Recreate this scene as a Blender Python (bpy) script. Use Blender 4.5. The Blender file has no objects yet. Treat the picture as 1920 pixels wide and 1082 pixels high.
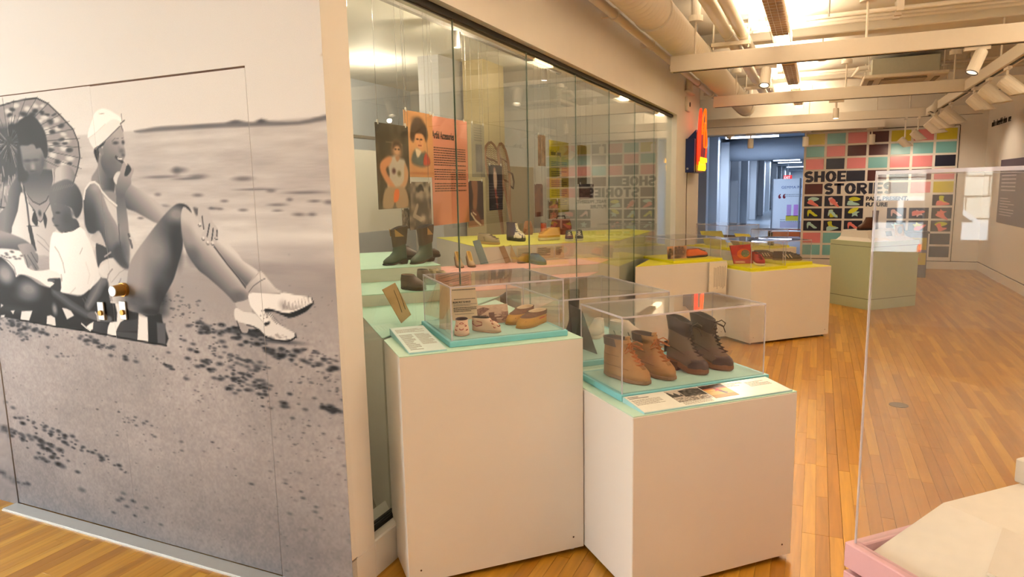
import bpy, math, random
import numpy as np
from mathutils import Vector, Matrix

# ------------------------------------------------------------------ camera, world, sun, big lights, exposure
sc = bpy.context.scene
COL = sc.collection
PITCH, ROLL, YAW, FPX = 0.1461, 0.0200, 0.4237, 1268.6


def set_camera():
    cam = bpy.data.cameras.new('camera')
    cam.sensor_fit = 'HORIZONTAL'
    cam.sensor_width = 36.0
    cam.lens = FPX / 1920 * 36.0
    cam.clip_start, cam.clip_end = 0.05, 200
    o = bpy.data.objects.new('camera', cam)
    COL.objects.link(o)
    cp, sp = math.cos(PITCH), math.sin(PITCH)
    f = Vector((-math.sin(YAW) * cp, math.cos(YAW) * cp, -sp))
    r0 = Vector((math.cos(YAW), math.sin(YAW), 0))
    u0 = r0.cross(f)
    c, s = math.cos(ROLL), math.sin(ROLL)
    r, u = c * r0 - s * u0, s * r0 + c * u0
    m = Matrix(((r.x, u.x, -f.x, 0), (r.y, u.y, -f.y, 0), (r.z, u.z, -f.z, 1.6), (0, 0, 0, 1)))
    o.matrix_world = m
    sc.camera = o


set_camera()
sc.view_settings.view_transform = 'Standard'
sc.view_settings.look = 'None'
sc.view_settings.gamma = 1.0
sc.view_settings.use_curve_mapping = False
sc.view_settings.exposure = 0.2
cy = sc.cycles
cy.max_bounces = 8
cy.diffuse_bounces = 4
cy.glossy_bounces = 4
cy.transmission_bounces = 4
cy.transparent_max_bounces = 48
cy.caustics_reflective = False
cy.caustics_refractive = False
cy.sample_clamp_indirect = 6.0
cy.use_denoising = True

WARM = (1.0, 0.80, 0.59)
COOL = (0.68, 0.80, 1.0)


def set_world():
    w = bpy.data.worlds.new('sky')
    sc.world = w
    w.use_nodes = True
    nt = w.node_tree
    bg = nt.nodes['Background']
    tc = nt.nodes.new('ShaderNodeTexCoord')
    sep = nt.nodes.new('ShaderNodeSeparateXYZ')
    ramp = nt.nodes.new('ShaderNodeValToRGB')
    nt.links.new(tc.outputs['Generated'], sep.inputs[0])
    nt.links.new(sep.outputs['Z'], ramp.inputs[0])
    ramp.color_ramp.elements[0].color = (0.93, 0.94, 1.0, 1)
    ramp.color_ramp.elements[1].color = (0.66, 0.78, 1.0, 1)
    nt.links.new(ramp.outputs[0], bg.inputs[0])
    bg.inputs[1].default_value = 21.0


set_world()


def light(name, kind, loc, energy, color, rot=None, target=None, **kw):
    l = bpy.data.lights.new(name, kind)
    l.energy = energy
    l.color = color
    for k, v in kw.items():
        setattr(l, k, v)
    o = bpy.data.objects.new(name, l)
    COL.objects.link(o)
    o.location = loc
    if target is not None:
        o.rotation_euler = (Vector(target) - Vector(loc)).to_track_quat('-Z', 'Y').to_euler()
    elif rot:
        o.rotation_euler = rot
    return o


light('sun', 'SUN', (8, 0, 12), 34.0, (1.0, 0.95, 0.88), target=(-4, 2.0, 0), angle=0.01)
# tube lamps of the ceiling fixtures: the open top washes the ceiling
FIXTURE_ENDS = (-2.85, 0.70, 4.25, 7.80, 11.35, 14.2)
UP_W, DOWN_W = 66.0, 5.0
FIXTURES = [(-0.385, ye) for ye in FIXTURE_ENDS] + [(2.1, 3.9), (2.1, 7.0)]
for xe, ye in FIXTURES:
    light('fixture_uplight', 'AREA', (xe, ye - 1.2, 3.085), (UP_W if ye > 1 else UP_W * 0.4) * (0.5 if xe > 0 else 1), WARM, rot=(math.pi, 0, 0), shape='RECTANGLE', size=0.34, size_y=2.3)
for ye in (-2.2, 1.3):  # added down lamps that belong to no fixture, to light the pedestals
    light('fill_downlight', 'AREA', (0.9, ye, 3.02), DOWN_W * 2.6, WARM, rot=(0, 0, 0), shape='RECTANGLE', size=0.12, size_y=2.3)
# daylight comes in through the street windows (sky portals)
for y0, y1, z0, z1 in ((-3.9, -2.05, 0.5, 3.0), (-1.95, -0.1, 0.5, 3.0), (0.40, 0.70, 0.93, 2.75), (1.0, 1.60, 0.79, 2.75)):
    o = light('window_portal', 'AREA', (-6.49, (y0 + y1) / 2, (z0 + z1) / 2), 1.0, (1, 1, 1), rot=(0, -math.pi / 2, 0), shape='RECTANGLE', size=z1 - z0, size_y=y1 - y0)
    o.data.cycles.is_portal = True
# corridor lamps
for yc in (20.4, 30.0, 42.0, 56.0, 68.0, 79.0):
    light('corridor_lamp', 'AREA', (-1.75, yc, 2.84), 120.0, COOL, shape='RECTANGLE', size=1.4, size_y=0.15)

# ------------------------------------------------------------------ materials
def srgb(h):
    if isinstance(h, str):
        h = tuple(int(h[i:i + 2], 16) / 255 for i in (0, 2, 4))
    return tuple(c / 12.92 if c <= 0.04045 else ((c + 0.055) / 1.055) ** 2.4 for c in h[:3])


MATS = {}


def mat(name, color, rough=0.6, metal=0.0, var=0.06, scale=30.0, bump=0.0, emit=0.0, ecolor=None, spec=0.4, coat=0.0):
    """a procedural material: base colour broken up by noise, optional fine relief"""
    if name in MATS:
        return MATS[name]
    m = bpy.data.materials.new(name)
    m.use_nodes = True
    nt = m.node_tree
    b = nt.nodes['Principled BSDF']
    c = srgb(color) if isinstance(color, str) else color
    if var > 0 or bump > 0:
        tc = nt.nodes.new('ShaderNodeTexCoord')
        n = nt.nodes.new('ShaderNodeTexNoise')
        n.inputs['Scale'].default_value = scale
        n.inputs['Detail'].default_value = 4
        nt.links.new(tc.outputs['Object'], n.inputs['Vector'])
    if var > 0:
        mx = nt.nodes.new('ShaderNodeMix')
        mx.data_type = 'RGBA'
        mx.inputs['A'].default_value = tuple(x * (1 - var) for x in c) + (1,)
        mx.inputs['B'].default_value = tuple(min(1, x * (1 + var)) for x in c) + (1,)
        nt.links.new(n.outputs['Fac'], mx.inputs['Factor'])
        nt.links.new(mx.outputs['Result'], b.inputs['Base Color'])
    else:
        b.inputs['Base Color'].default_value = c + (1,)
    if bump > 0:
        bp = nt.nodes.new('ShaderNodeBump')
        bp.inputs['Strength'].default_value = bump
        bp.inputs['Distance'].default_value = 0.002
        nt.links.new(n.outputs['Fac'], bp.inputs['Height'])
        nt.links.new(bp.outputs['Normal'], b.inputs['Normal'])
    b.inputs['Roughness'].default_value = rough
    b.inputs['Metallic'].default_value = metal
    b.inputs['Specular IOR Level'].default_value = spec
    b.inputs['Coat Weight'].default_value = coat
    if emit > 0:
        e = srgb(ecolor) if isinstance(ecolor, str) else (ecolor or c)
        b.inputs['Emission Color'].default_value = e + (1,)
        b.inputs['Emission Strength'].default_value = emit
    MATS[name] = m
    return m


def clear_mat(name, tint, ior=1.49, haze=0.0, haze_color=(0.8, 0.8, 0.85)):
    """a clear sheet: straight see-through plus a sharp Fresnel reflection at each face"""
    m = bpy.data.materials.new(name)
    m.use_nodes = True
    nt = m.node_tree
    nt.nodes.remove(nt.nodes['Principled BSDF'])
    out = nt.nodes['Material Output']
    tr = nt.nodes.new('ShaderNodeBsdfTransparent')
    tr.inputs[0].default_value = tint + (1,)
    gl = nt.nodes.new('ShaderNodeBsdfGlossy')
    gl.inputs['Roughness'].default_value = 0.0
    fr = nt.nodes.new('ShaderNodeFresnel')
    geo = nt.nodes.new('ShaderNodeNewGeometry')
    io = nt.nodes.new('ShaderNodeMix')
    io.inputs[2].default_value = ior
    io.inputs[3].default_value = 1.0 / ior
    nt.links.new(geo.outputs['Backfacing'], io.inputs[0])
    nt.links.new(io.outputs[0], fr.inputs['IOR'])
    mx = nt.nodes.new('ShaderNodeMixShader')
    nt.links.new(fr.outputs[0], mx.inputs[0])
    nt.links.new(tr.outputs[0], mx.inputs[1])
    nt.links.new(gl.outputs[0], mx.inputs[2])
    last = mx
    if haze > 0:
        d = nt.nodes.new('ShaderNodeBsdfDiffuse')
        d.inputs[0].default_value = haze_color + (1,)
        m2 = nt.nodes.new('ShaderNodeMixShader')
        m2.inputs[0].default_value = haze
        nt.links.new(mx.outputs[0], m2.inputs[1])
        nt.links.new(d.outputs[0], m2.inputs[2])
        last = m2
    nt.links.new(last.outputs[0], out.inputs[0])
    MATS[name] = m
    return m


def print_mat(name, rough=0.55, grain=0.0, spec=0.3):
    """flat print: colours come from the mesh's own colour attribute"""
    if name in MATS:
        return MATS[name]
    m = bpy.data.materials.new(name)
    m.use_nodes = True
    nt = m.node_tree
    b = nt.nodes['Principled BSDF']
    a = nt.nodes.new('ShaderNodeAttribute')
    a.attribute_name = 'ink'
    col = a.outputs['Color']
    if grain > 0:
        tc = nt.nodes.new('ShaderNodeTexCoord')
        n = nt.nodes.new('ShaderNodeTexNoise')
        n.inputs['Scale'].default_value = 420
        n.inputs['Detail'].default_value = 2
        nt.links.new(tc.outputs['Object'], n.inputs['Vector'])
        mr = nt.nodes.new('ShaderNodeMapRange')
        mr.inputs['From Min'].default_value = 0.3
        mr.inputs['From Max'].default_value = 0.7
        mr.inputs['To Min'].default_value = 1 - grain
        mr.inputs['To Max'].default_value = 1 + grain
        nt.links.new(n.outputs['Fac'], mr.inputs['Value'])
        vm = nt.nodes.new('ShaderNodeVectorMath')
        vm.operation = 'SCALE'
        nt.links.new(col, vm.inputs[0])
        nt.links.new(mr.outputs[0], vm.inputs['Scale'])
        col = vm.outputs[0]
    nt.links.new(col, b.inputs['Base Color'])
    b.inputs['Roughness'].default_value = rough
    b.inputs['Specular IOR Level'].default_value = spec
    MATS[name] = m
    return m


def wood_mat(name, by_attribute):
    m = bpy.data.materials.new(name)
    m.use_nodes = True
    nt = m.node_tree
    b = nt.nodes['Principled BSDF']
    if by_attribute:
        t = nt.nodes.new('ShaderNodeAttribute')
        t.attribute_name = 'tone'
        tone = t.outputs['Fac']
    else:
        t = nt.nodes.new('ShaderNodeObjectInfo')
        tone = t.outputs['Random']
    geo = nt.nodes.new('ShaderNodeNewGeometry')
    mp = nt.nodes.new('ShaderNodeMapping')
    mp.inputs['Scale'].default_value = (38, 2.2, 1)
    comb = nt.nodes.new('ShaderNodeCombineXYZ')
    mul = nt.nodes.new('ShaderNodeMath')
    mul.operation = 'MULTIPLY'
    mul.inputs[1].default_value = 57.0
    nt.links.new(tone, mul.inputs[0])
    nt.links.new(mul.outputs[0], comb.inputs[0])
    nt.links.new(mul.outputs[0], comb.inputs[2])
    nt.links.new(comb.outputs[0], mp.inputs['Location'])
    nt.links.new(geo.outputs['Position'], mp.inputs['Vector'])
    n = nt.nodes.new('ShaderNodeTexNoise')
    n.inputs['Scale'].default_value = 1.0
    n.inputs['Detail'].default_value = 5
    n.inputs['Distortion'].default_value = 0.6
    nt.links.new(mp.outputs[0], n.inputs['Vector'])
    r = nt.nodes.new('ShaderNodeValToRGB')
    e = r.color_ramp.elements
    e[0].color = srgb(WOOD[0]) + (1,)
    e[1].color = srgb(WOOD[2]) + (1,)
    e.new(0.5).color = srgb(WOOD[1]) + (1,)
    nt.links.new(tone, r.inputs[0])
    mr = nt.nodes.new('ShaderNodeMapRange')
    mr.inputs['From Min'].default_value = 0.3
    mr.inputs['From Max'].default_value = 0.7
    mr.inputs['To Min'].default_value = 0.82
    mr.inputs['To Max'].default_value = 1.12
    nt.links.new(n.outputs['Fac'], mr.inputs['Value'])
    vm = nt.nodes.new('ShaderNodeVectorMath')
    vm.operation = 'SCALE'
    nt.links.new(r.outputs[0], vm.inputs[0])
    nt.links.new(mr.outputs[0], vm.inputs['Scale'])
    nt.links.new(vm.outputs[0], b.inputs['Base Color'])
    b.inputs['Roughness'].default_value = 0.30
    b.inputs['Specular IOR Level'].default_value = 0.45
    return m


WOOD = ('a06a1c', 'b57f26', 'c89536')

white = mat('white_paint', 'e6e2dc', 0.55, var=0.03, scale=6, bump=0.03)
white_case = mat('white_lacquer', 'e4e0db', 0.42, var=0.02, scale=4)
ceiling_paint = mat('ceiling_paint', 'e9e4d8', 0.7, var=0.05, scale=3, bump=0.15)
track_white = mat('track_white', 'e6dfd3', 0.45, var=0.02)
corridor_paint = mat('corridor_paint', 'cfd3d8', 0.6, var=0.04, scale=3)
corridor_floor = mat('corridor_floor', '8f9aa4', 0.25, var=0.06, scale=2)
black = mat('black_channel', '0c0b0a', 0.5, var=0.1)
dark_gap = mat('dark_gap', '2a201b', 0.8, var=0.2)
steel = mat('brushed_steel', 'b9b9b6', 0.35, 0.9, var=0.08, scale=60)
brass = mat('brass', 'b98a45', 0.3, 0.9, var=0.08)
alu = mat('aluminium_sill', 'c9c7c2', 0.4, 0.6, var=0.05)
mint = mat('mint_top', 'bfe0cf', 0.5, var=0.03)
aqua = mat('aqua_tray', '7fc6cf', 0.45, var=0.03)
aqua_felt = mat('aqua_felt', 'a9d3cd', 0.8, var=0.04, scale=200)
lime = mat('lime_top', 'd9d21e', 0.5, var=0.03)
lime_pale = mat('lime_inner_top', 'd2cd5a', 0.55, var=0.04)
pink_step = mat('pink_step', 'e0a59b', 0.55, var=0.03)
sage = mat('sage_laminate', 'b9c6a6', 0.45, var=0.02)
paper = mat('paper', 'e9e2d5', 0.7, var=0.03, scale=90)
ink = mat('ink', '2b2624', 0.7, var=0.1)
ink_soft = mat('ink_soft', '8b837b', 0.7, var=0.1)
navy = mat('navy_vinyl', '1d2138', 0.45, var=0.05)
glass = clear_mat('glass', (0.93, 0.965, 0.945), 1.52)
glass_edge = mat('glass_edge', '71887e', 0.3, var=0.1)
acrylic = clear_mat('acrylic', (0.985, 0.985, 0.985), 1.49, haze=0.012)
acrylic_edge = clear_mat('acrylic_edge', (0.93, 0.92, 0.97), 1.49, haze=0.45, haze_color=(0.86, 0.83, 0.92))


# ------------------------------------------------------------------ mesh building
class MB:
    def __init__(s):
        s.v, s.f = [], []

    def add(s, vs, fs):
        o = len(s.v)
        s.v += [tuple(v) for v in vs]
        s.f += [tuple(i + o for i in f) for f in fs]
        return s

    def box(s, x0, x1, y0, y1, z0, z1):
        return s.add([(x0, y0, z0), (x1, y0, z0), (x1, y1, z0), (x0, y1, z0), (x0, y0, z1), (x1, y0, z1), (x1, y1, z1), (x0, y1, z1)],
                     [(3, 2, 1, 0), (4, 5, 6, 7), (0, 1, 5, 4), (1, 2, 6, 5), (2, 3, 7, 6), (3, 0, 4, 7)])

    def bevel_box(s, x0, x1, y0, y1, z0, z1, b=0.004):
        p = lambda i: [(x0 + i, y0), (x1 - i, y0), (x1, y0 + i), (x1, y1 - i), (x1 - i, y1), (x0 + i, y1), (x0, y1 - i), (x0, y0 + i)]
        q = [(x0 + b, y0 + b), (x1 - b, y0 + b), (x1 - b, y0 + b), (x1 - b, y1 - b), (x1 - b, y1 - b), (x0 + b, y1 - b), (x0 + b, y1 - b), (x0 + b, y0 + b)]
        rings = [[(x, y, z0) for x, y in q], [(x, y, z0 + b) for x, y in p(b)], [(x, y, z1 - b) for x, y in p(b)], [(x, y, z1) for x, y in q]]
        return s.loft(rings, True, True)

    def prism(s, pts, z0, z1):
        n = len(pts)
        a = sum(pts[i][0] * pts[(i + 1) % n][1] - pts[(i + 1) % n][0] * pts[i][1] for i in range(n))
        if a < 0:
            pts = pts[::-1]
        return s.add([(x, y, z0) for x, y in pts] + [(x, y, z1) for x, y in pts],
                     [tuple(range(n))[::-1], tuple(range(n, 2 * n))] + [(i, (i + 1) % n, (i + 1) % n + n, i + n) for i in range(n)])

    def loft(s, rings, cap0=True, cap1=True, closed=True):
        n = len(rings[0])
        vs = [v for r in rings for v in r]
        fs = []
        for k in range(len(rings) - 1):
            for i in range(n if closed else n - 1):
                j = (i + 1) % n
                fs.append((k * n + i, k * n + j, (k + 1) * n + j, (k + 1) * n + i))
        if cap0:
            fs.append(tuple(range(n))[::-1])
        if cap1:
            fs.append(tuple(range((len(rings) - 1) * n, len(rings) * n)))
        return s.add(vs, fs)

    def cyl(s, p0, p1, r0, r1=None, n=16, cap=True):
        r1 = r0 if r1 is None else r1
        p0, p1 = Vector(p0), Vector(p1)
        d = (p1 - p0).normalized()
        a = d.orthogonal().normalized()
        b = d.cross(a)
        rg = lambda p, r: [tuple(p + r * (math.cos(t) * a + math.sin(t) * b)) for t in (2 * math.pi * i / n for i in range(n))]
        return s.loft([rg(p0, r0), rg(p1, r1)], cap, cap)

    def tube(s, pts, r, n=6, closed=False):
        P = [Vector(p) for p in pts]
        m = len(P)
        prev = None
        rings = []
        for i in range(m):
            d = (P[min(i + 1, m - 1)] - P[max(i - 1, 0)])
            if d.length < 1e-9:
                d = Vector((0, 0, 1))
            d.normalize()
            if prev is None:
                a = d.orthogonal().normalized()
            else:
                a = (prev - d * prev.dot(d))
                a = a.normalized() if a.length > 1e-6 else d.orthogonal().normalized()
            prev = a
            b = d.cross(a)
            rr = r[i] if isinstance(r, (list, tuple)) else r
            rings.append([tuple(P[i] + rr * (math.cos(t) * a + math.sin(t) * b)) for t in (2 * math.pi * k / n for k in range(n))])
        return s.loft(rings, True, True)

    def sphere(s, c, rx, ry, rz, nu=14, nv=8):
        rings = []
        for j in range(1, nv):
            t = math.pi * j / nv - math.pi / 2
            rings.append([(c[0] + rx * math.cos(t) * math.cos(2 * math.pi * i / nu), c[1] + ry * math.cos(t) * math.sin(2 * math.pi * i / nu), c[2] + rz * math.sin(t)) for i in range(nu)])
        return s.loft(rings, True, True)

    def move(s, f):
        s.v = [tuple(f(Vector(v))) for v in s.v]
        return s

    def build(s, name, material, parent=None, smooth=False, bevel=0.0):
        me = bpy.data.meshes.new(name)
        me.from_pydata(s.v, [], s.f)
        me.materials.append(material)
        if smooth:
            me.polygons.foreach_set('use_smooth', [True] * len(me.polygons))
        me.update()
        o = bpy.data.objects.new(name, me)
        COL.objects.link(o)
        if parent is not None:
            o.parent = parent
        if bevel:
            bv = o.modifiers.new('edges', 'BEVEL')
            bv.width = bevel
            bv.segments = 2
            bv.limit_method = 'ANGLE'
        return o


def tag(o, label=None, cat=None, group=None, kind=None):
    for k, v in (('label', label), ('category', cat), ('group', group), ('kind', kind)):
        if v:
            o[k] = v
    return o


def thing(name, label, cat, loc=(0, 0, 0), rz=0.0, group=None):
    o = bpy.data.objects.new(name, None)
    o.empty_display_size = 0.1
    COL.objects.link(o)
    o.location = loc
    o.rotation_euler = (0, 0, rz)
    return tag(o, label, cat, group)


def struct(name, mb, m, parent=None, **kw):
    o = mb.build(name, m, parent, **kw)
    if parent is None:
        o['kind'] = 'structure'
    return o


def structure_root(name):
    o = bpy.data.objects.new(name, None)
    COL.objects.link(o)
    o['kind'] = 'structure'
    return o


def text(name, body, size, m, parent, loc, rot, offset=0.0, extrude=0.001, align='LEFT', sx=1.0, spacing=1.0):
    c = bpy.data.curves.new(name, 'FONT')
    c.body = body
    c.size = size
    c.offset = offset
    c.extrude = extrude
    c.align_x = align
    c.space_character = spacing
    c.resolution_u = 3
    c.materials.append(m)
    f = bpy.data.objects.new(name, c)
    me = bpy.data.meshes.new_from_object(f)
    bpy.data.objects.remove(f)
    o = bpy.data.objects.new(name, me)
    COL.objects.link(o)
    o.parent = parent
    o.location = loc
    o.rotation_euler = rot
    o.scale = (sx, 1, 1)
    return o


S2 = math.sqrt(0.5)
Q = math.pi / 4


def EN(e, n, z=0.0):
    """the showcases stand at 45 degrees to the room: e runs along their fronts, n towards their backs"""
    return ((e - n) * S2, (e + n) * S2, z)


# ------------------------------------------------------------------ flat prints painted into colour attributes
def smooth_loop(p, k=3):
    n = len(p)
    t = np.arange(k) / k
    out = []
    for i in range(n):
        a, b, c, d = p[i - 1], p[i], p[(i + 1) % n], p[(i + 2) % n]
        for u in t:
            out.append(0.5 * ((2 * b) + (c - a) * u + (2 * a - 5 * b + 4 * c - d) * u * u + (3 * b - a - 3 * c + d) * u ** 3))
    return np.array(out)


def seg_dist(X, Y, a, b):
    d = b - a
    L = d @ d + 1e-12
    t = np.clip(((X - a[0]) * d[0] + (Y - a[1]) * d[1]) / L, 0, 1)
    return np.hypot(X - a[0] - t * d[0], Y - a[1] - t * d[1]), t


def paint(X, Y, L, ops):
    """X, Y: sample positions, L: (n,) or (n,3) colours changed in place; ops in the print's own metres"""
    for op in ops:
        k = op[0]
        p = np.array(op[1], float).reshape(-1, 2)
        if k == 'b':
            rx, ry, v, a = op[2:6]
            sel = np.nonzero((abs(X - p[0, 0]) < 2.2 * rx) & (abs(Y - p[0, 1]) < 2.2 * ry))[0]
            if not len(sel):
                continue
            d = np.hypot((X[sel] - p[0, 0]) / rx, (Y[sel] - p[0, 1]) / ry)
            al = a * np.clip(1.35 - d * 0.75, 0, 1) ** 1.3
        else:
            if k in 'pq':
                pad = op[3] * 1.5 + 0.004
            elif k == 'l':
                pad = op[2] + 0.004
            else:
                pad = max(op[2]) + 0.004
            lo, hi = p.min(0) - pad, p.max(0) + pad
            if k == 'p':
                lo, hi = lo - 0.02, hi + 0.02
            sel = np.nonzero((X > lo[0]) & (X < hi[0]) & (Y > lo[1]) & (Y < hi[1]))[0]
            if not len(sel):
                continue
            x, y = X[sel], Y[sel]
            if k in 'pq':
                v = op[2]
                q = smooth_loop(p) if k == 'p' else p
                ins = np.zeros(len(x), bool)
                dm = np.full(len(x), 9.0)
                for i in range(len(q)):
                    a0, b0 = q[i - 1], q[i]
                    dm = np.minimum(dm, seg_dist(x, y, a0, b0)[0])
                    c = (a0[1] > y) != (b0[1] > y)
                    with np.errstate(divide='ignore', invalid='ignore'):
                        xi = (b0[0] - a0[0]) * (y - a0[1]) / (b0[1] - a0[1]) + a0[0]
                    ins ^= c & (x < xi)
                f = max(op[3], 0.0012)
                al = np.clip(0.5 + np.where(ins, dm, -dm) / (2 * f), 0, 1)
                if len(op) > 4 and op[4]:
                    g = op[4]
                    a0, b0 = np.array(g[0:2]), np.array(g[3:5])
                    d = b0 - a0
                    t = np.clip(((x - a0[0]) * d[0] + (y - a0[1]) * d[1]) / (d @ d + 1e-12), 0, 1)
                    v = g[2] + (g[5] - g[2]) * t
            elif k == 'l':
                v = op[3]
                w = op[2] / 2
                dm = np.full(len(x), 9.0)
                for i in range(len(p) - 1):
                    dm = np.minimum(dm, seg_dist(x, y, p[i], p[i + 1])[0])
                al = op[4] * np.clip(0.5 + (w - dm) / 0.003, 0, 1)
            else:
                r, (v0, v1, v2) = op[2], op[3]
                best = np.full(len(x), 9.0)
                sd = np.zeros(len(x))
                for i in range(len(p) - 1):
                    d, t = seg_dist(x, y, p[i], p[i + 1])
                    rr = r[i] + (r[i + 1] - r[i]) * t
                    dd = p[i + 1] - p[i]
                    side = np.sign(dd[0] * (y - p[i, 1]) - dd[1] * (x - p[i, 0])) * d / rr
                    m_ = d / rr < best
                    best = np.where(m_, d / rr, best)
                    sd = np.where(m_, side, sd)
                al = np.clip((1 - best) * 4, 0, 1)
                v = np.where(sd < 0, v1 + (v0 - v1) * np.minimum(1, -sd), v1 + (v2 - v1) * np.minimum(1, sd))
        if L.ndim == 1:
            L[sel] = L[sel] * (1 - al) + v * al
        else:
            vv = np.array(v, float) if not np.isscalar(v) else np.array([v] * 3, float)
            L[sel] = L[sel] * (1 - al[:, None]) + vv * al[:, None]
    return L


def lin(a):
    a = np.clip(a, 0, 1)
    return np.where(a <= 0.04045, a / 12.92, ((a + 0.055) / 1.055) ** 2.4)


def print_sheet(name, m, parent, origin, ux, uy, w, h, nx, ny, colors, thick=0.004):
    """a thin sheet with a gridded printed front; colors(u, v) -> (n,3) sRGB 0..255, u along ux (0..w), v along uy (0..h)"""
    o, ux, uy = np.array(origin, float), np.array(ux, float), np.array(uy, float)
    nrm = np.cross(ux, uy)
    gu, gv = np.meshgrid(np.linspace(0, w, nx + 1), np.linspace(0, h, ny + 1))
    gu, gv = gu.ravel(), gv.ravel()
    front = o + gu[:, None] * ux + gv[:, None] * uy
    cols = lin(colors(gu, gv) / 255.0)
    back = np.array([o, o + w * ux, o + w * ux + h * uy, o + h * uy]) - thick * nrm
    n0 = len(front)
    i, j = np.meshgrid(np.arange(nx), np.arange(ny))
    a = (j * (nx + 1) + i).ravel()
    quads = np.stack([a, a + 1, a + nx + 2, a + nx + 1], 1)
    c = [0, nx, (nx + 1) * (ny + 1) - 1, (nx + 1) * ny]
    sides = np.array([[n0 + 3, n0 + 2, n0 + 1, n0]] + [[c[k], n0 + k, n0 + (k + 1) % 4, c[(k + 1) % 4]] for k in range(4)])
    quads = np.vstack([quads, sides]).astype(np.int32)
    verts = np.vstack([front, back]).astype(np.float32)
    cols = np.vstack([cols, np.full((4, 3), cols.mean())])
    me = bpy.data.meshes.new(name)
    me.vertices.add(len(verts))
    me.vertices.foreach_set('co', verts.ravel())
    me.loops.add(quads.size)
    me.loops.foreach_set('vertex_index', quads.ravel())
    me.polygons.add(len(quads))
    me.polygons.foreach_set('loop_start', np.arange(0, quads.size, 4, dtype=np.int32))
    me.update(calc_edges=True)
    at = me.attributes.new('ink', 'FLOAT_COLOR', 'POINT')
    at.data.foreach_set('color', np.hstack([cols, np.ones((len(cols), 1))]).astype(np.float32).ravel())
    me.materials.append(m)
    ob = bpy.data.objects.new(name, me)
    COL.objects.link(ob)
    if parent is not None:
        ob.parent = parent
    return ob


def value_noise(x, y, cell, seed):
    rs = np.random.RandomState(seed)
    T = rs.rand(256, 256)
    gx, gy = x / cell, y / cell
    ix, iy = np.floor(gx).astype(int), np.floor(gy).astype(int)
    fx, fy = gx - ix, gy - iy
    fx, fy = fx * fx * (3 - 2 * fx), fy * fy * (3 - 2 * fy)
    g = lambda a, b: T[a % 256, b % 256]
    return (g(ix, iy) * (1 - fx) + g(ix + 1, iy) * fx) * (1 - fy) + (g(ix, iy + 1) * (1 - fx) + g(ix + 1, iy + 1) * fx) * fy

# ------------------------------------------------------------------ floor: strip planks
XW, YB, CEIL = 2.65, 14.37, 3.3
XF, XG = -1.619, -1.685           # face of the glass partition wall, plane of the glass


def build_floor():
    fl = struct('floor', MB().box(-6.5, XW, -4.0, YB, -0.12, -0.012), mat('floor_joint', '4a2a14', 0.7))
    m_one, m_many = wood_mat('strip_oak', False), wood_mat('strip_oak_far', True)
    rnd = random.Random(3)
    pw = 0.0575
    cells = []
    x = -6.5
    while x < XW - 0.02:
        y = -4.0 - rnd.random()
        while y < YB:
            L = rnd.choice((0.42, 0.55, 0.7, 0.86, 1.05, 1.3))
            y0, y1 = max(y, -4.0), min(y + L, YB)
            if y1 - y0 > 0.05:
                cells.append((x, min(x + pw, XW), y0, y1, L))
            y += L
        x += pw

    def shown(c):
        cx, cy = (c[0] + c[1]) / 2, (c[2] + c[3]) / 2
        e, n = (cx + cy) * S2, (cy - cx) * S2
        a = -0.35 < cx and 2.1 < c[3] and cy < 8.5 and cx < 0.15 + cy * 0.36 and not (e < 2.1 and n > 2.05 and n < 4.5)
        b = cx < -1.64 and -3.95 < cx and 1.25 < cy < 2.0
        d = -1.62 < cx < -0.8 and 2.0 < c[3] and cy < 3.2 and n < 2.7
        return a or b or d
    near = sorted([c for c in cells if shown(c)], key=lambda c: math.hypot((c[0] + c[1]) / 2, (c[2] + c[3]) / 2))[:300]
    ids = set(near)
    meshes = {}
    for c in near:
        L = round(c[3] - c[2], 3)
        w = round(c[1] - c[0], 3)
        if (L, w) not in meshes:
            ob = MB().bevel_box(-w / 2 + 0.0004, w / 2 - 0.0004, -L / 2 + 0.0004, L / 2 - 0.0004, -0.012, 0.0, 0.0006).build('plank', m_one)
            meshes[(L, w)] = ob.data
            COL.objects.unlink(ob)
            bpy.data.objects.remove(ob)
        o = bpy.data.objects.new('plank', meshes[(L, w)])
        COL.objects.link(o)
        o.parent = fl
        o.location = ((c[0] + c[1]) / 2, (c[2] + c[3]) / 2, rnd.uniform(-0.0004, 0.0002))
    vs, fs, tone = [], [], []
    for c in cells:
        if c in ids or (c[0] < -1.7 and c[2] > 2.05):
            continue
        x0, x1, y0, y1 = c[0] + 0.0004, c[1] - 0.0004, c[2] + 0.0004, c[3] - 0.0004
        k = len(vs)
        z = rnd.uniform(-0.0004, 0.0)
        vs += [(x0, y0, z), (x1, y0, z), (x1, y1, z), (x0, y1, z), (x0, y0, -0.012), (x1, y0, -0.012), (x1, y1, -0.012), (x0, y1, -0.012)]
        fs += [(k, k + 1, k + 2, k + 3), (k + 4, k + 5, k + 1, k), (k + 5, k + 6, k + 2, k + 1), (k + 6, k + 7, k + 3, k + 2), (k + 7, k + 4, k, k + 3)]
        tone += [rnd.random()] * 8
    me = bpy.data.meshes.new('far_planks')
    me.from_pydata(vs, [], fs)
    at = me.attributes.new('tone', 'FLOAT', 'POINT')
    at.data.foreach_set('value', np.array(tone, np.float32))
    me.materials.append(m_many)
    o = bpy.data.objects.new('far_planks', me)
    COL.objects.link(o)
    o.parent = fl
    o['kind'] = 'stuff'


build_floor()
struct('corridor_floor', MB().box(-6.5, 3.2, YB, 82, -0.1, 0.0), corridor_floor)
struct('floor_display', MB().box(-6.5, XG, 2.155, YB, -0.1, 0.0), mat('display_floor', '8d8578', 0.6))

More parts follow.
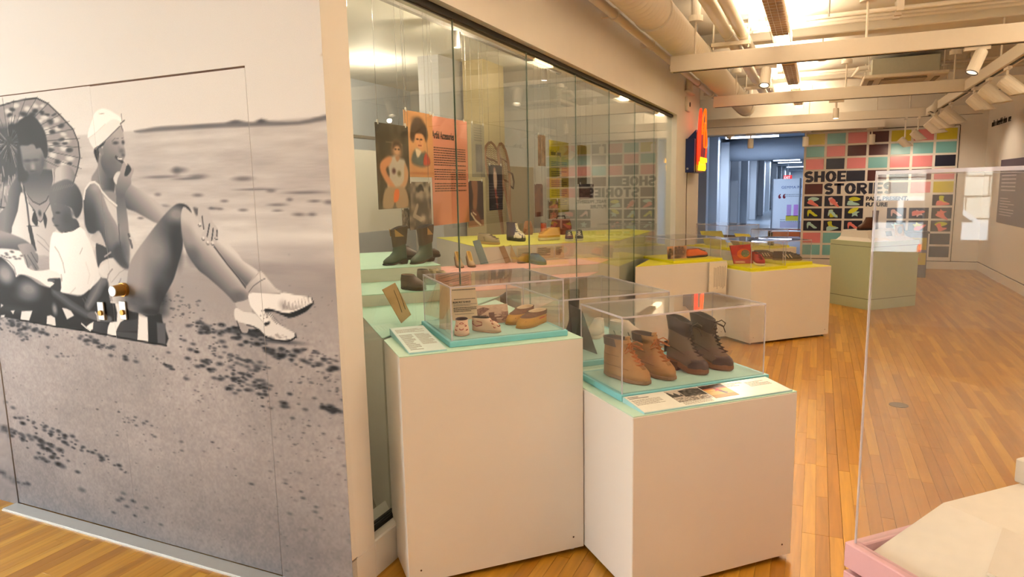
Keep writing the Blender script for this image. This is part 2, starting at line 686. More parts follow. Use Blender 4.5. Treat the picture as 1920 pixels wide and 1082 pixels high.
# ------------------------------------------------------------------ walls and ceiling
struct('ceiling', MB().box(-6.6, 3.2, -4.1, YB + 0.2, CEIL, CEIL + 0.15), ceiling_paint)
struct('wall_right', MB().box(XW, XW + 0.15, -4, YB + 0.1, 0, CEIL), white)
struct('baseboard_right', MB().bevel_box(XW - 0.012, XW, -4, YB, 0, 0.14), white_case)
struct('trim_right', MB().box(XW - 0.004, XW, -4, YB, 0.14, 0.155), dark_gap)
struct('wall_rear', MB().box(-6.6, XW + 0.1, -4.15, -4, 0, CEIL), white)
struct('wall_front', MB().box(-6.6, XF - 0.002, 2.04, 2.152, 0, CEIL), white)
# wall end beside the glass, with the little reveal line above its baseboard
struct('wall_end', MB().box(XF - 0.09, XF, 2.001, 2.153, 0.158, CEIL), white)
struct('baseboard_end', MB().box(XF - 0.06, XF, 2.001, 2.153, 0, 0.150), white_case)
struct('trim_end', MB().box(XF - 0.06, XF - 0.006, 2.004, 2.153, 0.150, 0.158), dark_gap)
struct('baseboard_glass', MB().bevel_box(-1.80, XF, 2.153, 8.62, 0, 0.165, 0.006), white_case)
struct('wall_header', MB().box(-1.80, XF, 2.153, 8.62, 2.462, CEIL), white)
struct('column_far', MB().box(-1.86, XF, 8.62, 10.36, 0, CEIL), white)
struct('trim_track_top', MB().box(XG - 0.02, XG + 0.02, 2.153, 8.62, 2.432, 2.462), black)
struct('trim_track_bottom', MB().box(XG - 0.02, XG + 0.02, 2.153, 8.62, 0.160, 0.182), black)


def glass_wall():
    ys = [2.156, 3.08, 4.02, 4.962, 5.862, 6.775, 7.65, 8.62]
    for k in range(7):
        w = structure_root('window_%d' % (k + 1))
        MB().box(XG - 0.0045, XG + 0.0045, ys[k] + 0.0022, ys[k + 1] - 0.0022, 0.182, 2.432).build('pane', glass, w)
        if k:
            MB().box(XG - 0.004, XG + 0.004, ys[k] - 0.0022, ys[k] + 0.0022, 0.182, 2.432).build('pane_edge', glass_edge, w)


glass_wall()

# display room behind the glass
inner = mat('display_wall', 'd6d2ca', 0.65, var=0.03, scale=3)
struct('wall_display_back', MB().box(-6.6, -6.5, 2.0, YB, 0, CEIL), mat('display_wall_blue', 'd4d9df', 0.65))
struct('wall_display_end', MB().box(-6.5, -1.86, 10.3, 10.4, 0, CEIL), inner)
struct('partition_grey', MB().box(-4.3, -4.22, 3.2, 7.2668, 1.19, 2.02), inner)
struct('partition_beige', MB().box(-4.32, -4.22, 9.2018, 10.29, 0, 1.9359), mat('partition_beige', 'd2c3a6', 0.65))
struct('column_white', MB().box(-4.75, -4.45, 7.7339, 8.7932, 0, CEIL), mat('column_white', 'd3d3d6', 0.6))
struct('column_cream', MB().box(-4.40, -4.10, 8.2906, 8.9398, 0, CEIL), mat('column_cream', 'd6c59c', 0.6))
struct('rail_display', MB().box(-4.3, -4.26, 3.0, 6.2, 2.14, 2.17), mat('rail_grey', '6d665e', 0.5))

# back wall with the colour panels, opening to the corridor
bw = struct('wall_back', MB().box(-0.275, XW + 0.1, YB, YB + 0.12, 0, CEIL).box(-3.2, -0.275, YB, YB + 0.12, 2.56, CEIL), white)
struct('trim_back', MB().box(-3.2, 2.24, YB - 0.012, YB, 2.555, 2.567), dark_gap)
struct('trim_back_edge', MB().box(2.236, 2.246, YB - 0.01, YB, 0.0, 2.56), dark_gap)
struct('baseboard_back', MB().bevel_box(-0.27, XW - 0.012, YB - 0.014, YB, 0, 0.135), white_case)
struct('trim_base_back', MB().box(-0.27, XW, YB - 0.004, YB, 0.135, 0.15), dark_gap)
struct('wall_soffit', MB().box(-3.2, 1.0355, 13.95, YB, 2.5589, 2.7071), white)
struct('wall_side_far', MB().box(-3.0, -2.9, 10.4, YB + 0.1, 0, CEIL), white)

# corridor
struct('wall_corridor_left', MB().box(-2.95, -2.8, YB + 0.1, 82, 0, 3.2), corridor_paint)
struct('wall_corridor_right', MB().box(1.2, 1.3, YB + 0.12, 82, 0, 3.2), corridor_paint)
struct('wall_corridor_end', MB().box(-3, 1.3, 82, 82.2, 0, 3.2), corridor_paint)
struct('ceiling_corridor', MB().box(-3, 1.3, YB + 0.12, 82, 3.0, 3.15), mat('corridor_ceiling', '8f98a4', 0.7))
cor = structure_root('trim_corridor')
for k, yc in enumerate((17.6, 19.6, 22.2, 25.0, 28.5, 32.5, 37, 42, 48, 55)):
    MB().bevel_box(-2.8, -2.55, yc, yc + 0.35, 0, 2.9, 0.01).build('pilaster', corridor_paint, cor)
    MB().box(-2.79, -2.77, yc + 0.5, yc + 1.5, 0.02, 2.15).build('door_panel', mat('corridor_door', 'dfe3e8', 0.5), cor)
    MB().box(-2.765, -2.70, yc + 0.6, yc + 0.64, 1.0, 1.1).build('door_handle', mat('handle_dark', '2b2b2e', 0.4), cor)

# left (street) wall with windows
WIN = [(-3.9, -2.05, 0.5, 3.0), (-1.95, -0.1, 0.5, 3.0), (0.40, 0.70, 0.93, 2.75), (1.0, 1.60, 0.79, 2.75)]


def street_wall():
    mb = MB()
    y = -4.1
    for (a, b, z0, z1) in WIN:
        mb.box(-6.6, -6.5, y, a, 0, CEIL).box(-6.6, -6.5, a, b, 0, z0).box(-6.6, -6.5, a, b, z1, CEIL)
        y = b
    mb.box(-6.6, -6.5, y, 2.0, 0, CEIL)
    struct('wall_street', mb, white)
    for k, (a, b, z0, z1) in enumerate(WIN):
        w = structure_root('window_%d' % (k + 8))
        f = MB()
        for q in ((a, a + 0.03, z0, z1), (b - 0.03, b, z0, z1), (a, b, z0, z0 + 0.03), (a, b, z1 - 0.03, z1)):
            f.box(-6.57, -6.53, q[0], q[1], q[2], q[3])
        f.build('window_frame', alu, w)
        MB().box(-6.553, -6.547, a + 0.03, b - 0.03, z0 + 0.03, z1 - 0.03).build('pane', glass, w)


street_wall()


# ------------------------------------------------------------------ street outside, seen mirrored in the clear case
def street():
    struct('ground_street', MB().box(-30, -6.6, -14, 16, -0.25, -0.12), mat('asphalt', 'b4b2ae', 0.8, var=0.1, scale=4))
    wl = struct('wall_stone', MB().box(-15.3, -15.0, -10, 12, -0.15, 5.2), mat('mortar', '9c9488', 0.9))
    stone = mat('stone_block', 'cfc6b8', 0.85, var=0.18, scale=3, bump=0.4)
    rnd = random.Random(8)
    z = -0.1
    while z < 5.0:
        h = rnd.uniform(0.38, 0.55)
        y = -4.0 - rnd.random()
        while y < 6:
            L = rnd.uniform(0.6, 1.3)
            d = rnd.uniform(0.03, 0.12)
            MB().bevel_box(-15.02, -15.0 + d, y + 0.015, y + L - 0.015, z + 0.012, z + h - 0.012, 0.02).build('stone', stone, wl)
            y += L
        z += h
    paint_ = mat('car_white', 'e9ebee', 0.2, coat=0.6)
    dark = mat('car_glass', '20262c', 0.1)
    car = thing('parked_car', 'white car parked across the street, mirrored in the clear case', 'car', (-12.6, 0.4, -0.12), math.pi / 2)
    prof = [(-2.1, 0.35), (-2.05, 0.75), (-1.5, 0.92), (-0.9, 0.98), (-0.35, 1.42), (1.0, 1.46), (1.75, 1.0), (2.05, 0.92), (2.1, 0.4)]
    b = MB()
    b.loft([[(x, y, z) for x, z in prof] + [(2.1, y, 0.3), (-2.1, y, 0.3)] for y in (-0.85, -0.8, 0.8, 0.85)], True, True).build('body', paint_, car, bevel=0.04)
    for y in (-0.86, 0.84):
        MB().loft([[(x, y + d, z) for x, z in ((-0.75, 1.0), (-0.3, 1.36), (0.3, 1.38), (0.3, 1.0))] for d in (0, 0.02)]).build('side_window', dark, car)
        MB().loft([[(x, y + d, z) for x, z in ((0.4, 1.0), (0.4, 1.38), (0.95, 1.38), (1.5, 1.0))] for d in (0, 0.02)]).build('side_window', dark, car)
        for x in (-1.35, 1.35):
            MB().cyl((x, y - 0.05, 0.33), (x, y + 0.07, 0.33), 0.33, n=20).build('wheel', mat('tyre', '1c1c1c', 0.8), car)
    cone = thing('traffic_cone', 'orange traffic cone on the street, mirrored in the clear case', 'cone', (-10.6, 0.55, -0.12))
    MB().box(-0.18, 0.18, -0.18, 0.18, 0, 0.03).build('base', mat('cone_orange', 'e2562c', 0.6), cone)
    MB().cyl((0, 0, 0.03), (0, 0, 0.7), 0.13, 0.03).build('body', mat('cone_orange', 'e2562c', 0.6), cone)


street()

# ------------------------------------------------------------------ the beach photograph printed over wall and double door
CLODS = [(-2.123,0.847,0.162,0.0388,46,58,0.0131,0.2),(-2.186,0.941,0.1642,0.0159,20,70,0.0105,0.2),(-1.953,0.987,0.1527,0.0153,30,52,0.0149,0.2),(-1.74,0.985,0.0779,0.0127,14,70,0.0094,0.2),(-2.28,1.038,0.0611,0.0091,12,60,0.0133,0.2),(-2.058,1.053,0.0857,0.0066,18,40,0.0127,0.05),(-3.589,0.974,0.1305,0.0301,40,70,0.0142,0.05),(-2.999,0.928,0.0938,0.0128,16,66,0.0126,0.2),(-3.497,0.906,0.1919,0.0109,8,90,0.0105,0.2),(-3.378,0.434,0.2324,0.017,26,60,0.0141,0.22),(-3.498,0.35,0.1092,0.0376,22,56,0.0182,0.4),(-3.751,0.401,0.0695,0.0119,10,66,0.0152,0.2),(-3.827,0.146,0.0953,0.0123,8,70,0.0157,0.2),(-1.673,0.774,0.0283,0.0065,10,50,0.0118,0.1),(-2.438,1.142,0.0636,0.0346,18,84,0.0069,0.2),(-2.383,1.081,0.1256,0.0461,14,100,0.0068,0.2),(-2.57,0.87,0.0335,0.0048,6,60,0.0115,0.3),(-1.696,0.884,0.0773,0.0319,16,90,0.0071,0.2),(-1.769,0.605,0.1339,0.0668,14,96,0.0074,0.2),(-2.749,0.565,0.107,0.018,8,84,0.0092,0.2),(-2.603,0.877,0.5064,0.073,40,112,0.0058,0.2),(-2.505,0.35,0.708,0.1531,50,104,0.0077,0.2),(-2.065,0.7,0.2917,0.0691,30,108,0.0057,0.2),(-1.807,1.116,0.1449,0.0737,40,120,0.0038,0.2),(-2.918,0.149,0.1142,0.0276,6,80,0.0131,0.2),(-1.868,0.387,0.1397,0.0696,10,96,0.0102,0.2)]
PRINT = [
('p',[-2.626,1.871,-2.561,1.876,-2.466,1.881,-2.284,1.878,-2.112,1.876,-2.056,1.883,-2.016,1.875,-1.95,1.869,-1.922,1.879,-1.897,1.87,-1.745,1.861,-1.622,1.875,-1.551,1.878,-1.552,1.859,-1.623,1.856,-1.746,1.848,-1.951,1.853,-2.171,1.859,-2.468,1.862,-2.589,1.862],112,0.0047),
('b',[-1.923,1.871],0.0236,0.0068,78,0.8),
('b',[-2.057,1.875],0.0328,0.006,90,0.7),
('b',[-2.227,1.872],0.0863,0.0061,95,0.5),
('b',[-2.289,1.6],0.0262,0.0064,88,0.62),
('b',[-2.146,1.575],0.0188,0.0052,88,0.62),
('b',[-2.207,1.546],0.0288,0.0051,88,0.62),
('b',[-2.172,1.544],0.0158,0.0042,88,0.62),
('b',[-2.051,1.539],0.0214,0.0054,88,0.62),
('b',[-2.221,1.548],0.0096,0.0042,88,0.62),
('b',[-1.873,1.558],0.0404,0.005,88,0.62),
('b',[-1.773,1.521],0.028,0.006,88,0.62),
('b',[-1.71,1.521],0.0192,0.0059,88,0.62),
('b',[-1.812,1.577],0.0141,0.006,88,0.62),
('b',[-1.694,1.57],0.0272,0.0049,88,0.62),
('b',[-1.628,1.566],0.0213,0.0077,88,0.62),
('b',[-1.9,1.611],0.0203,0.006,88,0.62),
('b',[-1.741,1.602],0.0828,0.0049,88,0.62),
('b',[-2.038,1.66],0.0484,0.0082,88,0.62),
('b',[-2.28,1.674],0.0455,0.0084,88,0.62),
('b',[-2.381,1.703],0.0401,0.0107,88,0.62),
('b',[-2.397,1.701],0.0202,0.0128,88,0.62),
('b',[-2.519,1.606],0.0175,0.0066,88,0.62),
('b',[-2.485,1.555],0.0278,0.0088,88,0.62),
('b',[-2.493,1.678],0.0899,0.0054,88,0.62),
('b',[-1.875,1.536],0.0231,0.004,88,0.62),
('b',[-1.974,1.618],0.0891,0.0041,88,0.62),
('b',[-2.34,1.667],0.0662,0.0043,88,0.62),
('b',[-1.993,1.433],0.384,0.025,196,0.5),
('b',[-1.679,1.442],0.1489,0.0119,205,0.6),
('b',[-1.785,1.385],0.2319,0.0284,150,0.5),
('b',[-1.899,1.279],0.43,0.0628,150,0.35),
('p',[-3.685,2.028,-3.514,2.034,-3.414,2.045,-3.318,2.049,-3.244,2.049,-3.169,2.02,-3.097,1.967,-3.017,1.9,-2.991,1.841,-2.991,1.779,-3.015,1.728,-3.055,1.668,-3.157,1.598,-3.371,1.544,-3.583,1.558,-3.786,1.58],138,0.0025),
('b',[-3.4,2.028],0.0178,0.0078,192,0.75),
('b',[-3.396,2.027],0.0178,0.0078,192,0.75),
('b',[-3.405,2.025],0.0178,0.0078,192,0.75),
('b',[-3.317,2.004],0.0174,0.0077,192,0.75),
('b',[-3.32,2.009],0.0174,0.0077,192,0.75),
('b',[-3.325,2.009],0.0175,0.0077,192,0.75),
('b',[-3.265,2.021],0.0143,0.0064,192,0.75),
('b',[-3.265,2.013],0.0143,0.0064,192,0.75),
('b',[-3.251,2.013],0.0143,0.0064,192,0.75),
('b',[-3.205,2.016],0.0113,0.0051,192,0.75),
('b',[-3.217,2.013],0.0113,0.0051,192,0.75),
('b',[-3.208,2.01],0.0113,0.0051,192,0.75),
('b',[-3.437,1.97],0.018,0.0079,192,0.75),
('b',[-3.444,1.965],0.0181,0.0079,192,0.75),
('b',[-3.446,1.97],0.0181,0.0079,192,0.75),
('b',[-3.471,2.008],0.0181,0.0079,192,0.75),
('b',[-3.461,2.0],0.0181,0.0079,192,0.75),
('b',[-3.47,2.006],0.0181,0.0079,192,0.75),
('b',[-3.201,1.963],0.0198,0.0089,192,0.75),
('b',[-3.202,1.961],0.0198,0.0089,192,0.75),
('b',[-3.21,1.965],0.0198,0.0089,192,0.75),
('b',[-3.125,1.944],0.0194,0.0089,192,0.75),
('b',[-3.135,1.945],0.0195,0.0089,192,0.75),
('b',[-3.12,1.947],0.0194,0.0088,192,0.75),
('b',[-3.126,1.907],0.0167,0.0076,192,0.75),
('b',[-3.12,1.907],0.0166,0.0076,192,0.75),
('b',[-3.116,1.909],0.0166,0.0076,192,0.75),
('b',[-3.191,1.907],0.0198,0.009,192,0.75),
('b',[-3.204,1.908],0.0198,0.009,192,0.75),
('b',[-3.199,1.907],0.0198,0.009,192,0.75),
('b',[-3.198,1.886],0.0113,0.0051,192,0.75),
('b',[-3.199,1.888],0.0113,0.0051,192,0.75),
('b',[-3.185,1.891],0.0113,0.0051,192,0.75),
('b',[-3.092,1.883],0.0138,0.0063,192,0.75),
('b',[-3.078,1.879],0.0137,0.0063,192,0.75),
('b',[-3.089,1.882],0.0138,0.0063,192,0.75),
('b',[-3.08,1.857],0.022,0.0102,192,0.75),
('b',[-3.083,1.855],0.022,0.0102,192,0.75),
('b',[-3.065,1.852],0.0219,0.0102,192,0.75),
('b',[-3.18,1.834],0.0141,0.0065,192,0.75),
('b',[-3.195,1.841],0.0142,0.0065,192,0.75),
('b',[-3.175,1.835],0.0141,0.0065,192,0.75),
('b',[-3.096,1.818],0.0194,0.009,192,0.75),
('b',[-3.092,1.819],0.0193,0.009,192,0.75),
('b',[-3.098,1.825],0.0194,0.009,192,0.75),
('b',[-3.175,1.796],0.0198,0.0091,192,0.75),
('b',[-3.178,1.788],0.0198,0.0091,192,0.75),
('b',[-3.177,1.797],0.0198,0.0091,192,0.75),
('b',[-3.068,1.775],0.0193,0.009,192,0.75),
('b',[-3.052,1.773],0.0192,0.009,192,0.75),
('b',[-3.062,1.776],0.0192,0.009,192,0.75),
('b',[-3.096,1.75],0.0194,0.009,192,0.75),
('b',[-3.113,1.754],0.0195,0.009,192,0.75),
('b',[-3.116,1.753],0.0195,0.0091,192,0.75),
('b',[-3.224,1.952],0.0114,0.0051,192,0.75),
('b',[-3.239,1.95],0.0114,0.0051,192,0.75),
('b',[-3.235,1.945],0.0114,0.0051,192,0.75),
('b',[-3.391,1.968],0.0119,0.0052,192,0.75),
('b',[-3.375,1.968],0.0118,0.0052,192,0.75),
('b',[-3.37,1.967],0.0118,0.0052,192,0.75),
('b',[-3.161,1.897],0.0157,0.0065,58,0.8),
('b',[-3.165,1.897],0.0157,0.0065,58,0.8),
('b',[-3.161,1.892],0.0157,0.0065,58,0.8),
('b',[-3.135,1.841],0.0134,0.0056,58,0.8),
('b',[-3.153,1.844],0.0135,0.0056,58,0.8),
('b',[-3.148,1.844],0.0134,0.0056,58,0.8),
('b',[-3.192,1.814],0.0136,0.0057,58,0.8),
('b',[-3.192,1.821],0.0136,0.0057,58,0.8),
('b',[-3.176,1.816],0.0136,0.0056,58,0.8),
('b',[-3.055,1.812],0.0175,0.0074,58,0.8),
('b',[-3.057,1.81],0.0175,0.0074,58,0.8),
('b',[-3.06,1.809],0.0175,0.0074,58,0.8),
('b',[-3.149,1.767],0.0135,0.0057,58,0.8),
('b',[-3.157,1.76],0.0135,0.0057,58,0.8),
('b',[-3.141,1.759],0.0135,0.0057,58,0.8),
('b',[-3.073,1.752],0.011,0.0047,58,0.8),
('b',[-3.063,1.752],0.011,0.0047,58,0.8),
('b',[-3.062,1.753],0.011,0.0047,58,0.8),
('b',[-3.095,1.916],0.0154,0.0064,58,0.8),
('b',[-3.104,1.915],0.0155,0.0064,58,0.8),
('b',[-3.088,1.922],0.0154,0.0064,58,0.8),
('b',[-3.216,1.977],0.0136,0.0056,58,0.8),
('b',[-3.222,1.986],0.0136,0.0056,58,0.8),
('b',[-3.217,1.985],0.0136,0.0056,58,0.8),
('b',[-3.344,1.983],0.0188,0.0075,58,0.8),
('b',[-3.364,1.989],0.0188,0.0076,58,0.8),
('b',[-3.351,1.984],0.0188,0.0076,58,0.8),
('b',[-3.165,1.934],0.0157,0.0065,58,0.8),
('b',[-3.175,1.944],0.0157,0.0065,58,0.8),
('b',[-3.159,1.943],0.0157,0.0065,58,0.8),
('b',[-3.265,1.997],0.0161,0.0065,58,0.8),
('b',[-3.267,1.991],0.0161,0.0065,58,0.8),
('b',[-3.265,1.993],0.0161,0.0065,58,0.8),
('b',[-3.287,1.981],0.0185,0.0075,58,0.8),
('b',[-3.292,1.98],0.0185,0.0075,58,0.8),
('b',[-3.288,1.976],0.0185,0.0075,58,0.8),
('b',[-3.43,2.009],0.0144,0.0057,58,0.8),
('b',[-3.44,2.014],0.0144,0.0057,58,0.8),
('b',[-3.427,2.009],0.0144,0.0057,58,0.8),
('b',[-3.178,1.971],0.0112,0.0046,58,0.8),
('b',[-3.194,1.974],0.0113,0.0046,58,0.8),
('b',[-3.18,1.972],0.0112,0.0046,58,0.8),
('b',[-3.145,1.967],0.0089,0.0037,58,0.8),
('b',[-3.126,1.972],0.0089,0.0037,58,0.8),
('b',[-3.133,1.97],0.0089,0.0037,58,0.8),
('b',[-3.099,1.859],0.0133,0.0056,58,0.8),
('b',[-3.112,1.858],0.0133,0.0056,58,0.8),
('b',[-3.095,1.861],0.0133,0.0056,58,0.8),
('b',[-3.091,1.842],0.011,0.0046,58,0.8),
('b',[-3.074,1.842],0.011,0.0046,58,0.8),
('b',[-3.085,1.84],0.011,0.0046,58,0.8),
('b',[-3.455,1.991],0.0145,0.0057,58,0.8),
('b',[-3.453,1.989],0.0145,0.0057,58,0.8),
('b',[-3.468,1.984],0.0145,0.0058,58,0.8),
('p',[-3.704,1.941,-3.534,1.942,-3.454,1.933,-3.401,1.872,-3.428,1.78,-3.46,1.707,-3.558,1.672,-3.762,1.689],70,0.0165),
('l',[-3.536,1.846,-3.574,1.828],0.0043,30,0.8),
('l',[-3.483,1.848,-3.466,1.792],0.0042,120,0.8),
('l',[-3.501,1.818,-3.509,1.789],0.0043,30,0.8),
('l',[-3.463,1.859,-3.396,1.854],0.0042,40,0.8),
('l',[-3.474,1.89,-3.446,1.952],0.0042,30,0.8),
('l',[-3.513,1.852,-3.555,1.831],0.0043,30,0.8),
('l',[-3.449,1.862,-3.369,1.866],0.0042,120,0.8),
('l',[-3.538,1.875,-3.62,1.902],0.0043,120,0.8),
('l',[-3.455,1.87,-3.395,1.89],0.0042,40,0.8),
('l',[-3.51,1.851,-3.577,1.809],0.0043,120,0.8),
('l',[-3.48,1.852,-3.462,1.825],0.0042,30,0.8),
('l',[-3.51,1.82,-3.528,1.778],0.0043,120,0.8),
('l',[-3.505,1.898,-3.513,1.929],0.0042,30,0.8),
('l',[-3.507,1.842,-3.533,1.809],0.0043,150,0.8),
('l',[-3.514,1.879,-3.573,1.932],0.0043,150,0.8),
('l',[-3.467,1.896,-3.416,1.985],0.0042,30,0.8),
('l',[-3.474,1.82,-3.457,1.748],0.0042,150,0.8),
('l',[-3.477,1.904,-3.467,1.941],0.0042,40,0.8),
('l',[-3.503,1.894,-3.524,1.96],0.0042,120,0.8),
('l',[-3.458,1.887,-3.386,1.956],0.0042,30,0.8),
('l',[-3.45,1.88,-3.405,1.908],0.0042,30,0.8),
('l',[-3.484,1.889,-3.473,1.954],0.0042,40,0.8),
('l',[-3.462,1.874,-3.41,1.904],0.0042,120,0.8),
('l',[-3.5,1.838,-3.511,1.812],0.0043,30,0.8),
('l',[-3.46,1.875,-3.397,1.913],0.0042,120,0.8),
('l',[-3.516,1.849,-3.542,1.834],0.0043,150,0.8),
('l',[-3.546,1.852,-3.625,1.836],0.0043,120,0.8),
('l',[-3.507,1.875,-3.529,1.895],0.0043,120,0.8),
('l',[-3.531,1.86,-3.596,1.856],0.0043,150,0.8),
('l',[-3.478,1.846,-3.457,1.808],0.0042,150,0.8),
('l',[-3.471,1.828,-3.444,1.761],0.0042,120,0.8),
('l',[-3.467,1.858,-3.385,1.845],0.0042,30,0.8),
('l',[-3.464,1.856,-3.432,1.848],0.0042,150,0.8),
('l',[-3.455,1.882,-3.392,1.928],0.0042,30,0.8),
('l',[-3.487,1.894,-3.479,1.989],0.0042,150,0.8),
('l',[-3.527,1.875,-3.6,1.909],0.0043,30,0.8),
('l',[-3.508,1.862,-3.603,1.868],0.0043,40,0.8),
('l',[-3.518,1.864,-3.556,1.867],0.0043,120,0.8),
('l',[-3.525,1.865,-3.574,1.872],0.0043,40,0.8),
('l',[-3.507,1.842,-3.546,1.792],0.0043,150,0.8),
('l',[-3.504,1.829,-3.523,1.78],0.0043,30,0.8),
('l',[-3.476,1.854,-3.42,1.816],0.0042,150,0.8),
('l',[-3.491,1.832,-3.497,1.771],0.0043,30,0.8),
('l',[-3.461,1.877,-3.389,1.925],0.0042,40,0.8),
('l',[-3.502,1.848,-3.549,1.795],0.0043,30,0.8),
('l',[-3.462,1.84,-3.398,1.779],0.0042,120,0.8),
('l',[-3.494,1.622,-3.5,1.581],0.0073,60,0.7),
('l',[-3.579,1.619,-3.578,1.587],0.0074,95,0.7),
('l',[-3.516,1.7,-3.512,1.657],0.0073,170,0.7),
('l',[-3.494,1.649,-3.493,1.612],0.0073,95,0.7),
('l',[-3.471,1.697,-3.486,1.658],0.0072,95,0.7),
('l',[-3.545,1.623,-3.541,1.597],0.0074,180,0.7),
('l',[-3.561,1.659,-3.572,1.628],0.0074,180,0.7),
('l',[-3.581,1.719,-3.592,1.675],0.0074,180,0.7),
('l',[-3.605,1.645,-3.615,1.614],0.0075,170,0.7),
('l',[-3.491,1.706,-3.497,1.669],0.0073,180,0.7),
('l',[-3.578,1.677,-3.592,1.641],0.0074,170,0.7),
('l',[-3.522,1.709,-3.533,1.67],0.0073,170,0.7),
('l',[-3.561,1.752,-3.557,1.708],0.0073,170,0.7),
('l',[-3.572,1.61,-3.565,1.566],0.0074,95,0.7),
('l',[-3.563,1.656,-3.573,1.621],0.0074,180,0.7),
('l',[-3.552,1.658,-3.552,1.62],0.0074,170,0.7),
('l',[-3.605,1.598,-3.615,1.571],0.0075,60,0.7),
('l',[-3.475,1.712,-3.485,1.675],0.0072,180,0.7),
('l',[-3.489,1.861,-3.496,2.062],0.0039,62,0.75),
('l',[-3.496,2.062,-3.496,2.068],0.0035,90,0.8),
('l',[-3.489,1.861,-3.414,2.046],0.0039,62,0.75),
('l',[-3.414,2.046,-3.412,2.052],0.0035,90,0.8),
('l',[-3.489,1.861,-3.326,2.05],0.0038,62,0.75),
('l',[-3.326,2.05,-3.321,2.055],0.0034,90,0.8),
('l',[-3.489,1.861,-3.244,2.049],0.0038,62,0.75),
('l',[-3.244,2.049,-3.237,2.054],0.0034,90,0.8),
('l',[-3.489,1.861,-3.169,2.02],0.0038,62,0.75),
('l',[-3.169,2.02,-3.16,2.025],0.0033,90,0.8),
('l',[-3.489,1.861,-3.097,1.967],0.0037,62,0.75),
('l',[-3.097,1.967,-3.086,1.97],0.0033,90,0.8),
('l',[-3.489,1.861,-3.048,1.932],0.0037,62,0.75),
('l',[-3.048,1.932,-3.036,1.934],0.0032,90,0.8),
('l',[-3.489,1.861,-3.017,1.9],0.0037,62,0.75),
('l',[-3.017,1.9,-3.004,1.901],0.0032,90,0.8),
('l',[-3.489,1.861,-2.992,1.857],0.0037,62,0.75),
('l',[-2.992,1.857,-2.978,1.857],0.0032,90,0.8),
('l',[-3.489,1.861,-2.991,1.82],0.0037,62,0.75),
('l',[-2.991,1.82,-2.977,1.819],0.0032,90,0.8),
('l',[-3.489,1.861,-2.992,1.774],0.0037,62,0.75),
('l',[-2.992,1.774,-2.978,1.772],0.0032,90,0.8),
('l',[-3.489,1.861,-3.003,1.73],0.0037,62,0.75),
('l',[-3.003,1.73,-2.99,1.727],0.0033,90,0.8),
('l',[-3.489,1.861,-3.038,1.701],0.0037,62,0.75),
('l',[-3.038,1.701,-3.025,1.696],0.0033,90,0.8),
('l',[-3.489,1.861,-3.556,2.032],0.0039,62,0.75),
('l',[-3.556,2.032,-3.558,2.037],0.0036,90,0.8),
('l',[-3.489,1.861,-3.618,1.553],0.004,62,0.75),
('l',[-3.618,1.553,-3.622,1.543],0.0038,90,0.8),
('l',[-3.489,1.861,-3.533,1.552],0.004,62,0.75),
('l',[-3.533,1.552,-3.534,1.543],0.0037,90,0.8),
('l',[-3.685,2.028,-3.514,2.034,-3.414,2.045,-3.318,2.049,-3.244,2.049,-3.169,2.02,-3.097,1.967,-3.017,1.9,-2.991,1.841,-2.991,1.779,-3.015,1.728,-3.055,1.668,-3.157,1.598,-3.371,1.544,-3.583,1.558,-3.786,1.58],0.0075,58,1.0),
('p',[-3.171,1.727,-3.138,1.741,-3.09,1.747,-3.053,1.727,-3.038,1.697,-3.056,1.676,-3.117,1.666,-3.19,1.656],150,0.0036,(-3.139,1.699,175,-3.044,1.684,110)),
('p',[-3.445,1.716,-3.385,1.73,-3.201,1.728,-3.186,1.679,-3.226,1.622,-3.264,1.584,-3.316,1.571,-3.363,1.587,-3.406,1.627,-3.44,1.68],100,0.0038,(-3.297,1.715,72,-3.297,1.593,122)),
('p',[-3.448,1.704,-3.429,1.653,-3.458,1.575,-3.5,1.511,-3.567,1.43,-3.641,1.444,-3.68,1.454,-3.667,1.511,-3.574,1.568,-3.541,1.631,-3.507,1.67],100,0.004,(-3.569,1.583,118,-3.46,1.544,62)),
('p',[-3.444,1.63,-3.392,1.586,-3.332,1.49,-3.235,1.576,-3.234,1.534,-3.215,1.457,-3.265,1.418,-3.284,1.335,-3.324,1.334,-3.381,1.337,-3.416,1.384,-3.557,1.431,-3.487,1.543],186,0.0033,(-3.506,1.481,196,-3.253,1.432,168)),
('p',[-3.402,1.629,-3.363,1.587,-3.316,1.571,-3.264,1.586,-3.237,1.615,-3.238,1.577,-3.286,1.534,-3.309,1.493,-3.329,1.49,-3.347,1.511,-3.359,1.546,-3.396,1.582],142,0.0026),
('l',[-3.403,1.625,-3.385,1.605,-3.364,1.586,-3.316,1.571,-3.263,1.588,-3.241,1.611],0.0051,52,1.0),
('l',[-3.396,1.58,-3.356,1.542,-3.343,1.499,-3.326,1.49,-3.308,1.499,-3.283,1.534,-3.239,1.575],0.0042,60,1.0),
('l',[-3.188,1.731,-3.192,1.679,-3.229,1.611],0.0093,165,1.0),
('l',[-3.434,1.708,-3.431,1.661,-3.402,1.613],0.0098,165,1.0),
('p',[-3.359,1.542,-3.386,1.503,-3.377,1.484,-3.355,1.47,-3.343,1.495],48,0.0026),
('p',[-3.289,1.536,-3.273,1.507,-3.281,1.48,-3.294,1.46,-3.301,1.503],48,0.0026),
('b',[-3.321,1.531],0.0103,0.0124,55,1.0),
('l',[-3.362,1.432,-3.311,1.405,-3.282,1.374],0.0046,120,0.7),
('l',[-3.362,1.401,-3.289,1.354],0.0046,110,0.7),
('l',[-3.431,1.471,-3.342,1.472],0.0043,90,0.8),
('l',[-3.419,1.657,-3.41,1.574,-3.411,1.46],0.0131,70,1.0),
('l',[-3.41,1.464,-3.403,1.416,-3.394,1.35],0.0298,56,1.0),
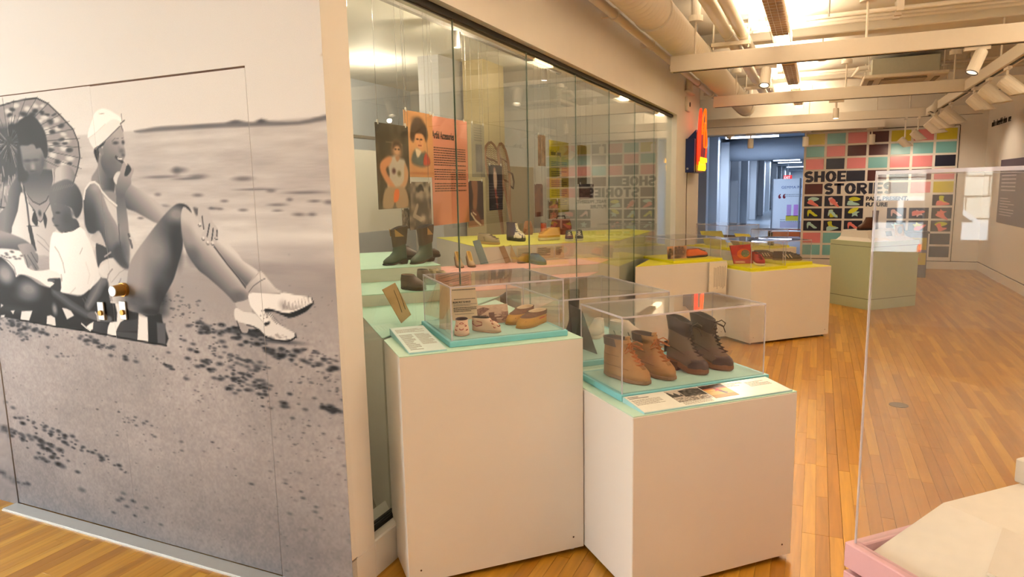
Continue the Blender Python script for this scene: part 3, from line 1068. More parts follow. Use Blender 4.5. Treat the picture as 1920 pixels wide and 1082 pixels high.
('p',[-3.417,1.947,-3.376,1.964,-3.31,1.98,-3.27,1.965,-3.245,1.941,-3.216,1.902,-3.207,1.857,-3.212,1.798,-3.233,1.78,-3.254,1.799,-3.261,1.826,-3.292,1.823,-3.303,1.843,-3.33,1.848,-3.351,1.837,-3.401,1.841,-3.415,1.848,-3.418,1.882,-3.43,1.914,-3.483,1.924,-3.465,1.946],54,0.0044),
('p',[-3.407,1.844,-3.356,1.843,-3.306,1.845,-3.291,1.827,-3.258,1.826,-3.241,1.788,-3.252,1.746,-3.276,1.713,-3.311,1.693,-3.348,1.697,-3.384,1.735,-3.407,1.778,-3.418,1.813],116,0.0041,(-3.326,1.813,122,-3.315,1.703,80)),
('p',[-3.422,1.86,-3.407,1.828,-3.4,1.751,-3.371,1.708,-3.395,1.68,-3.452,1.682,-3.449,1.76],62,0.0081),
('b',[-3.331,1.745],0.0157,0.017,150,0.8),
('b',[-3.365,1.775],0.0278,0.0063,66,0.8),
('b',[-3.305,1.776],0.0234,0.0058,66,0.8),
('b',[-3.335,1.726],0.0197,0.0044,60,0.7),
('b',[-3.322,1.711],0.0315,0.0061,78,0.8),
('b',[-3.329,1.694],0.0394,0.0097,82,0.6),
('b',[-3.249,1.762],0.0193,0.0287,72,0.6),
('p',[-3.892,1.113,-3.667,1.323,-3.617,1.289,-3.576,1.247,-3.559,1.223,-3.522,1.235,-3.455,1.22,-3.393,1.193,-3.321,1.178,-3.245,1.165,-3.169,1.153,-3.094,1.15,-3.032,1.182,-2.996,1.216,-2.936,1.245,-2.893,1.22,-2.889,1.132,-2.795,1.152,-2.701,1.085,-2.579,1.097,-2.564,1.065,-2.555,0.96,-2.83,0.97,-3.009,0.982,-3.12,0.99,-3.316,0.992,-3.478,1.0,-3.733,1.014,-3.915,1.014],42,0.0039),
('b',[-3.65,1.239],0.0655,0.0454,140,0.85),
('b',[-3.646,1.218],0.0393,0.0241,150,0.5),
('b',[-3.479,1.164],0.0713,0.037,128,0.9),
('b',[-3.503,1.128],0.0761,0.0239,100,0.6),
('b',[-3.636,1.058],0.1315,0.0163,75,0.4),
('b',[-3.305,1.158],0.0321,0.031,34,0.8),
('m',[-3.285,1.159,-3.17,1.101,-3.07,1.064,-3.003,1.063],[0.0288,0.0288,0.0256,0.0224],(44,88,60)),
('m',[-2.939,1.23,-2.976,1.18,-3.052,1.102],[0.0432,0.0401,0.0278],(60,112,50)),
('b',[-2.928,1.233],0.0399,0.022,104,0.7),
('l',[-3.083,1.138,-3.063,1.11],0.005,88,0.7),
('l',[-3.064,1.144,-3.046,1.12],0.005,80,0.7),
('q',[-3.556,1.052,-3.47,1.059,-3.509,1.003,-3.575,1.01],196,0.0028),
('q',[-3.361,1.039,-3.333,1.045,-3.302,1.034,-3.303,0.99,-3.374,0.992],196,0.0027),
('q',[-3.24,1.086,-3.208,1.084,-3.177,1.075,-3.158,1.053,-3.213,1.032],196,0.0026),
('q',[-3.646,1.049,-3.612,1.053,-3.628,1.032],196,0.0028),
('q',[-3.719,1.081,-3.699,1.073,-3.723,1.062],196,0.0029),
('q',[-3.732,1.021,-3.698,1.025,-3.704,1.014,-3.734,1.01],196,0.0029),
('b',[-3.296,1.076],0.0161,0.0234,150,0.8),
('q',[-2.71,1.093,-2.656,1.076,-2.667,0.962,-2.738,0.961,-2.723,1.028],206,0.0023),
('q',[-2.859,1.129,-2.829,1.131,-2.83,1.066,-2.801,1.064,-2.812,1.053,-2.837,1.041,-2.866,1.007,-2.875,0.969,-2.944,0.97,-2.931,1.011,-2.909,1.037,-2.86,1.044,-2.851,1.085],206,0.0024),
('q',[-3.08,1.005,-3.052,1.021,-3.022,1.033,-3.035,0.995,-3.054,0.99],206,0.0025),
('q',[-2.873,0.998,-2.733,1.0,-2.738,0.961,-2.875,0.967],70,0.0024),
('q',[-2.83,1.046,-2.72,1.065,-2.731,1.008,-2.87,0.998],62,0.0024),
('q',[-3.027,1.025,-2.923,1.023,-2.944,0.97,-3.034,0.979],60,0.0025),
('q',[-2.601,1.056,-2.546,1.056,-2.559,0.959,-2.608,0.961],86,0.0043),
('q',[-3.023,1.034,-2.929,1.031,-2.938,0.973,-3.031,0.985],62,0.0025),
('l',[-3.582,1.007,-3.316,0.992,-3.121,0.987,-2.83,0.97,-2.555,0.957],0.0083,28,1.0),
('p',[-3.054,1.071,-3.006,1.08,-2.972,1.066,-2.905,1.066,-2.896,1.046,-2.928,1.036,-3.001,1.039,-3.06,1.052],92,0.0031),
('l',[-3.003,1.078,-2.993,1.065,-2.991,1.04],0.0062,190,1.0),
('l',[-2.97,1.074,-2.982,1.061,-2.979,1.041],0.0062,190,1.0),
('l',[-2.934,1.072,-2.929,1.048],0.0062,185,1.0),
('p',[-3.211,1.026,-3.149,1.051,-3.114,1.032,-3.065,1.027,-3.08,1.009,-3.152,0.996,-3.19,1.002],46,0.0026),
('l',[-3.11,1.018,-3.082,1.001,-3.052,0.988],0.0064,200,1.0),
('p',[-3.687,1.367,-3.658,1.365,-3.524,1.363,-3.494,1.335,-3.466,1.272,-3.387,1.257,-3.265,1.269,-3.191,1.246,-3.249,1.215,-3.314,1.181,-3.389,1.21,-3.474,1.233,-3.543,1.235,-3.567,1.221,-3.579,1.264,-3.668,1.319,-3.696,1.322],204,0.0027),
('l',[-3.668,1.319,-3.608,1.298,-3.571,1.269,-3.563,1.234],0.0069,120,0.8),
('l',[-3.666,1.327,-3.618,1.315],0.007,90,0.8),
('b',[-3.621,1.337],0.0129,0.0042,70,0.8),
('b',[-3.57,1.343],0.0128,0.0042,70,0.8),
('b',[-3.56,1.321],0.0128,0.0042,70,0.8),
('b',[-3.5,1.327],0.0126,0.0042,70,0.8),
('b',[-3.597,1.316],0.0129,0.0042,70,0.8),
('b',[-3.548,1.311],0.0127,0.0042,70,0.8),
('b',[-3.616,1.329],0.0129,0.0042,70,0.8),
('b',[-3.52,1.313],0.0126,0.0042,70,0.8),
('b',[-3.576,1.347],0.0128,0.0042,70,0.8),
('p',[-3.814,1.459,-3.64,1.447,-3.506,1.419,-3.433,1.392,-3.392,1.355,-3.381,1.324,-3.454,1.328,-3.516,1.352,-3.659,1.36,-3.838,1.351],122,0.0034,(-3.558,1.434,138,-3.553,1.357,80)),
('p',[-3.513,1.382,-3.422,1.388,-3.393,1.363,-3.373,1.33,-3.38,1.298,-3.393,1.295,-3.378,1.268,-3.41,1.258,-3.436,1.283,-3.46,1.267,-3.474,1.302,-3.494,1.335,-3.516,1.365],128,0.003,(-3.491,1.353,140,-3.399,1.278,108)),
('l',[-3.454,1.332,-3.429,1.303,-3.399,1.265],0.0047,62,1.0),
('l',[-3.424,1.345,-3.402,1.316,-3.386,1.297],0.0047,62,1.0),
('l',[-3.478,1.332,-3.466,1.306,-3.462,1.272],0.0047,66,1.0),
('b',[-3.377,1.347],0.0122,0.0051,180,1.0),
('p',[-3.295,1.303,-3.275,1.378,-3.242,1.441,-3.194,1.44,-3.157,1.442,-3.102,1.449,-3.049,1.468,-3.014,1.451,-3.007,1.434,-2.99,1.406,-2.971,1.362,-2.951,1.291,-2.936,1.25,-2.97,1.217,-3.039,1.177,-3.092,1.155,-3.168,1.157,-3.238,1.164,-3.225,1.207,-3.213,1.23,-3.236,1.252,-3.274,1.261,-3.298,1.268,-3.291,1.316],212,0.0031,(-3.17,1.359,216,-2.966,1.242,196)),
('l',[-3.239,1.374,-3.217,1.35,-3.194,1.3,-3.19,1.255],0.0077,150,0.7),
('l',[-3.043,1.373,-3.066,1.345],0.0049,140,0.7),
('l',[-3.03,1.305,-3.014,1.252,-3.033,1.211],0.0093,185,0.6),
('l',[-3.217,1.246,-3.216,1.216],0.0064,150,0.7),
('l',[-3.169,1.157,-3.125,1.186],0.0064,170,0.6),
('p',[-3.321,1.217,-3.3,1.224,-3.246,1.227,-3.227,1.224,-3.238,1.165,-3.308,1.179,-3.277,1.201],52,0.0026),
('l',[-3.321,1.214,-3.275,1.214],0.0098,88,1.0),
('p',[-3.026,1.182,-2.994,1.225,-2.989,1.221,-3.012,1.191],205,0.0025),
('p',[-3.233,1.626,-3.214,1.655,-3.15,1.676,-3.09,1.682,-3.037,1.657,-3.009,1.615,-3.007,1.571,-3.026,1.533,-3.054,1.509,-3.073,1.516,-3.09,1.552,-3.135,1.564,-3.17,1.568,-3.205,1.572,-3.232,1.561,-3.243,1.6],62,0.0037,(-3.163,1.651,105,-3.023,1.554,52)),
('p',[-3.234,1.561,-3.205,1.574,-3.157,1.572,-3.096,1.553,-3.091,1.511,-3.063,1.503,-3.048,1.473,-3.096,1.454,-3.157,1.444,-3.181,1.441,-3.206,1.455,-3.223,1.476,-3.239,1.499,-3.226,1.519],92,0.0031,(-3.225,1.543,104,-3.077,1.458,64)),
('b',[-3.086,1.53],0.0112,0.0144,96,0.8),
('b',[-3.188,1.533],0.0153,0.0049,50,0.9),
('b',[-3.211,1.474],0.0155,0.0032,52,0.8),
('b',[-3.228,1.506],0.0078,0.0049,70,0.7),
('b',[-3.125,1.506],0.0377,0.0291,62,0.5),
('l',[-3.157,1.444,-3.096,1.452,-3.046,1.471],0.005,60,1.0),
('l',[-3.207,1.63,-3.191,1.648],0.0041,130,0.4),
('l',[-3.19,1.632,-3.173,1.65],0.004,130,0.4),
('l',[-3.172,1.635,-3.155,1.652],0.004,130,0.4),
('l',[-3.155,1.638,-3.137,1.654],0.004,130,0.4),
('l',[-3.138,1.641,-3.118,1.656],0.004,130,0.4),
('l',[-3.121,1.643,-3.1,1.658],0.004,130,0.4),
('l',[-3.104,1.646,-3.083,1.66],0.004,130,0.4),
('l',[-3.087,1.649,-3.065,1.662],0.0039,130,0.4),
('l',[-3.07,1.651,-3.047,1.663],0.0039,130,0.4),
('p',[-2.889,1.8,-2.864,1.784,-2.826,1.775,-2.774,1.743,-2.789,1.614,-2.868,1.627,-2.933,1.675,-2.887,1.723,-2.875,1.75],100,0.0035,(-2.892,1.692,128,-2.8,1.656,62)),
('p',[-3.003,1.581,-2.986,1.628,-2.95,1.663,-2.92,1.666,-2.888,1.646,-2.864,1.611,-2.807,1.572,-2.781,1.552,-2.791,1.468,-2.723,1.453,-2.703,1.43,-2.678,1.376,-2.72,1.321,-2.753,1.285,-2.925,1.276,-2.95,1.379,-2.981,1.411,-3.01,1.451],182,0.0029),
('p',[-2.868,1.626,-2.798,1.625,-2.773,1.606,-2.781,1.556,-2.796,1.564,-2.864,1.611],128,0.0058),
('p',[-2.947,1.395,-2.906,1.388,-2.868,1.369,-2.831,1.342,-2.857,1.326,-2.9,1.317,-2.946,1.285,-2.953,1.323],58,0.0024),
('p',[-2.979,1.419,-2.92,1.447,-2.885,1.39,-2.944,1.397],170,0.0024),
('p',[-2.686,1.659,-2.671,1.649,-2.609,1.622,-2.539,1.582,-2.49,1.556,-2.443,1.55,-2.449,1.506,-2.502,1.502,-2.539,1.486,-2.614,1.514,-2.666,1.535,-2.729,1.556,-2.73,1.609],130,0.0038,(-2.621,1.636,170,-2.71,1.533,66)),
('b',[-2.637,1.508],0.0165,0.0045,70,0.7),
('p',[-2.918,1.314,-2.833,1.333,-2.78,1.296,-2.748,1.285,-2.754,1.246,-2.93,1.24,-2.947,1.279],184,0.0024),
('l',[-2.862,1.294,-2.876,1.245],0.0036,120,0.6),
('p',[-2.951,1.279,-2.859,1.317,-2.747,1.289,-2.759,1.225,-2.79,1.135,-2.867,1.133,-2.88,1.18,-2.895,1.236,-2.928,1.251],184,0.003,(-2.926,1.267,192,-2.784,1.224,172)),
('l',[-2.759,1.288,-2.808,1.267,-2.868,1.221],0.0038,130,0.6),
('l',[-2.803,1.24,-2.822,1.215],0.0059,110,0.7),
('l',[-2.852,1.282,-2.886,1.257,-2.895,1.236],0.0072,120,0.8),
('l',[-2.888,1.132,-2.852,1.131],0.0091,185,1.0),
('l',[-2.893,1.14,-2.869,1.173],0.0042,130,1.0),
('p',[-2.772,1.613,-2.726,1.616,-2.724,1.59,-2.72,1.544,-2.718,1.483,-2.722,1.399,-2.735,1.321,-2.746,1.293,-2.79,1.308,-2.797,1.359,-2.788,1.437,-2.784,1.533],112,0.0029,(-2.765,1.575,96,-2.724,1.483,126)),
('p',[-2.998,1.593,-2.965,1.647,-2.921,1.661,-2.888,1.645,-2.864,1.611,-2.835,1.541,-2.788,1.471,-2.782,1.398,-2.771,1.34,-2.743,1.297,-2.759,1.287,-2.792,1.296,-2.833,1.33,-2.876,1.357,-2.887,1.4,-2.917,1.451,-2.958,1.438,-2.998,1.451,-3.009,1.514],112,0.0035,(-2.991,1.53,58,-2.879,1.599,132)),
('p',[-2.838,1.373,-2.782,1.398,-2.763,1.336,-2.746,1.293,-2.78,1.296,-2.827,1.33],62,0.0146),
('b',[-2.955,1.525],0.036,0.0615,56,0.7),
('b',[-2.9,1.642],0.0318,0.0139,150,0.6),
('b',[-2.845,1.436],0.0246,0.0471,122,0.5),
('b',[-2.762,1.366],0.0276,0.0517,70,0.6),
('l',[-2.78,1.483,-2.785,1.417,-2.78,1.374],0.0041,60,1.0),
('l',[-2.997,1.593,-2.979,1.636,-2.944,1.663,-2.911,1.667,-2.887,1.652,-2.865,1.624,-2.827,1.591,-2.78,1.562],0.0094,200,1.0),
('l',[-3.004,1.578,-3.012,1.474,-2.984,1.427],0.006,160,0.8),
('l',[-2.722,1.437,-2.71,1.383],0.0143,70,0.8),
('l',[-2.719,1.422,-2.705,1.418],0.0057,190,1.0),
('l',[-2.897,1.337,-2.852,1.357],0.0074,170,0.8),
('p',[-2.89,1.809,-2.853,1.823,-2.808,1.838,-2.816,1.823,-2.843,1.813,-2.861,1.78,-2.874,1.746,-2.892,1.781],48,0.0023),
('p',[-2.826,1.82,-2.805,1.838,-2.754,1.869,-2.706,1.895,-2.695,1.877,-2.69,1.851,-2.695,1.814,-2.69,1.788,-2.696,1.768,-2.708,1.755,-2.715,1.741,-2.728,1.713,-2.767,1.697,-2.801,1.679,-2.837,1.707,-2.854,1.749,-2.843,1.779],140,0.0028,(-2.714,1.84,158,-2.803,1.701,82)),
('p',[-2.86,1.806,-2.843,1.813,-2.829,1.803,-2.831,1.782,-2.848,1.781],120,0.0023),
('l',[-2.768,1.836,-2.746,1.848,-2.725,1.846],0.0025,74,0.8),
('b',[-2.746,1.828],0.0168,0.0062,58,0.9),
('b',[-2.699,1.828],0.0086,0.0075,52,0.9),
('l',[-2.707,1.844,-2.693,1.848],0.0025,74,0.8),
('b',[-2.714,1.793],0.015,0.01,86,0.7),
('b',[-2.707,1.775],0.01,0.0067,66,0.7),
('b',[-2.729,1.805],0.0067,0.0089,120,0.5),
('l',[-2.753,1.768,-2.733,1.756,-2.712,1.744],0.014,54,1.0),
('l',[-2.741,1.763,-2.728,1.759,-2.718,1.759],0.0061,215,1.0),
('b',[-2.771,1.753],0.0271,0.0224,88,0.35),
('b',[-2.72,1.731],0.0201,0.0067,100,0.5),
('p',[-2.925,1.862,-2.912,1.892,-2.877,1.939,-2.853,1.963,-2.811,1.975,-2.767,1.966,-2.736,1.952,-2.7,1.932,-2.694,1.909,-2.711,1.896,-2.754,1.872,-2.81,1.841,-2.853,1.821,-2.89,1.81,-2.918,1.854],228,0.0028),
('p',[-2.918,1.856,-2.861,1.878,-2.805,1.906,-2.745,1.927,-2.694,1.909,-2.711,1.895,-2.754,1.871,-2.81,1.841,-2.853,1.82,-2.89,1.81],212,0.0022),
('l',[-2.831,1.956,-2.798,1.952],0.0034,160,1.0),
('l',[-2.918,1.856,-2.861,1.878,-2.799,1.91],0.0034,196,1.0),
('l',[-2.887,1.81,-2.853,1.82,-2.81,1.84,-2.754,1.871,-2.708,1.896],0.0045,84,1.0),
('l',[-2.704,1.905,-2.677,1.918],0.0055,80,1.0),
('l',[-2.702,1.903,-2.692,1.875],0.0055,90,1.0),
('l',[-2.692,1.946,-2.694,1.909],0.0038,120,1.0),
('p',[-2.738,1.704,-2.712,1.744,-2.693,1.74,-2.709,1.692,-2.687,1.691,-2.661,1.719,-2.65,1.709,-2.672,1.676,-2.675,1.654,-2.711,1.624,-2.732,1.595,-2.772,1.595,-2.778,1.645,-2.756,1.678],138,0.0028,(-2.717,1.71,150,-2.749,1.609,92)),
('p',[-2.685,1.738,-2.668,1.724,-2.667,1.709,-2.693,1.688,-2.712,1.69,-2.699,1.718],46,0.0022),
('l',[-2.704,1.751,-2.689,1.733],0.0039,190,1.0),
('l',[-2.785,1.671,-2.771,1.652],0.0045,70,1.0),
('p',[-2.784,1.679,-2.758,1.705,-2.735,1.704,-2.756,1.678,-2.769,1.652],190,0.0023),
('p',[-2.737,1.306,-2.68,1.368,-2.616,1.422,-2.553,1.474,-2.475,1.532,-2.415,1.565,-2.369,1.565,-2.338,1.545,-2.33,1.506,-2.366,1.462,-2.392,1.429,-2.404,1.38,-2.434,1.321,-2.471,1.252,-2.52,1.193,-2.567,1.135,-2.581,1.104,-2.614,1.086,-2.687,1.091,-2.771,1.1,-2.79,1.138,-2.766,1.225],132,0.0033,(-2.67,1.299,142,-2.481,1.25,50)),
('b',[-2.42,1.523],0.0496,0.0307,160,0.7),
('b',[-2.561,1.37],0.0716,0.0548,140,0.6),
('b',[-2.437,1.39],0.0283,0.0716,44,0.75),
('b',[-2.713,1.144],0.0893,0.0383,70,0.75),
('b',[-2.563,1.163],0.0461,0.0608,42,0.8),
('b',[-2.632,1.101],0.0741,0.019,36,0.8),
('p',[-2.224,1.398,-2.208,1.431,-2.184,1.44,-2.136,1.4,-2.097,1.368,-2.072,1.339,-2.032,1.319,-1.995,1.295,-2.024,1.258,-2.06,1.231,-2.082,1.238,-2.131,1.293,-2.177,1.343],176,0.0025,(-2.085,1.343,190,-2.12,1.289,96)),
('p',[-2.376,1.554,-2.339,1.534,-2.317,1.517,-2.281,1.463,-2.223,1.403,-2.156,1.328,-2.104,1.276,-2.068,1.237,-2.051,1.209,-2.06,1.175,-2.13,1.167,-2.154,1.183,-2.192,1.212,-2.241,1.245,-2.28,1.27,-2.323,1.295,-2.363,1.339,-2.386,1.378,-2.398,1.429,-2.397,1.506],158,0.0026,(-2.204,1.36,178,-2.287,1.261,72)),
('b',[-2.363,1.44],0.0276,0.0396,140,0.6),
('b',[-2.343,1.352],0.0306,0.031,84,0.6),
('l',[-2.221,1.392,-2.159,1.324,-2.104,1.27,-2.066,1.228],0.0076,48,0.9),
('b',[-2.101,1.196],0.0402,0.0218,70,0.5),
('p',[-2.32,1.55,-2.293,1.546,-2.286,1.534,-2.307,1.518],92,0.0051),
('p',[-2.293,1.546,-2.27,1.554,-2.236,1.541,-2.219,1.494,-2.195,1.466,-2.197,1.427,-2.222,1.399,-2.255,1.401,-2.28,1.417,-2.286,1.442,-2.268,1.462,-2.295,1.476,-2.297,1.514],172,0.002),
('l',[-2.274,1.514,-2.273,1.486,-2.272,1.464],0.0067,62,1.0),
('l',[-2.237,1.484,-2.248,1.454,-2.256,1.434],0.0067,62,1.0),
('l',[-2.219,1.466,-2.226,1.439,-2.233,1.418],0.0066,62,1.0),
('l',[-2.199,1.459,-2.202,1.435],0.0066,62,1.0),
('l',[-2.3,1.481,-2.295,1.474,-2.285,1.476],0.0036,62,1.0),
('l',[-2.287,1.425,-2.282,1.418,-2.272,1.42],0.0036,62,1.0),
('l',[-2.263,1.407,-2.258,1.401,-2.248,1.402],0.0036,62,1.0),
('l',[-2.237,1.404,-2.232,1.398,-2.222,1.399],0.0036,62,1.0),
('l',[-2.214,1.427,-2.209,1.421,-2.199,1.423],0.0036,62,1.0),
('b',[-2.29,1.485],0.0048,0.0043,205,1.0),
('b',[-2.278,1.428],0.0048,0.0044,205,1.0),
('b',[-2.255,1.411],0.0048,0.0043,205,1.0),
('b',[-2.228,1.409],0.0047,0.0043,205,1.0),
('b',[-2.059,1.046],0.1144,0.011,62,0.8),
('b',[-1.922,1.024],0.1098,0.0087,58,0.8),
('p',[-2.132,1.165,-2.089,1.176,-2.052,1.184,-2.045,1.143,-2.055,1.129,-2.109,1.137],168,0.002),
('p',[-2.143,1.116,-2.131,1.146,-2.088,1.132,-2.028,1.127,-1.983,1.092,-1.952,1.135,-1.937,1.128,-1.933,1.112,-1.898,1.089,-1.853,1.071,-1.825,1.059,-1.83,1.04,-1.898,1.029,-1.951,1.033,-1.992,1.049,-2.017,1.069,-2.049,1.077,-2.082,1.083,-2.131,1.091],198,0.002),
('p',[-2.126,1.087,-2.077,1.077,-2.077,1.048,-2.108,1.048],150,0.002),
('l',[-2.079,1.079,-2.044,1.075,-2.013,1.06,-1.99,1.043],0.0055,60,1.0),
('l',[-1.99,1.039,-1.946,1.03,-1.898,1.027,-1.856,1.032,-1.828,1.046],0.0073,34,1.0),
('l',[-2.131,1.091,-2.113,1.045],0.0051,40,1.0),
('l',[-1.828,1.059,-1.826,1.047],0.0072,46,1.0),
('l',[-1.957,1.135,-1.938,1.111,-1.919,1.094],0.0034,90,1.0),
('l',[-1.949,1.135,-1.922,1.112,-1.9,1.091],0.0034,100,1.0),
('l',[-1.972,1.032,-1.97,1.037],0.0025,90,0.6),
('l',[-1.966,1.032,-1.963,1.04],0.0025,90,0.6),
('l',[-1.959,1.033,-1.956,1.042],0.0025,90,0.6),
('l',[-1.953,1.033,-1.95,1.044],0.0025,90,0.6),
('l',[-1.946,1.034,-1.943,1.046],0.0025,90,0.6),
('l',[-1.94,1.034,-1.937,1.048],0.0025,90,0.6),
('l',[-1.934,1.035,-1.93,1.05],0.0025,90,0.6),
('l',[-1.927,1.035,-1.923,1.052],0.0025,90,0.6),
('l',[-1.921,1.036,-1.917,1.055],0.0024,90,0.6),
('l',[-1.914,1.036,-1.911,1.053],0.0024,90,0.6),
('l',[-1.908,1.036,-1.904,1.052],0.0024,90,0.6),
('l',[-1.902,1.037,-1.898,1.051],0.0024,90,0.6),
('l',[-1.895,1.037,-1.892,1.05],0.0024,90,0.6),
('l',[-1.889,1.038,-1.886,1.048],0.0024,90,0.6),
('l',[-1.883,1.038,-1.88,1.047],0.0024,90,0.6),
('l',[-1.876,1.039,-1.874,1.046],0.0024,90,0.6),
('p',[-1.995,1.294,-1.974,1.296,-1.94,1.263,-1.911,1.236,-1.884,1.221,-1.966,1.212,-2.052,1.211,-2.067,1.234],178,0.0024,(-1.992,1.276,190,-2.013,1.222,158)),
('l',[-2.055,1.213,-2.028,1.239,-1.993,1.259,-1.96,1.273],0.0037,96,1.0),
('l',[-2.067,1.234,-1.995,1.293],0.0037,150,0.8),
('p',[-2.052,1.209,-1.977,1.212,-1.903,1.212,-1.871,1.221,-1.82,1.214,-1.745,1.207,-1.729,1.189,-1.764,1.158,-1.806,1.138,-1.843,1.122,-1.876,1.127,-1.92,1.14,-1.972,1.147,-1.976,1.134,-1.955,1.098,-1.978,1.083,-1.993,1.1,-2.042,1.147,-2.055,1.171],212,0.0019),
('p',[-1.978,1.148,-1.955,1.154,-1.924,1.149,-1.867,1.14,-1.82,1.151,-1.773,1.17,-1.729,1.19,-1.733,1.18,-1.77,1.15,-1.843,1.122,-1.879,1.127,-1.925,1.14,-1.973,1.138],36,0.0019),
('p',[-1.985,1.092,-1.955,1.101,-1.956,1.091,-1.978,1.082],36,0.002),
('l',[-1.736,1.202,-1.729,1.188],0.006,50,1.0),
('b',[-1.879,1.171],0.0188,0.0169,120,0.45),
('l',[-1.887,1.151,-1.888,1.168],0.0026,100,0.6),
('l',[-1.881,1.152,-1.879,1.174],0.0026,100,0.6),
('l',[-1.876,1.152,-1.871,1.181],0.0026,100,0.6),
('l',[-1.87,1.152,-1.869,1.187],0.0026,100,0.6),
('l',[-1.864,1.153,-1.863,1.169],0.0026,100,0.6),
('l',[-1.859,1.153,-1.855,1.175],0.0026,100,0.6),
('l',[-1.853,1.153,-1.852,1.182],0.0026,100,0.6),
('l',[-1.847,1.154,-1.844,1.188],0.0026,100,0.6),
('l',[-1.841,1.154,-1.838,1.17],0.0026,100,0.6),
('l',[-1.836,1.154,-1.836,1.176],0.0026,100,0.6),
('l',[-1.83,1.154,-1.828,1.183],0.0026,100,0.6),
('l',[-1.824,1.156,-1.819,1.191],0.0026,100,0.6),
('l',[-1.819,1.158,-1.819,1.174],0.0026,100,0.6),
('l',[-1.813,1.16,-1.811,1.183],0.0026,100,0.6),
('l',[-1.807,1.162,-1.803,1.191],0.0026,100,0.6),
('l',[-1.801,1.164,-1.8,1.198],0.0026,100,0.6),
('l',[-1.796,1.166,-1.794,1.182],0.0026,100,0.6),
('l',[-1.79,1.168,-1.786,1.19],0.0026,100,0.6),
('l',[-1.784,1.17,-1.784,1.198],0.0026,100,0.6),
('l',[-1.778,1.172,-1.776,1.206],0.0026,100,0.6),
('l',[-1.773,1.174,-1.769,1.19],0.0026,100,0.6),
('l',[-1.767,1.176,-1.767,1.198],0.0026,100,0.6),
('l',[-1.761,1.178,-1.759,1.206],0.0026,100,0.6),
('l',[-1.756,1.179,-1.751,1.214],0.0026,100,0.6),
('l',[-1.75,1.181,-1.751,1.197],0.0026,100,0.6),
('l',[-1.745,1.183,-1.743,1.205],0.0025,100,0.6),
('b',[-1.994,1.141],0.0028,0.0022,60,1.0),
('b',[-1.979,1.125],0.0028,0.0022,60,1.0),
('b',[-2.001,1.122],0.0028,0.0022,60,1.0),
('b',[-1.984,1.111],0.0028,0.0022,60,1.0),
('b',[-1.967,1.116],0.0028,0.0022,60,1.0),
]



def sand_ops():
    r = random.Random(11)
    ops = []
    for cx, cz, w, h, n, v, size, tilt in CLODS:
        for _ in range(int(n * 2.4)):
            x, z = r.gauss(0, w), r.gauss(0, h)
            q = r.uniform(0.25, 0.95) * size
            ops.append(('b', (cx + x, cz + z - tilt * x), q * 1.5, q * 0.62, v + r.uniform(-26, 22), r.uniform(0.6, 1.0)))
    for _ in range(140):
        ops.append(('b', (r.uniform(-3.9, -1.62), r.uniform(0.05, 1.0)), r.uniform(0.002, 0.006), r.uniform(0.0015, 0.003), r.uniform(84, 112), 0.6))
    return ops


SAND_OPS = sand_ops()


def mural_light(X, Z):
    zz = np.array([-0.5, 0.0, 0.26, 0.46, 0.86, 1.064, 1.264, 1.325, 1.385, 1.505, 1.605, 1.705, 1.868, 1.876, 2.2, 3.3])
    ll = np.array([118, 124, 132, 141, 150, 152, 143, 150, 188, 182, 172, 174, 182, 204, 203, 200.])
    L = np.interp(Z, zz, ll)
    sand = np.clip((1.2 - Z) / 0.2, 0, 1)
    n = (value_noise(X, Z, 0.009, 1) - .5) * 13 + (value_noise(X, Z, 0.024, 2) - .5) * 8 + (value_noise(X, Z * 1.6, 0.13, 3) - .5) * 8 + (value_noise(X, Z * 1.5, 0.4, 5) - .5) * 12
    L = L + n * sand
    sea = np.clip((Z - 1.2) / 0.1, 0, 1) * np.clip((1.87 - Z) / 0.03, 0, 1)
    L = L + sea * ((value_noise(X, Z * 7, 0.16, 7) - .5) * 20 + (value_noise(X, Z * 9, 0.05, 8) - .5) * 7)
    paint(X, Z, L, SAND_OPS)
    paint(X, Z, L, PRINT)
    return L


def ink_tone(L):
    v = np.clip(L * 1.18 - 17, 6, 250)
    t = np.clip((v - 60) / 150, 0, 1)[:, None]
    m = np.exp(-((v - 150) / 45) ** 2)[:, None]
    return v[:, None] * (np.array([0.97, 0.985, 1.06]) * (1 - t) + np.array([1.0, 0.985, 0.975]) * t) * (1 - m + m * np.array([1.01, 0.965, 0.945]))


def build_mural():
    root = thing('beach_photo_mural', 'wall-high black and white beach photograph of seated bathers printed across wall and door', 'mural', (-2.9, 2.0, 0))
    m = print_mat('mural_print', 0.5, 0.05, 0.10)

    def sheet(name, x0, x1, z0, z1, step, y=0.0, thick=0.03, parent=root):
        f = lambda u, v: ink_tone(mural_light(x0 + u, z0 + v))
        return print_sheet(name, m, parent, (x0 + 2.9, y, z0), (1, 0, 0), (0, 0, 1), x1 - x0, z1 - z0, max(2, int((x1 - x0) / step)), max(2, int((z1 - z0) / step)), f, thick)
    sheet('print_panel', -4.9, -3.791, 0.0, 2.076, 0.02)
    sheet('print_panel', -4.9, XF, 2.079, CEIL, 0.02)
    sheet('print_panel', -1.985, XF, 0.0, 2.079, 0.0055)
    lf = sheet('door_leaf', -3.787, -2.8765, 0.012, 2.074, 0.0045, 0.004)
    rt = sheet('door_leaf', -2.8725, -1.989, 0.012, 2.071, 0.0045, 0.002)
    return root, lf, rt


mural, leaf_a, leaf_b = build_mural()
struct('trim_door_head', MB().box(-3.79, -1.986, 2.006, 2.04, 2.071, 2.0795), mat('gap_wood', '5b3d28', 0.7))
struct('trim_door_gap', MB().box(-2.877, -2.872, 2.012, 2.04, 0.012, 2.074), dark_gap)
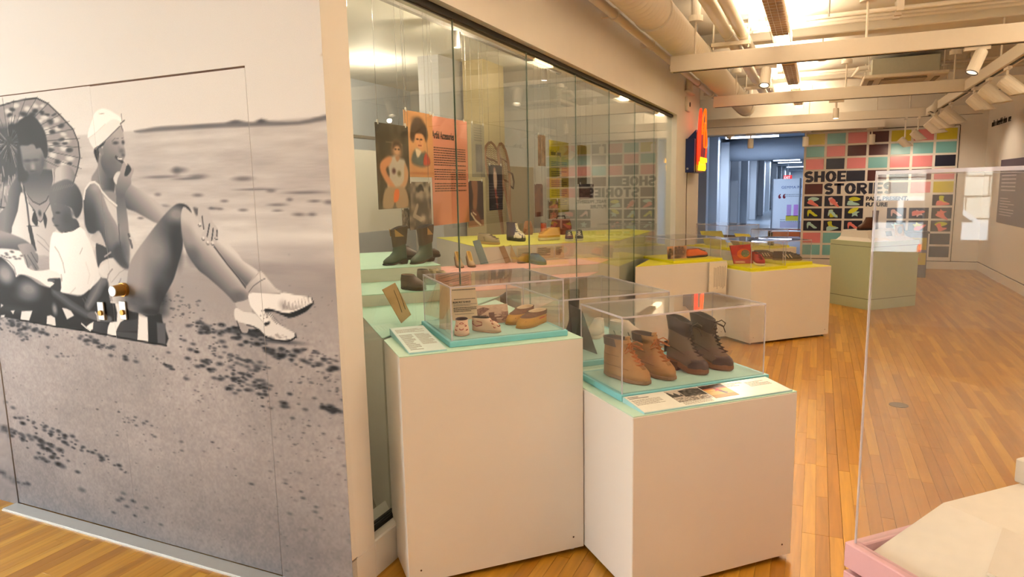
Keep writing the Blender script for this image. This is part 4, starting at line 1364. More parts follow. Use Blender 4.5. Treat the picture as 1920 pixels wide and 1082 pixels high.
# lock hardware on the leaves
kx, kz = (-2.7856, 1.1935)
k = MB().cyl((kx + 2.9, 0.002, kz), (kx + 2.9, -0.012, kz), 0.031, n=24).cyl((kx + 2.9, -0.010, kz), (kx + 2.9, -0.055, kz), 0.027, 0.024, n=24)
k.build('door_knob', brass, leaf_b, smooth=False)
MB().cyl((kx + 2.9, -0.055, kz), (kx + 2.9, -0.058, kz), 0.024, 0.022, n=24).build('knob_face', steel, leaf_b)
for (px_, pz_, lf) in ((*(-2.9511, 1.0879), leaf_a), (*(-2.803, 1.0986), leaf_b)):
    x_ = px_ + 2.9
    MB().bevel_box(x_ - 0.021, x_ + 0.021, -0.006, 0.002, pz_ - 0.042, pz_ + 0.042, 0.002).build('lock_plate', steel, lf)
    MB().cyl((x_ + 0.002, -0.006, pz_ - 0.008), (x_ + 0.002, -0.014, pz_ - 0.008), 0.012, n=16).build('lock_cylinder', brass, lf)
th = thing('threshold', 'grey metal threshold strip on the floor under the mural door', 'threshold', (-2.9, 1.985, 0))
MB().prism([(-0.9, -0.055), (0.93, -0.055), (0.93, 0.014), (-0.9, 0.014)], 0.0005, 0.010).build('plate', alu, th)
MB().box(-0.9, 0.93, -0.060, -0.055, 0.0, 0.006).build('lip', mat('sill_light', 'dcdad5', 0.4, 0.4), th)

# ------------------------------------------------------------------ SHOE STORIES wall
PAL = dict(Y='c9bd33', T='77b3b8', P='d8838a', M='4a1a1e', N='1c2036')
ROWS = ['YTPMYPY', 'TPMMTTT', 'PNPTPPN', '..NMNMP', 'M...MPY', 'NNN...N', 'NNN.NNN', 'NNN.NNN', 'PTNPNNN', 'TTPNPNN']
PX0, PITCH_X, PANEL_W = -0.262, 0.3545, 0.312
ZTOP, PITCH_Z, PANEL_H = 2.515, 0.2335, 0.196


def panel_pos(r, c):
    return PX0 + 0.028 + c * PITCH_X, ZTOP - r * PITCH_Z - PANEL_H


SHOES = {
    'heel': [(-.09, -.055), (-.075, -.05), (-.062, .005), (-.02, -.015), (.03, -.055), (.085, -.055), (.088, -.035), (.045, -.005), (.01, .03), (-.02, .045), (-.03, .07), (-.085, .07), (-.1, .02)],
    'flat': [(-.1, -.04), (.09, -.045), (.1, -.02), (.06, .0), (.0, .02), (-.03, .045), (-.09, .045), (-.11, .0)],
    'boot': [(-.05, -.07), (.075, -.07), (.08, -.045), (.03, -.02), (.015, .02), (.02, .075), (-.055, .075), (-.05, .0)],
    'leaf': [(-.1, .0), (-.03, .045), (.06, .04), (.11, .01), (.04, -.03), (-.05, -.035)],
    'star': [(-.08, .03), (-.03, .035), (-.02, .075), (.02, .04), (.085, .03), (.04, -.005), (.055, -.06), (.0, -.04), (-.05, -.065), (-.045, -.01)]}
INK3 = dict(l=mat('print_lime', 'cfd43a', 0.5), a=mat('print_ice', 'b4dcd8', 0.5), c=mat('print_coral', 'e8837e', 0.5), w=mat('print_rose', 'e8c2c4', 0.5))
MOTIF = {(5, 0): [('leaf', 'a', 0, .035, 0), ('flat', 'c', .01, -.035, -.3)], (5, 1): [('boot', 'w', -.02, .0, .3), ('flat', 'c', .03, -.03, -.6)], (5, 2): [('leaf', 'l', .0, .03, -.1), ('flat', 'a', -.01, -.04, .0)],
         (6, 0): [('heel', 'l', 0, 0, 0)], (6, 1): [('boot', 'l', -.01, .0, .2), ('heel', 'a', .01, -.01, -.2)], (6, 2): [('star', 'a', .02, 0, 0), ('leaf', 'l', -.01, .05, .4)],
         (7, 0): [('heel', 'a', 0, 0, 0)], (7, 1): [('boot', 'l', -.02, .01, .2), ('flat', 'a', .0, -.04, .3)], (7, 2): [('heel', 'c', 0, 0, 0)],
         (5, 6): [('boot', 'l', 0, 0, 0), ('flat', 'c', .01, -.05, .1)], (6, 5): [('star', 'w', 0, 0, .3), ('flat', 'c', -.01, .02, .4)], (6, 6): [('star', 'c', 0, 0, 0), ('flat', 'c', .02, -.05, -.4)], (6, 4): [('heel', 'w', 0, 0, 0)],
         (7, 5): [('star', 'l', -.01, 0, 0), ('flat', 'c', .03, -.02, .7)], (7, 6): [('leaf', 'l', 0, .03, 0), ('boot', 'c', .0, -.02, .4)], (7, 4): [('star', 'a', 0, 0, 0)]}


def shoe_wall():
    mats = {k: mat('vinyl_' + k, v, 0.30, var=0.02) for k, v in PAL.items()}
    for r, row in enumerate(ROWS):
        for c, ch in enumerate(row):
            if ch == '.':
                continue
            x, z = panel_pos(r, c)
            p = MB().bevel_box(x, x + PANEL_W, YB - 0.006, YB, z, z + PANEL_H, 0.002).build('color_panel', mats[ch], bw)
            for k, (kind, mk, dx, dz, a) in enumerate(MOTIF.get((r, c), [])):
                pts = smooth_loop(np.array(SHOES[kind]) * 0.95, 3)
                cx, cz = x + PANEL_W / 2 + dx, z + PANEL_H / 2 + dz
                q = [(cx + u * math.cos(a) - v * math.sin(a), cz + u * math.sin(a) + v * math.cos(a)) for u, v in pts]
                y0 = YB - 0.0075 - 0.0012 * k
                MB().loft([[(u, y0 + d, v) for u, v in q] for d in (0, 0.0011)]).build('shoe_motif', INK3[mk], p)


def stroke(pts, w):
    """a flat bar of width w along a centre line"""
    p = np.array(pts, float)
    d = np.gradient(p, axis=0)
    d /= np.linalg.norm(d, axis=1)[:, None] + 1e-9
    n = np.stack([-d[:, 1], d[:, 0]], 1)
    return [(tuple(p[i] + n[i] * w[i] / 2), tuple(p[i] - n[i] * w[i] / 2)) for i in range(len(p))]


def arc(cx, cz, rx, rz, a0, a1, n=14):
    return [(cx + rx * math.cos(math.radians(a0 + (a1 - a0) * i / n)), cz + rz * math.sin(math.radians(a0 + (a1 - a0) * i / n))) for i in range(n + 1)]


def slab_letter(mb, ch, x, z, w, h, y, T):
    """heavy slab-serif capitals; T stem thickness"""
    s = T * 0.42
    B = lambda a, b, c, d: mb.box(x + a, x + b, y - T * 0, y + 0.004, z + c, z + d)

    def S_(pts, wd):
        ws = [wd] * len(pts) if np.isscalar(wd) else wd
        st = stroke([(x + a, z + b) for a, b in pts], ws)
        mb.loft([[(p[0], y, p[1]), (q[0], y, q[1]), (q[0], y + 0.004, q[1]), (p[0], y + 0.004, p[1])] for p, q in st])
    if ch == 'H':
        B(0, T, 0, h); B(w - T, w, 0, h); B(T, w - T, h / 2 - s * 0.75, h / 2 + s * 0.75)
    elif ch == 'E':
        B(0, T, 0, h); B(T, w, 0, s * 1.5); B(T, w, h - s * 1.5, h); B(T, w * 0.92, h / 2 - s * 0.7, h / 2 + s * 0.7)
    elif ch == 'T':
        B(w / 2 - T / 2, w / 2 + T / 2, 0, h); B(0, w, h - s * 1.6, h)
    elif ch == 'I':
        B(w / 2 - T / 2, w / 2 + T / 2, 0, h)
    elif ch == 'R':
        B(0, T, 0, h)
        S_([(T * .9, h - s * .72)] + arc(w * 0.55, h * 0.70, w * 0.27, h * 0.30 - s * .72, 90, -90) + [(T * .9, h * .40 + s * .72)], s * 1.45)
        S_([(w * 0.45, h * 0.46), (w * 0.66, h * 0.22), (w * 0.84, 0.0)], T * 1.0)
    elif ch == 'O':
        S_(arc(w / 2, h / 2, w / 2 - T / 2, h / 2 - s * 0.7, 0, 360, 28), [s * 1.5 + (T - s * 1.5) * abs(math.cos(math.radians(k * 360 / 28))) for k in range(29)])
    elif ch == 'S':
        a = arc(w * 0.5, h * 0.5 + (h * .5 - s * .72) / 2, w * 0.36, (h * .5 - s * .72) / 2, 30, 250, 12) + arc(w * 0.5, h * 0.5 - (h * .5 - s * .72) / 2, w * 0.36, (h * .5 - s * .72) / 2, 70, -150, 12)
        S_(a, [T * 0.84] * len(a))


def shoe_title():
    y = YB - 0.005
    for word, r, c, x1 in (('SHOE', 3, 0, 0.695), ('STORIES', 4, 1, 1.40)):
        x, z = panel_pos(r, c)
        n = {'SHOE': [.155, .185, .19, .15], 'STORIES': [.155, .17, .19, .185, .075, .15, .155]}[word]
        x += -0.012
        for ch, w in zip(word, n):
            mb = MB()
            slab_letter(mb, ch, x, z - 0.004, w, PANEL_H + 0.006, y, 0.066)
            mb.build('letter', navy, bw)
            x += w + 0.012
    x, z = panel_pos(5, 3)
    text('lettering', 'PAST, PRESENT,', 0.098, navy, bw, (x - 0.005, y, z + 0.105), (math.pi / 2, 0, 0), offset=0.0045, extrude=0.002, sx=1.02)
    text('lettering', 'FUTURE', 0.098, navy, bw, (x - 0.005, y, z - 0.005), (math.pi / 2, 0, 0), offset=0.0045, extrude=0.002, sx=1.02)


shoe_wall()
shoe_title()

# ------------------------------------------------------------------ ceiling gear
def track_beam(y, x0, x1, label, rods):
    t = thing('lighting_beam', label, 'track beam', ((x0 + x1) / 2, y, 2.66), 0, 'white lighting beams across the room')
    h = (x1 - x0) / 2
    MB().bevel_box(-h, h, -0.045, 0.045, 0.0, 0.145, 0.003).build('beam', track_white, t)
    MB().box(-h + 0.02, h - 0.02, -0.012, 0.012, -0.004, 0.001).build('track_slot', black, t)
    for x in rods:
        r = MB().cyl((x - (x0 + x1) / 2, 0, 0.14), (x - (x0 + x1) / 2, 0, 0.46), 0.009, n=8).build('rod', track_white, t)
        MB().cyl((x - (x0 + x1) / 2, 0, 0.44), (x - (x0 + x1) / 2, 0, 0.49), 0.065, n=20).cyl((x - (x0 + x1) / 2, 0, 0.49), (x - (x0 + x1) / 2, 0, 0.64), 0.045, n=16).build('canopy', track_white, r)
    return t


track_beam(6.70, -1.32, 2.6, 'long white lighting beam nearest the camera, over the foreground cases', (-1.10, 0.32, 1.9))
track_beam(9.97, -1.37, 2.6, 'second white lighting beam, under the ceiling air unit', (-1.08, 0.27, 1.45))
track_beam(13.40, -2.25, 2.40, 'farthest white lighting beam, just before the coloured panel wall', (-1.2, -0.2, 0.86, 1.35))


def side_beam(x, y0, y1, label):
    t = thing('lighting_beam', label, 'track beam', (x, (y0 + y1) / 2, 2.66), math.pi / 2, 'white lighting beams across the room')
    h = (y1 - y0) / 2
    MB().bevel_box(-h, h, -0.045, 0.045, 0.0, 0.12, 0.003).build('beam', track_white, t)
    MB().box(-h + 0.02, h - 0.02, -0.014, 0.014, -0.005, 0.001).build('track_slot', black, t)
    MB().cyl((0, 0, 0.11), (0, 0, 0.64), 0.009, n=8).build('rod', track_white, t)


side_beam(1.60, 6.80, 9.9, 'white beam running away from the camera, carrying three big angled heads')
side_beam(1.62, 10.1, 13.3, 'white beam running away from the camera beyond the air unit')


lens_mat = mat('lens_glow', 'fff4e2', 0.3, emit=6.0, ecolor='ffe9c8')
lens_dark = mat('lens_dark', '3a3436', 0.2)


def spot_head(p, d, L, r, label, cut=0.0, lit=True, mount=None, group='white track spotlights'):
    """p: middle of the lamp's front; d: aim; the body goes back along -d and hangs on a stem from mount"""
    d = Vector(d).normalized()
    t = thing('track_spotlight', label, 'spotlight', p, 0, group)
    q = d.to_track_quat('Z', 'Y')
    n = 20
    rng = lambda rr, z, k=0.0: [tuple(q @ Vector((rr * math.cos(2 * math.pi * i / n), rr * math.sin(2 * math.pi * i / n), z + k * rr * math.sin(2 * math.pi * i / n)))) for i in range(n)]
    MB().loft([rng(r * .9, -L), rng(r, -L + .01), rng(r, 0, cut), rng(r * .88, -.004, cut), rng(r * .86, -.03 - cut * r)], True, False).build('housing', track_white, t)
    MB().loft([rng(r * .85, -.034 - cut * r), rng(r * .85, -.03 - cut * r)]).build('lens', lens_mat if lit else lens_dark, t)
    if lit:
        MB().tube(rng(r * .93, .002) + rng(r * .93, .002)[:1], r * 0.09, n=6).build('lens_ring', mat('ring_dark', '3c3a46', 0.4), t)
    c = -d * L * 0.6
    top = Vector(mount) - Vector(p)
    MB().tube([tuple(c), (top.x, top.y, min(top.z - .03, c.z + r + .03)), tuple(top)], 0.012, n=8).build('stem', track_white, t)
    a, b = (.09, .018) if abs(top.y) >= abs(top.x) or mount[2] < 2.6 else (.018, .09)
    MB().bevel_box(top.x - a, top.x + a, top.y - b, top.y + b, top.z - 0.028, top.z, .002).build('adapter', track_white, t)
    return t


SOFFIT_Z = 2.5589
SPOTS = [
    ((-0.4769, 6.62, 2.4701), (-0.05, -0.45, -0.9), .17,.045, 'lit white spotlight hanging under the nearest beam above the neon sign', 0, True, (None,6.7,2.656)),
    ((1.0866, 6.65, 2.4514), (-0.35, -0.25, -0.9), .19,.045, 'white spotlight under the nearest beam, beside the ceiling air unit', 0, True, (None,6.7,2.656)),
    ((1.72, 7.994, 2.3936), (.62, -.25, -.62), .22,.07, 'big slant-cut white spotlight closest to the camera on the side beam', .9, False, (1.6,None,2.655)),
    ((1.72, 8.7796, 2.397), (.62, -.2, -.62), .24,.075, 'middle one of the three big slant-cut white spotlights', .9, False, (1.6,None,2.655)),
    ((1.72, 9.5312, 2.3919), (.6, -.2, -.66), .22,.075, 'smaller slant-cut white spotlight, farthest of the three on the side beam', .9, False, (1.6,None,2.655)),
    ((1.5, 12.0856, 2.6011), (-.42, -.3, -.78), .22,.05, 'slim white spotlight with dark lens pointing down beyond the second beam', 0, False, (1.62,None,2.655)),
    ((1.72, 11.199, 2.3716), (.62, -.1, -.6), .26,.085, 'slant-cut white spotlight beyond the second beam, highest of its three', .8, False, (1.62,None,2.655)),
    ((1.72, 12.0466, 2.3678), (.62, -.1, -.6), .26,.085, 'slant-cut white spotlight beyond the second beam, middle of its three', .8, False, (1.62,None,2.655)),
    ((1.72, 12.7714, 2.3453), (.6, -.1, -.62), .25,.085, 'slant-cut white spotlight beyond the second beam, lowest of its three', .8, False, (1.62,None,2.655)),
    ((1.5507, 13.4, 2.2811), (.6, 0, -.6), .20,.065, 'slant-cut white spotlight close to the yellow panels, upper of two', .8, False, (None,13.4,2.656)),
    ((1.3603, 13.38, 2.1742), (.6, 0, -.6), .19,.06, 'slant-cut white spotlight close to the yellow panels, lower of two', .8, False, (None,13.4,2.656)),
    ((-1.2307, 14.1, 2.2888), (0, -.05, -1), .18,.055, 'upright white cylinder lamp in front of the blue corridor', 0, False, (None,14.1,'S')),
    ((-0.2522, 14.1, 2.2773), (0, -.05, -1), .18,.055, 'upright white cylinder lamp at the edge of the first yellow panel', 0, False, (None,14.1,'S')),
    ((0.8498, 14.1, 2.268), (0, -.05, -1), .18,.055, 'upright white cylinder lamp before the top maroon panel', 0, False, (None,14.1,'S')),
    ((-1.6424, 14.1, 2.4905), (-.3, -.1, -.9), .11,.045, 'small tilted white lamp over the corridor mouth', 0, False, (None,14.1,'S')),
    ((0.1707, 9.95, 2.4229), (0, -.1, -1), .13,.035, 'white cylinder lamp under the second beam, above the teal panel', 0, False, (None,9.97,2.656)),
]
for s_ in SPOTS:
    p_, m_ = s_[0], s_[-1]
    mt = (p_[0] - .5 * s_[1][0] * s_[2] if m_[0] is None else m_[0], p_[1] - .5 * s_[1][1] * s_[2] if m_[1] is None else m_[1], SOFFIT_Z if m_[2] == 'S' else m_[2])
    spot_head(*s_[:-1], mount=mt)
# their light
for p_, tgt, w_ in ((SPOTS[0][0], (-0.4, 3.4, 0.7), 60), (SPOTS[1][0], (-0.2, 2.6, 0.7), 60)):
    light('spot_light', 'SPOT', (p_[0], p_[1] - 0.05, p_[2] - 0.06), w_, WARM, target=tgt, spot_size=0.9, spot_blend=0.6, shadow_soft_size=0.02)
for p_, tgt in ((SPOTS[9][0], (1.9, 14.37, 1.4)), (SPOTS[10][0], (1.2, 14.37, 1.5)), (SPOTS[15][0], (0.2, 14.37, 1.5)), (SPOTS[8][0], (2.65, 12.6, 1.7)), (SPOTS[4][0], (2.65, 9.6, 1.6))):
    light('wall_wash', 'SPOT', (p_[0], p_[1], p_[2] - .02), 22, WARM, target=tgt, spot_size=1.7, spot_blend=.8, shadow_soft_size=.02)


# spiral duct, its end flange, hangers; small pipe beside it
def duct():
    t = thing('spiral_duct', 'large white spiral duct running along the top of the glass wall', 'duct', (-1.26, 8, 2.98))
    rings = []
    n = 28
    y = -4.8
    while y < 5.35:
        for dy, r in ((0, 0.150), (0.045, 0.150), (0.052, 0.155), (0.060, 0.155), (0.067, 0.150)):
            rings.append([(r * math.cos(2 * math.pi * i / n), y + dy, r * math.sin(2 * math.pi * i / n)) for i in range(n)])
        y += 0.1
    MB().loft(rings, True, True).build('tube', track_white, t, smooth=True)
    for yy in (-2.4, -0.25, 2.6, 4.9):
        MB().loft([[(r * math.cos(2 * math.pi * i / n), yy + d, r * math.sin(2 * math.pi * i / n)) for i in range(n)] for d, r in ((0, .15), (0, .163), (.05, .163), (.05, .15))], False, False).build('joint_band', track_white, t)
        MB().tube([(0.0, yy + 0.02, 0.15), (0.0, yy + 0.02, 0.32)], 0.006, n=6).build('hanger', steel, t)


duct()
t_ = thing('wall_pipe', 'white conduit pipe with clamps between duct and wall', 'pipe', (-1.52, 8, 2.94))
MB().cyl((0, -5, 0), (0, 3.2, 0), 0.036, n=14).build('pipe', track_white, t_, smooth=True)
for yy in (-4.2, -2.6, -1.3, 0.1, 1.5, 2.7):
    MB().cyl((0, yy, 0), (0, yy + 0.05, 0), 0.045, n=14).box(-0.1, 0, yy, yy + 0.04, -0.02, 0.02).build('clamp', track_white, t_)
for k, dx in enumerate((-0.90, -0.76)):
    t_ = thing('ceiling_pipe', ('insulated white pipe on the duct side of the pair', 'insulated white pipe on the fixture side of the pair')[k] + ' under the ceiling', 'pipe', (dx, 5, 3.1), 0, 'pair of insulated ceiling pipes')
    MB().cyl((0, -6, 0), (0, 8.5, 0), 0.055, n=18).build('pipe', track_white, t_, smooth=True)
    for yy in (-1, 2.35, 5.9):
        MB().cyl((0, yy, 0), (0, yy + 0.05, 0), 0.060, n=18).build('band', track_white, t_)
for yy, lb in ((3.9, 'white strut bar holding the pipe pair, out of sight above'), (7.43, 'white strut bar hung on two rods under the pipe pair, before the first beam'), (10.95, 'white strut bar under the pipe pair, beyond the first beam')):
    t_ = thing('pipe_hanger', lb, 'hanger', (-0.87, yy, 3.01), 0, 'strut bars under the pipes')
    MB().bevel_box(-0.19, 0.19, -0.02, 0.02, -0.02, 0.02).build('strut', track_white, t_)
    for x in (-0.17, 0.17):
        MB().cyl((x, 0, -0.05), (x, 0, 0.29), 0.008, n=8).build('rod', track_white, t_)


# caged strip fixtures
louver = mat('fixture_underside', 'a98455', 0.5, var=0.1)
tube_glow = mat('tube_glow', 'fff1dc', 0.4, emit=9.0, ecolor='ffe2b4')
for k, (xe, ye) in enumerate(FIXTURES):
    near = ('behind the camera', 'above the camera', 'above the foreground cases', 'before the first beam', 'between the first and second beam', 'beyond the second beam', 'beside the right wall behind the camera', 'beside the right wall above the big clear case')[k]
    t_ = thing('strip_light', 'caged ceiling strip light with brown underside ' + near, 'ceiling light', (xe, ye, 3.04), 0, 'caged strip lights')
    MB().bevel_box(-0.07, 0.07, -2.4, -0.62, -0.05, 0.03, 0.004).build('housing', louver, t_)
    MB().bevel_box(-0.06, 0.06, -0.62, -0.02, -0.035, 0.02, 0.004).build('tube_window', tube_glow, t_)
    w = MB()
    for i in range(25):
        y = -2.38 + i * 0.098
        w.tube([(-0.08, y, 0.05), (-0.08, y, -0.062), (0.08, y, -0.062), (0.08, y, 0.05)], 0.0022, n=4)
    for x, z in ((-0.08, -0.062), (-0.027, -0.062), (0.027, -0.062), (0.08, -0.062), (-0.08, -0.01), (0.08, -0.01), (-0.08, 0.05), (0.08, 0.05)):
        w.tube([(x, -2.4, z), (x, 0, z)], 0.0022, n=4)
    o = w.build('wire_guard', track_white, t_)
    for y in (-2.0, -0.4):
        MB().cyl((0, y, 0.03), (0, y, 0.26), 0.006, n=6).build('rod', track_white, t_)

# crosswise conduits, joists
jo = structure_root('trim_joists')
for yc in (5.0, 8.4, 11.9):
    MB().bevel_box(-1.6, XW, yc - 0.11, yc + 0.11, CEIL - 0.13, CEIL, 0.01).build('joist', ceiling_paint, jo)
for k, (yc, z, r) in enumerate(((7.55, 3.20, 0.022), (7.75, 3.20, 0.016), (7.95, 3.21, 0.022), (11.2, 3.2, 0.022), (11.45, 3.2, 0.018), (12.9, 3.16, 0.014))):
    t_ = thing('conduit', ('white conduit crossing the ceiling before the first joist, nearest one', 'thin white conduit between two thicker ones near the first joist', 'white conduit crossing the ceiling against the first joist', 'white conduit crossing the ceiling over the air unit, nearer one', 'white conduit crossing the ceiling over the air unit, farther one', 'thin far conduit crossing the ceiling beyond the air unit')[k], 'conduit', (0.5, yc, z), 0, 'conduits crossing the ceiling')
    MB().cyl((-1.5, 0, 0), (2.1, 0, 0), r, n=10).build('pipe', track_white, t_)
    for x in (-1.2, 0.1, 1.3):
        MB().box(x, x + 0.06, -0.03, 0.03, -0.025, CEIL - z).build('bracket', track_white, t_)


def air_unit():
    t = thing('ceiling_air_unit', 'square ceiling cassette air conditioner with louvred grille hung beyond the first beam', 'air conditioner', (1.0, 11.1, 2.98))
    MB().bevel_box(-0.50, 0.50, -0.46, 0.46, 0.0, 0.05, 0.012).build('front_panel', mat('ac_panel', 'e2d8c6', 0.45), t)
    MB().bevel_box(-0.40, 0.40, -0.36, 0.36, 0.05, 0.27, 0.006).build('body', mat('ac_body', 'b9b9a8', 0.4, 0.3), t)
    g = MB().box(-0.27, 0.27, -0.27, 0.27, -0.006, 0.001).build('grille_back', dark_gap, t)
    for i in range(14):
        y = -0.26 + i * 0.04
        MB().box(-0.27, 0.27, y, y + 0.016, -0.012, -0.004).build('grille_bar', mat('ac_bar', 'd8cdb9', 0.5), g)
    for a in range(4):
        MB().box(-0.25, 0.25, 0.36, 0.42, -0.006, 0.001).move(lambda v, a=a: Matrix.Rotation(a * math.pi / 2, 3, 'Z') @ v).build('air_slot', mat('ac_slot', '8a7b67', 0.6), t)
    for x in (-0.44, 0.44):
        for y in (-0.38, 0.38):
            MB().cyl((x, y, 0.03), (x, y, 0.32), 0.007, n=6).box(x - 0.03, x + 0.03, y - 0.015, y + 0.015, 0.10, 0.13).build('hanger', track_white, t)
    MB().tube([(-0.40, -0.1, 0.2), (-0.55, -0.12, 0.19), (-0.62, -0.1, 0.10), (-0.5, -0.1, 0.08)], 0.035, n=10).build('hose', track_white, t)


air_unit()
# small things on ceiling and wall
t_ = thing('sprinkler_head', 'white hanging sprinkler sensor between the first and second beam', 'sensor', (-0.02, 9.0, 3.03))
MB().cyl((0, 0, 0.02), (0, 0, 0.27), 0.008, n=8).build('pipe', track_white, t_)
MB().cyl((0, 0, -0.02), (0, 0, 0.035), 0.045, 0.03, n=16).build('head', track_white, t_)
t_ = thing('drop_rod', 'bare steel rod hanging from the ceiling before the first beam', 'rod', (0.02, 6.3, 2.93))
MB().cyl((0, 0, 0), (0, 0, 0.37), 0.008, n=8).build('rod', steel, t_)
wx, wy, wz = (-1.616, 9.2794, 2.6498)
t_ = thing('wall_speaker', 'small white alarm sounder on the wall end above the neon sign', 'alarm', (-1.619, wy, wz))
MB().bevel_box(0, 0.035, -0.12, 0.12, -0.09, 0.09, 0.008).build('case', track_white, t_)
MB().cyl((0.035, 0.03, 0), (0.042, 0.03, 0), 0.03, n=16).build('speaker_cone', mat('cone_dark', '4a443e', 0.6), t_)
t_ = thing('exit_lamp', 'small white emergency unit with a red light high on the header wall', 'emergency light', (-1.619, 3.28, 2.63))
MB().bevel_box(0, 0.05, -0.06, 0.16, -0.025, 0.05, 0.006).build('case', track_white, t_)
MB().sphere((0.052, 0.05, 0.005), 0.006, 0.008, 0.006, 8, 6).build('red_light', mat('red_led', 'ff3b22', 0.3, emit=3.0), t_)
t_ = thing('junction_box', 'white row of junction boxes with conduits high on the wall end', 'junction box', (-1.619, 9.2401, 2.9008))
MB().bevel_box(0, 0.07, -0.12, 0.3, -0.11, -0.085).build('tray', track_white, t_)
for k in range(4):
    MB().cyl((0.03, -0.08 + k * 0.09, -0.085), (0.03, -0.08 + k * 0.09, 0.12), 0.02, n=10).build('stub', track_white, t_)

# ------------------------------------------------------------------ shoes
def shoe(name, label, cat, heel, toe, z, W, prof, mats, sole_t=0.02, lift=0.0, block=None, laces=None, group=None, stripes=None, toe_cap=None, taper=0.0, collar=None, sole_w=1.04, lining=True, tongue=False, seam=None):
    """heel, toe: ground points; prof: (height above the sole, back x, front x, width) in parts of length / W.
    parts: sole, upper, lining, laces ..."""
    hx, hy = heel
    tx, ty = toe
    L = math.hypot(tx - hx, ty - hy)
    t = thing(name, label, cat, (hx, hy, z), math.atan2(ty - hy, tx - hx), group)
    N = 28

    def ease(u):
        u = min(1, max(0, u))
        return u * u * (3 - 2 * u)

    def rise(x):
        return lift * (1 - ease((x / L - 0.12) / 0.55)) if lift else 0.0

    def ring(zz, xb, xf, w, grow=0.0):
        a, c = (xf - xb) / 2 * L + grow, (xf + xb) / 2 * L
        long_ = min(1, max(0, (xf - xb - 0.45) / 0.45))
        r = []
        for k in range(N):
            th = 2 * math.pi * k / N
            ct, st = math.cos(th), math.sin(th)
            x = c + a * math.copysign(abs(ct) ** 0.88, ct)
            u = x / L
            f = 1 - long_ * (0.24 * math.exp(-((u - 0.38) / 0.2) ** 2) + 0.16 * math.exp(-((u - 0.02) / 0.16) ** 2) + taper * max(0, u - 0.7) * 3)
            y = (W / 2 * w * f + grow) * math.copysign(abs(st) ** 0.8, st)
            r.append((x, y, zz + rise(x)))
        return r
    s = sole_t
    z0 = 0.0
    rs = [ring(z0, 0.03, 0.965, 0.9 * sole_w), ring(z0 + s * 0.3, 0.0, 1.0, sole_w), ring(z0 + s * 0.8, 0.0, 1.0, sole_w), ring(z0 + s, 0.01, 0.99, 0.97 * sole_w)]
    MB().loft(rs).build('sole', mats['sole'], t)
    if block:
        x0, x1, w0, w1 = block
        hh = lambda f, zz: [((x0 + (1 - f) * 0.02) * L, -W / 2 * (w0 + (w1 - w0) * f), zz), (x1 * L - (1 - f) * 0.02 * L, -W / 2 * (w0 + (w1 - w0) * f), zz), (x1 * L - (1 - f) * 0.02 * L, W / 2 * (w0 + (w1 - w0) * f), zz), ((x0 + (1 - f) * 0.02) * L, W / 2 * (w0 + (w1 - w0) * f), zz)]
        MB().loft([hh(0, 0.0), hh(0.5, (lift + s * .5) * 0.5), hh(1, lift + s * 0.5)]).build('heel_block', mats.get('block', mats['sole']), t, bevel=0.003)
    P_ = [(0.0,) + tuple(prof[0][1:])] + list(prof)
    upper = [ring(s * 0.9 + p[0], *p[1:]) for p in P_]
    if collar is None:
        MB().loft(upper, True, not lining).build('upper', mats['upper'], t, smooth=True)
    else:
        MB().loft(upper[:-collar + 1 or None] if collar > 1 else upper, True, not lining).build('upper', mats['upper'], t, smooth=True)
        cr = [ring(s * 0.9 + p[0], p[1], p[2], p[3], 0.0035) for p in P_[-collar - 1:]]
        if tongue:
            MB().loft(upper[-collar - 1:], False, False).build('ankle', mats['upper'], t, smooth=True)
            cr = [r_[6:23] for r_ in cr]
        MB().loft(cr, False, False, closed=not tongue).build('collar', mats['collar'], t, smooth=True)
        if tongue:
            tg = []
            for q_ in P_[3:] + [(P_[-1][0] + .014,) + tuple(P_[-1][1:2]) + (P_[-1][2] + .01, P_[-1][3])]:
                x_, hw_, z_ = q_[2] * L, W * .5 * q_[3] * .36, s * .9 + q_[0]
                tg.append([(x_ - .012, -hw_, z_), (x_ + .0015, -hw_ * .4, z_ + .002), (x_ + .0015, hw_ * .4, z_ + .002), (x_ - .012, hw_, z_), (x_ - .016, 0, z_)])
            MB().loft(tg).build('tongue', mats['upper'], t, smooth=True)
    if seam:
        for zz, x0, x1 in seam[1]:
            b = MB()
            xb, xf, w = (np.interp(zz, [q[0] for q in P_], [q[i] for q in P_]) for i in (1, 2, 3))
            rr = [v for v in ring(s * .9 + zz, xb, xf, w, .0006)]
            rr = rr[3:-2]
            rr = [v for v in rr if x0 * L <= v[0] <= x1 * L]
            b.tube(rr, .0011, n=5)
            b.build('seam', seam[0], t)
    p = P_[-1]
    if lining:
        q = P_[-2]
        th = 0.007
        top = [ring(s * 0.9 + p[0], p[1], p[2], p[3]), ring(s * 0.9 + p[0] + 0.002, p[1], p[2], p[3], -th * 0.5), ring(s * 0.9 + p[0] - 0.004, p[1], p[2], p[3], -th), ring(s * 0.9 + max(0.012, p[0] - 0.035), p[1] + .02, p[2] - .02, p[3], -th * 1.5)]
        MB().loft(top, False, True).build('lining', mats.get('lining', mat('lining_dark', '2a2320', 0.8)), t, smooth=True)
    zs = [q[0] for q in P_]
    F = lambda zz: (np.interp(zz, zs, [q[2] for q in P_]), np.interp(zz, zs, [q[3] for q in P_]))
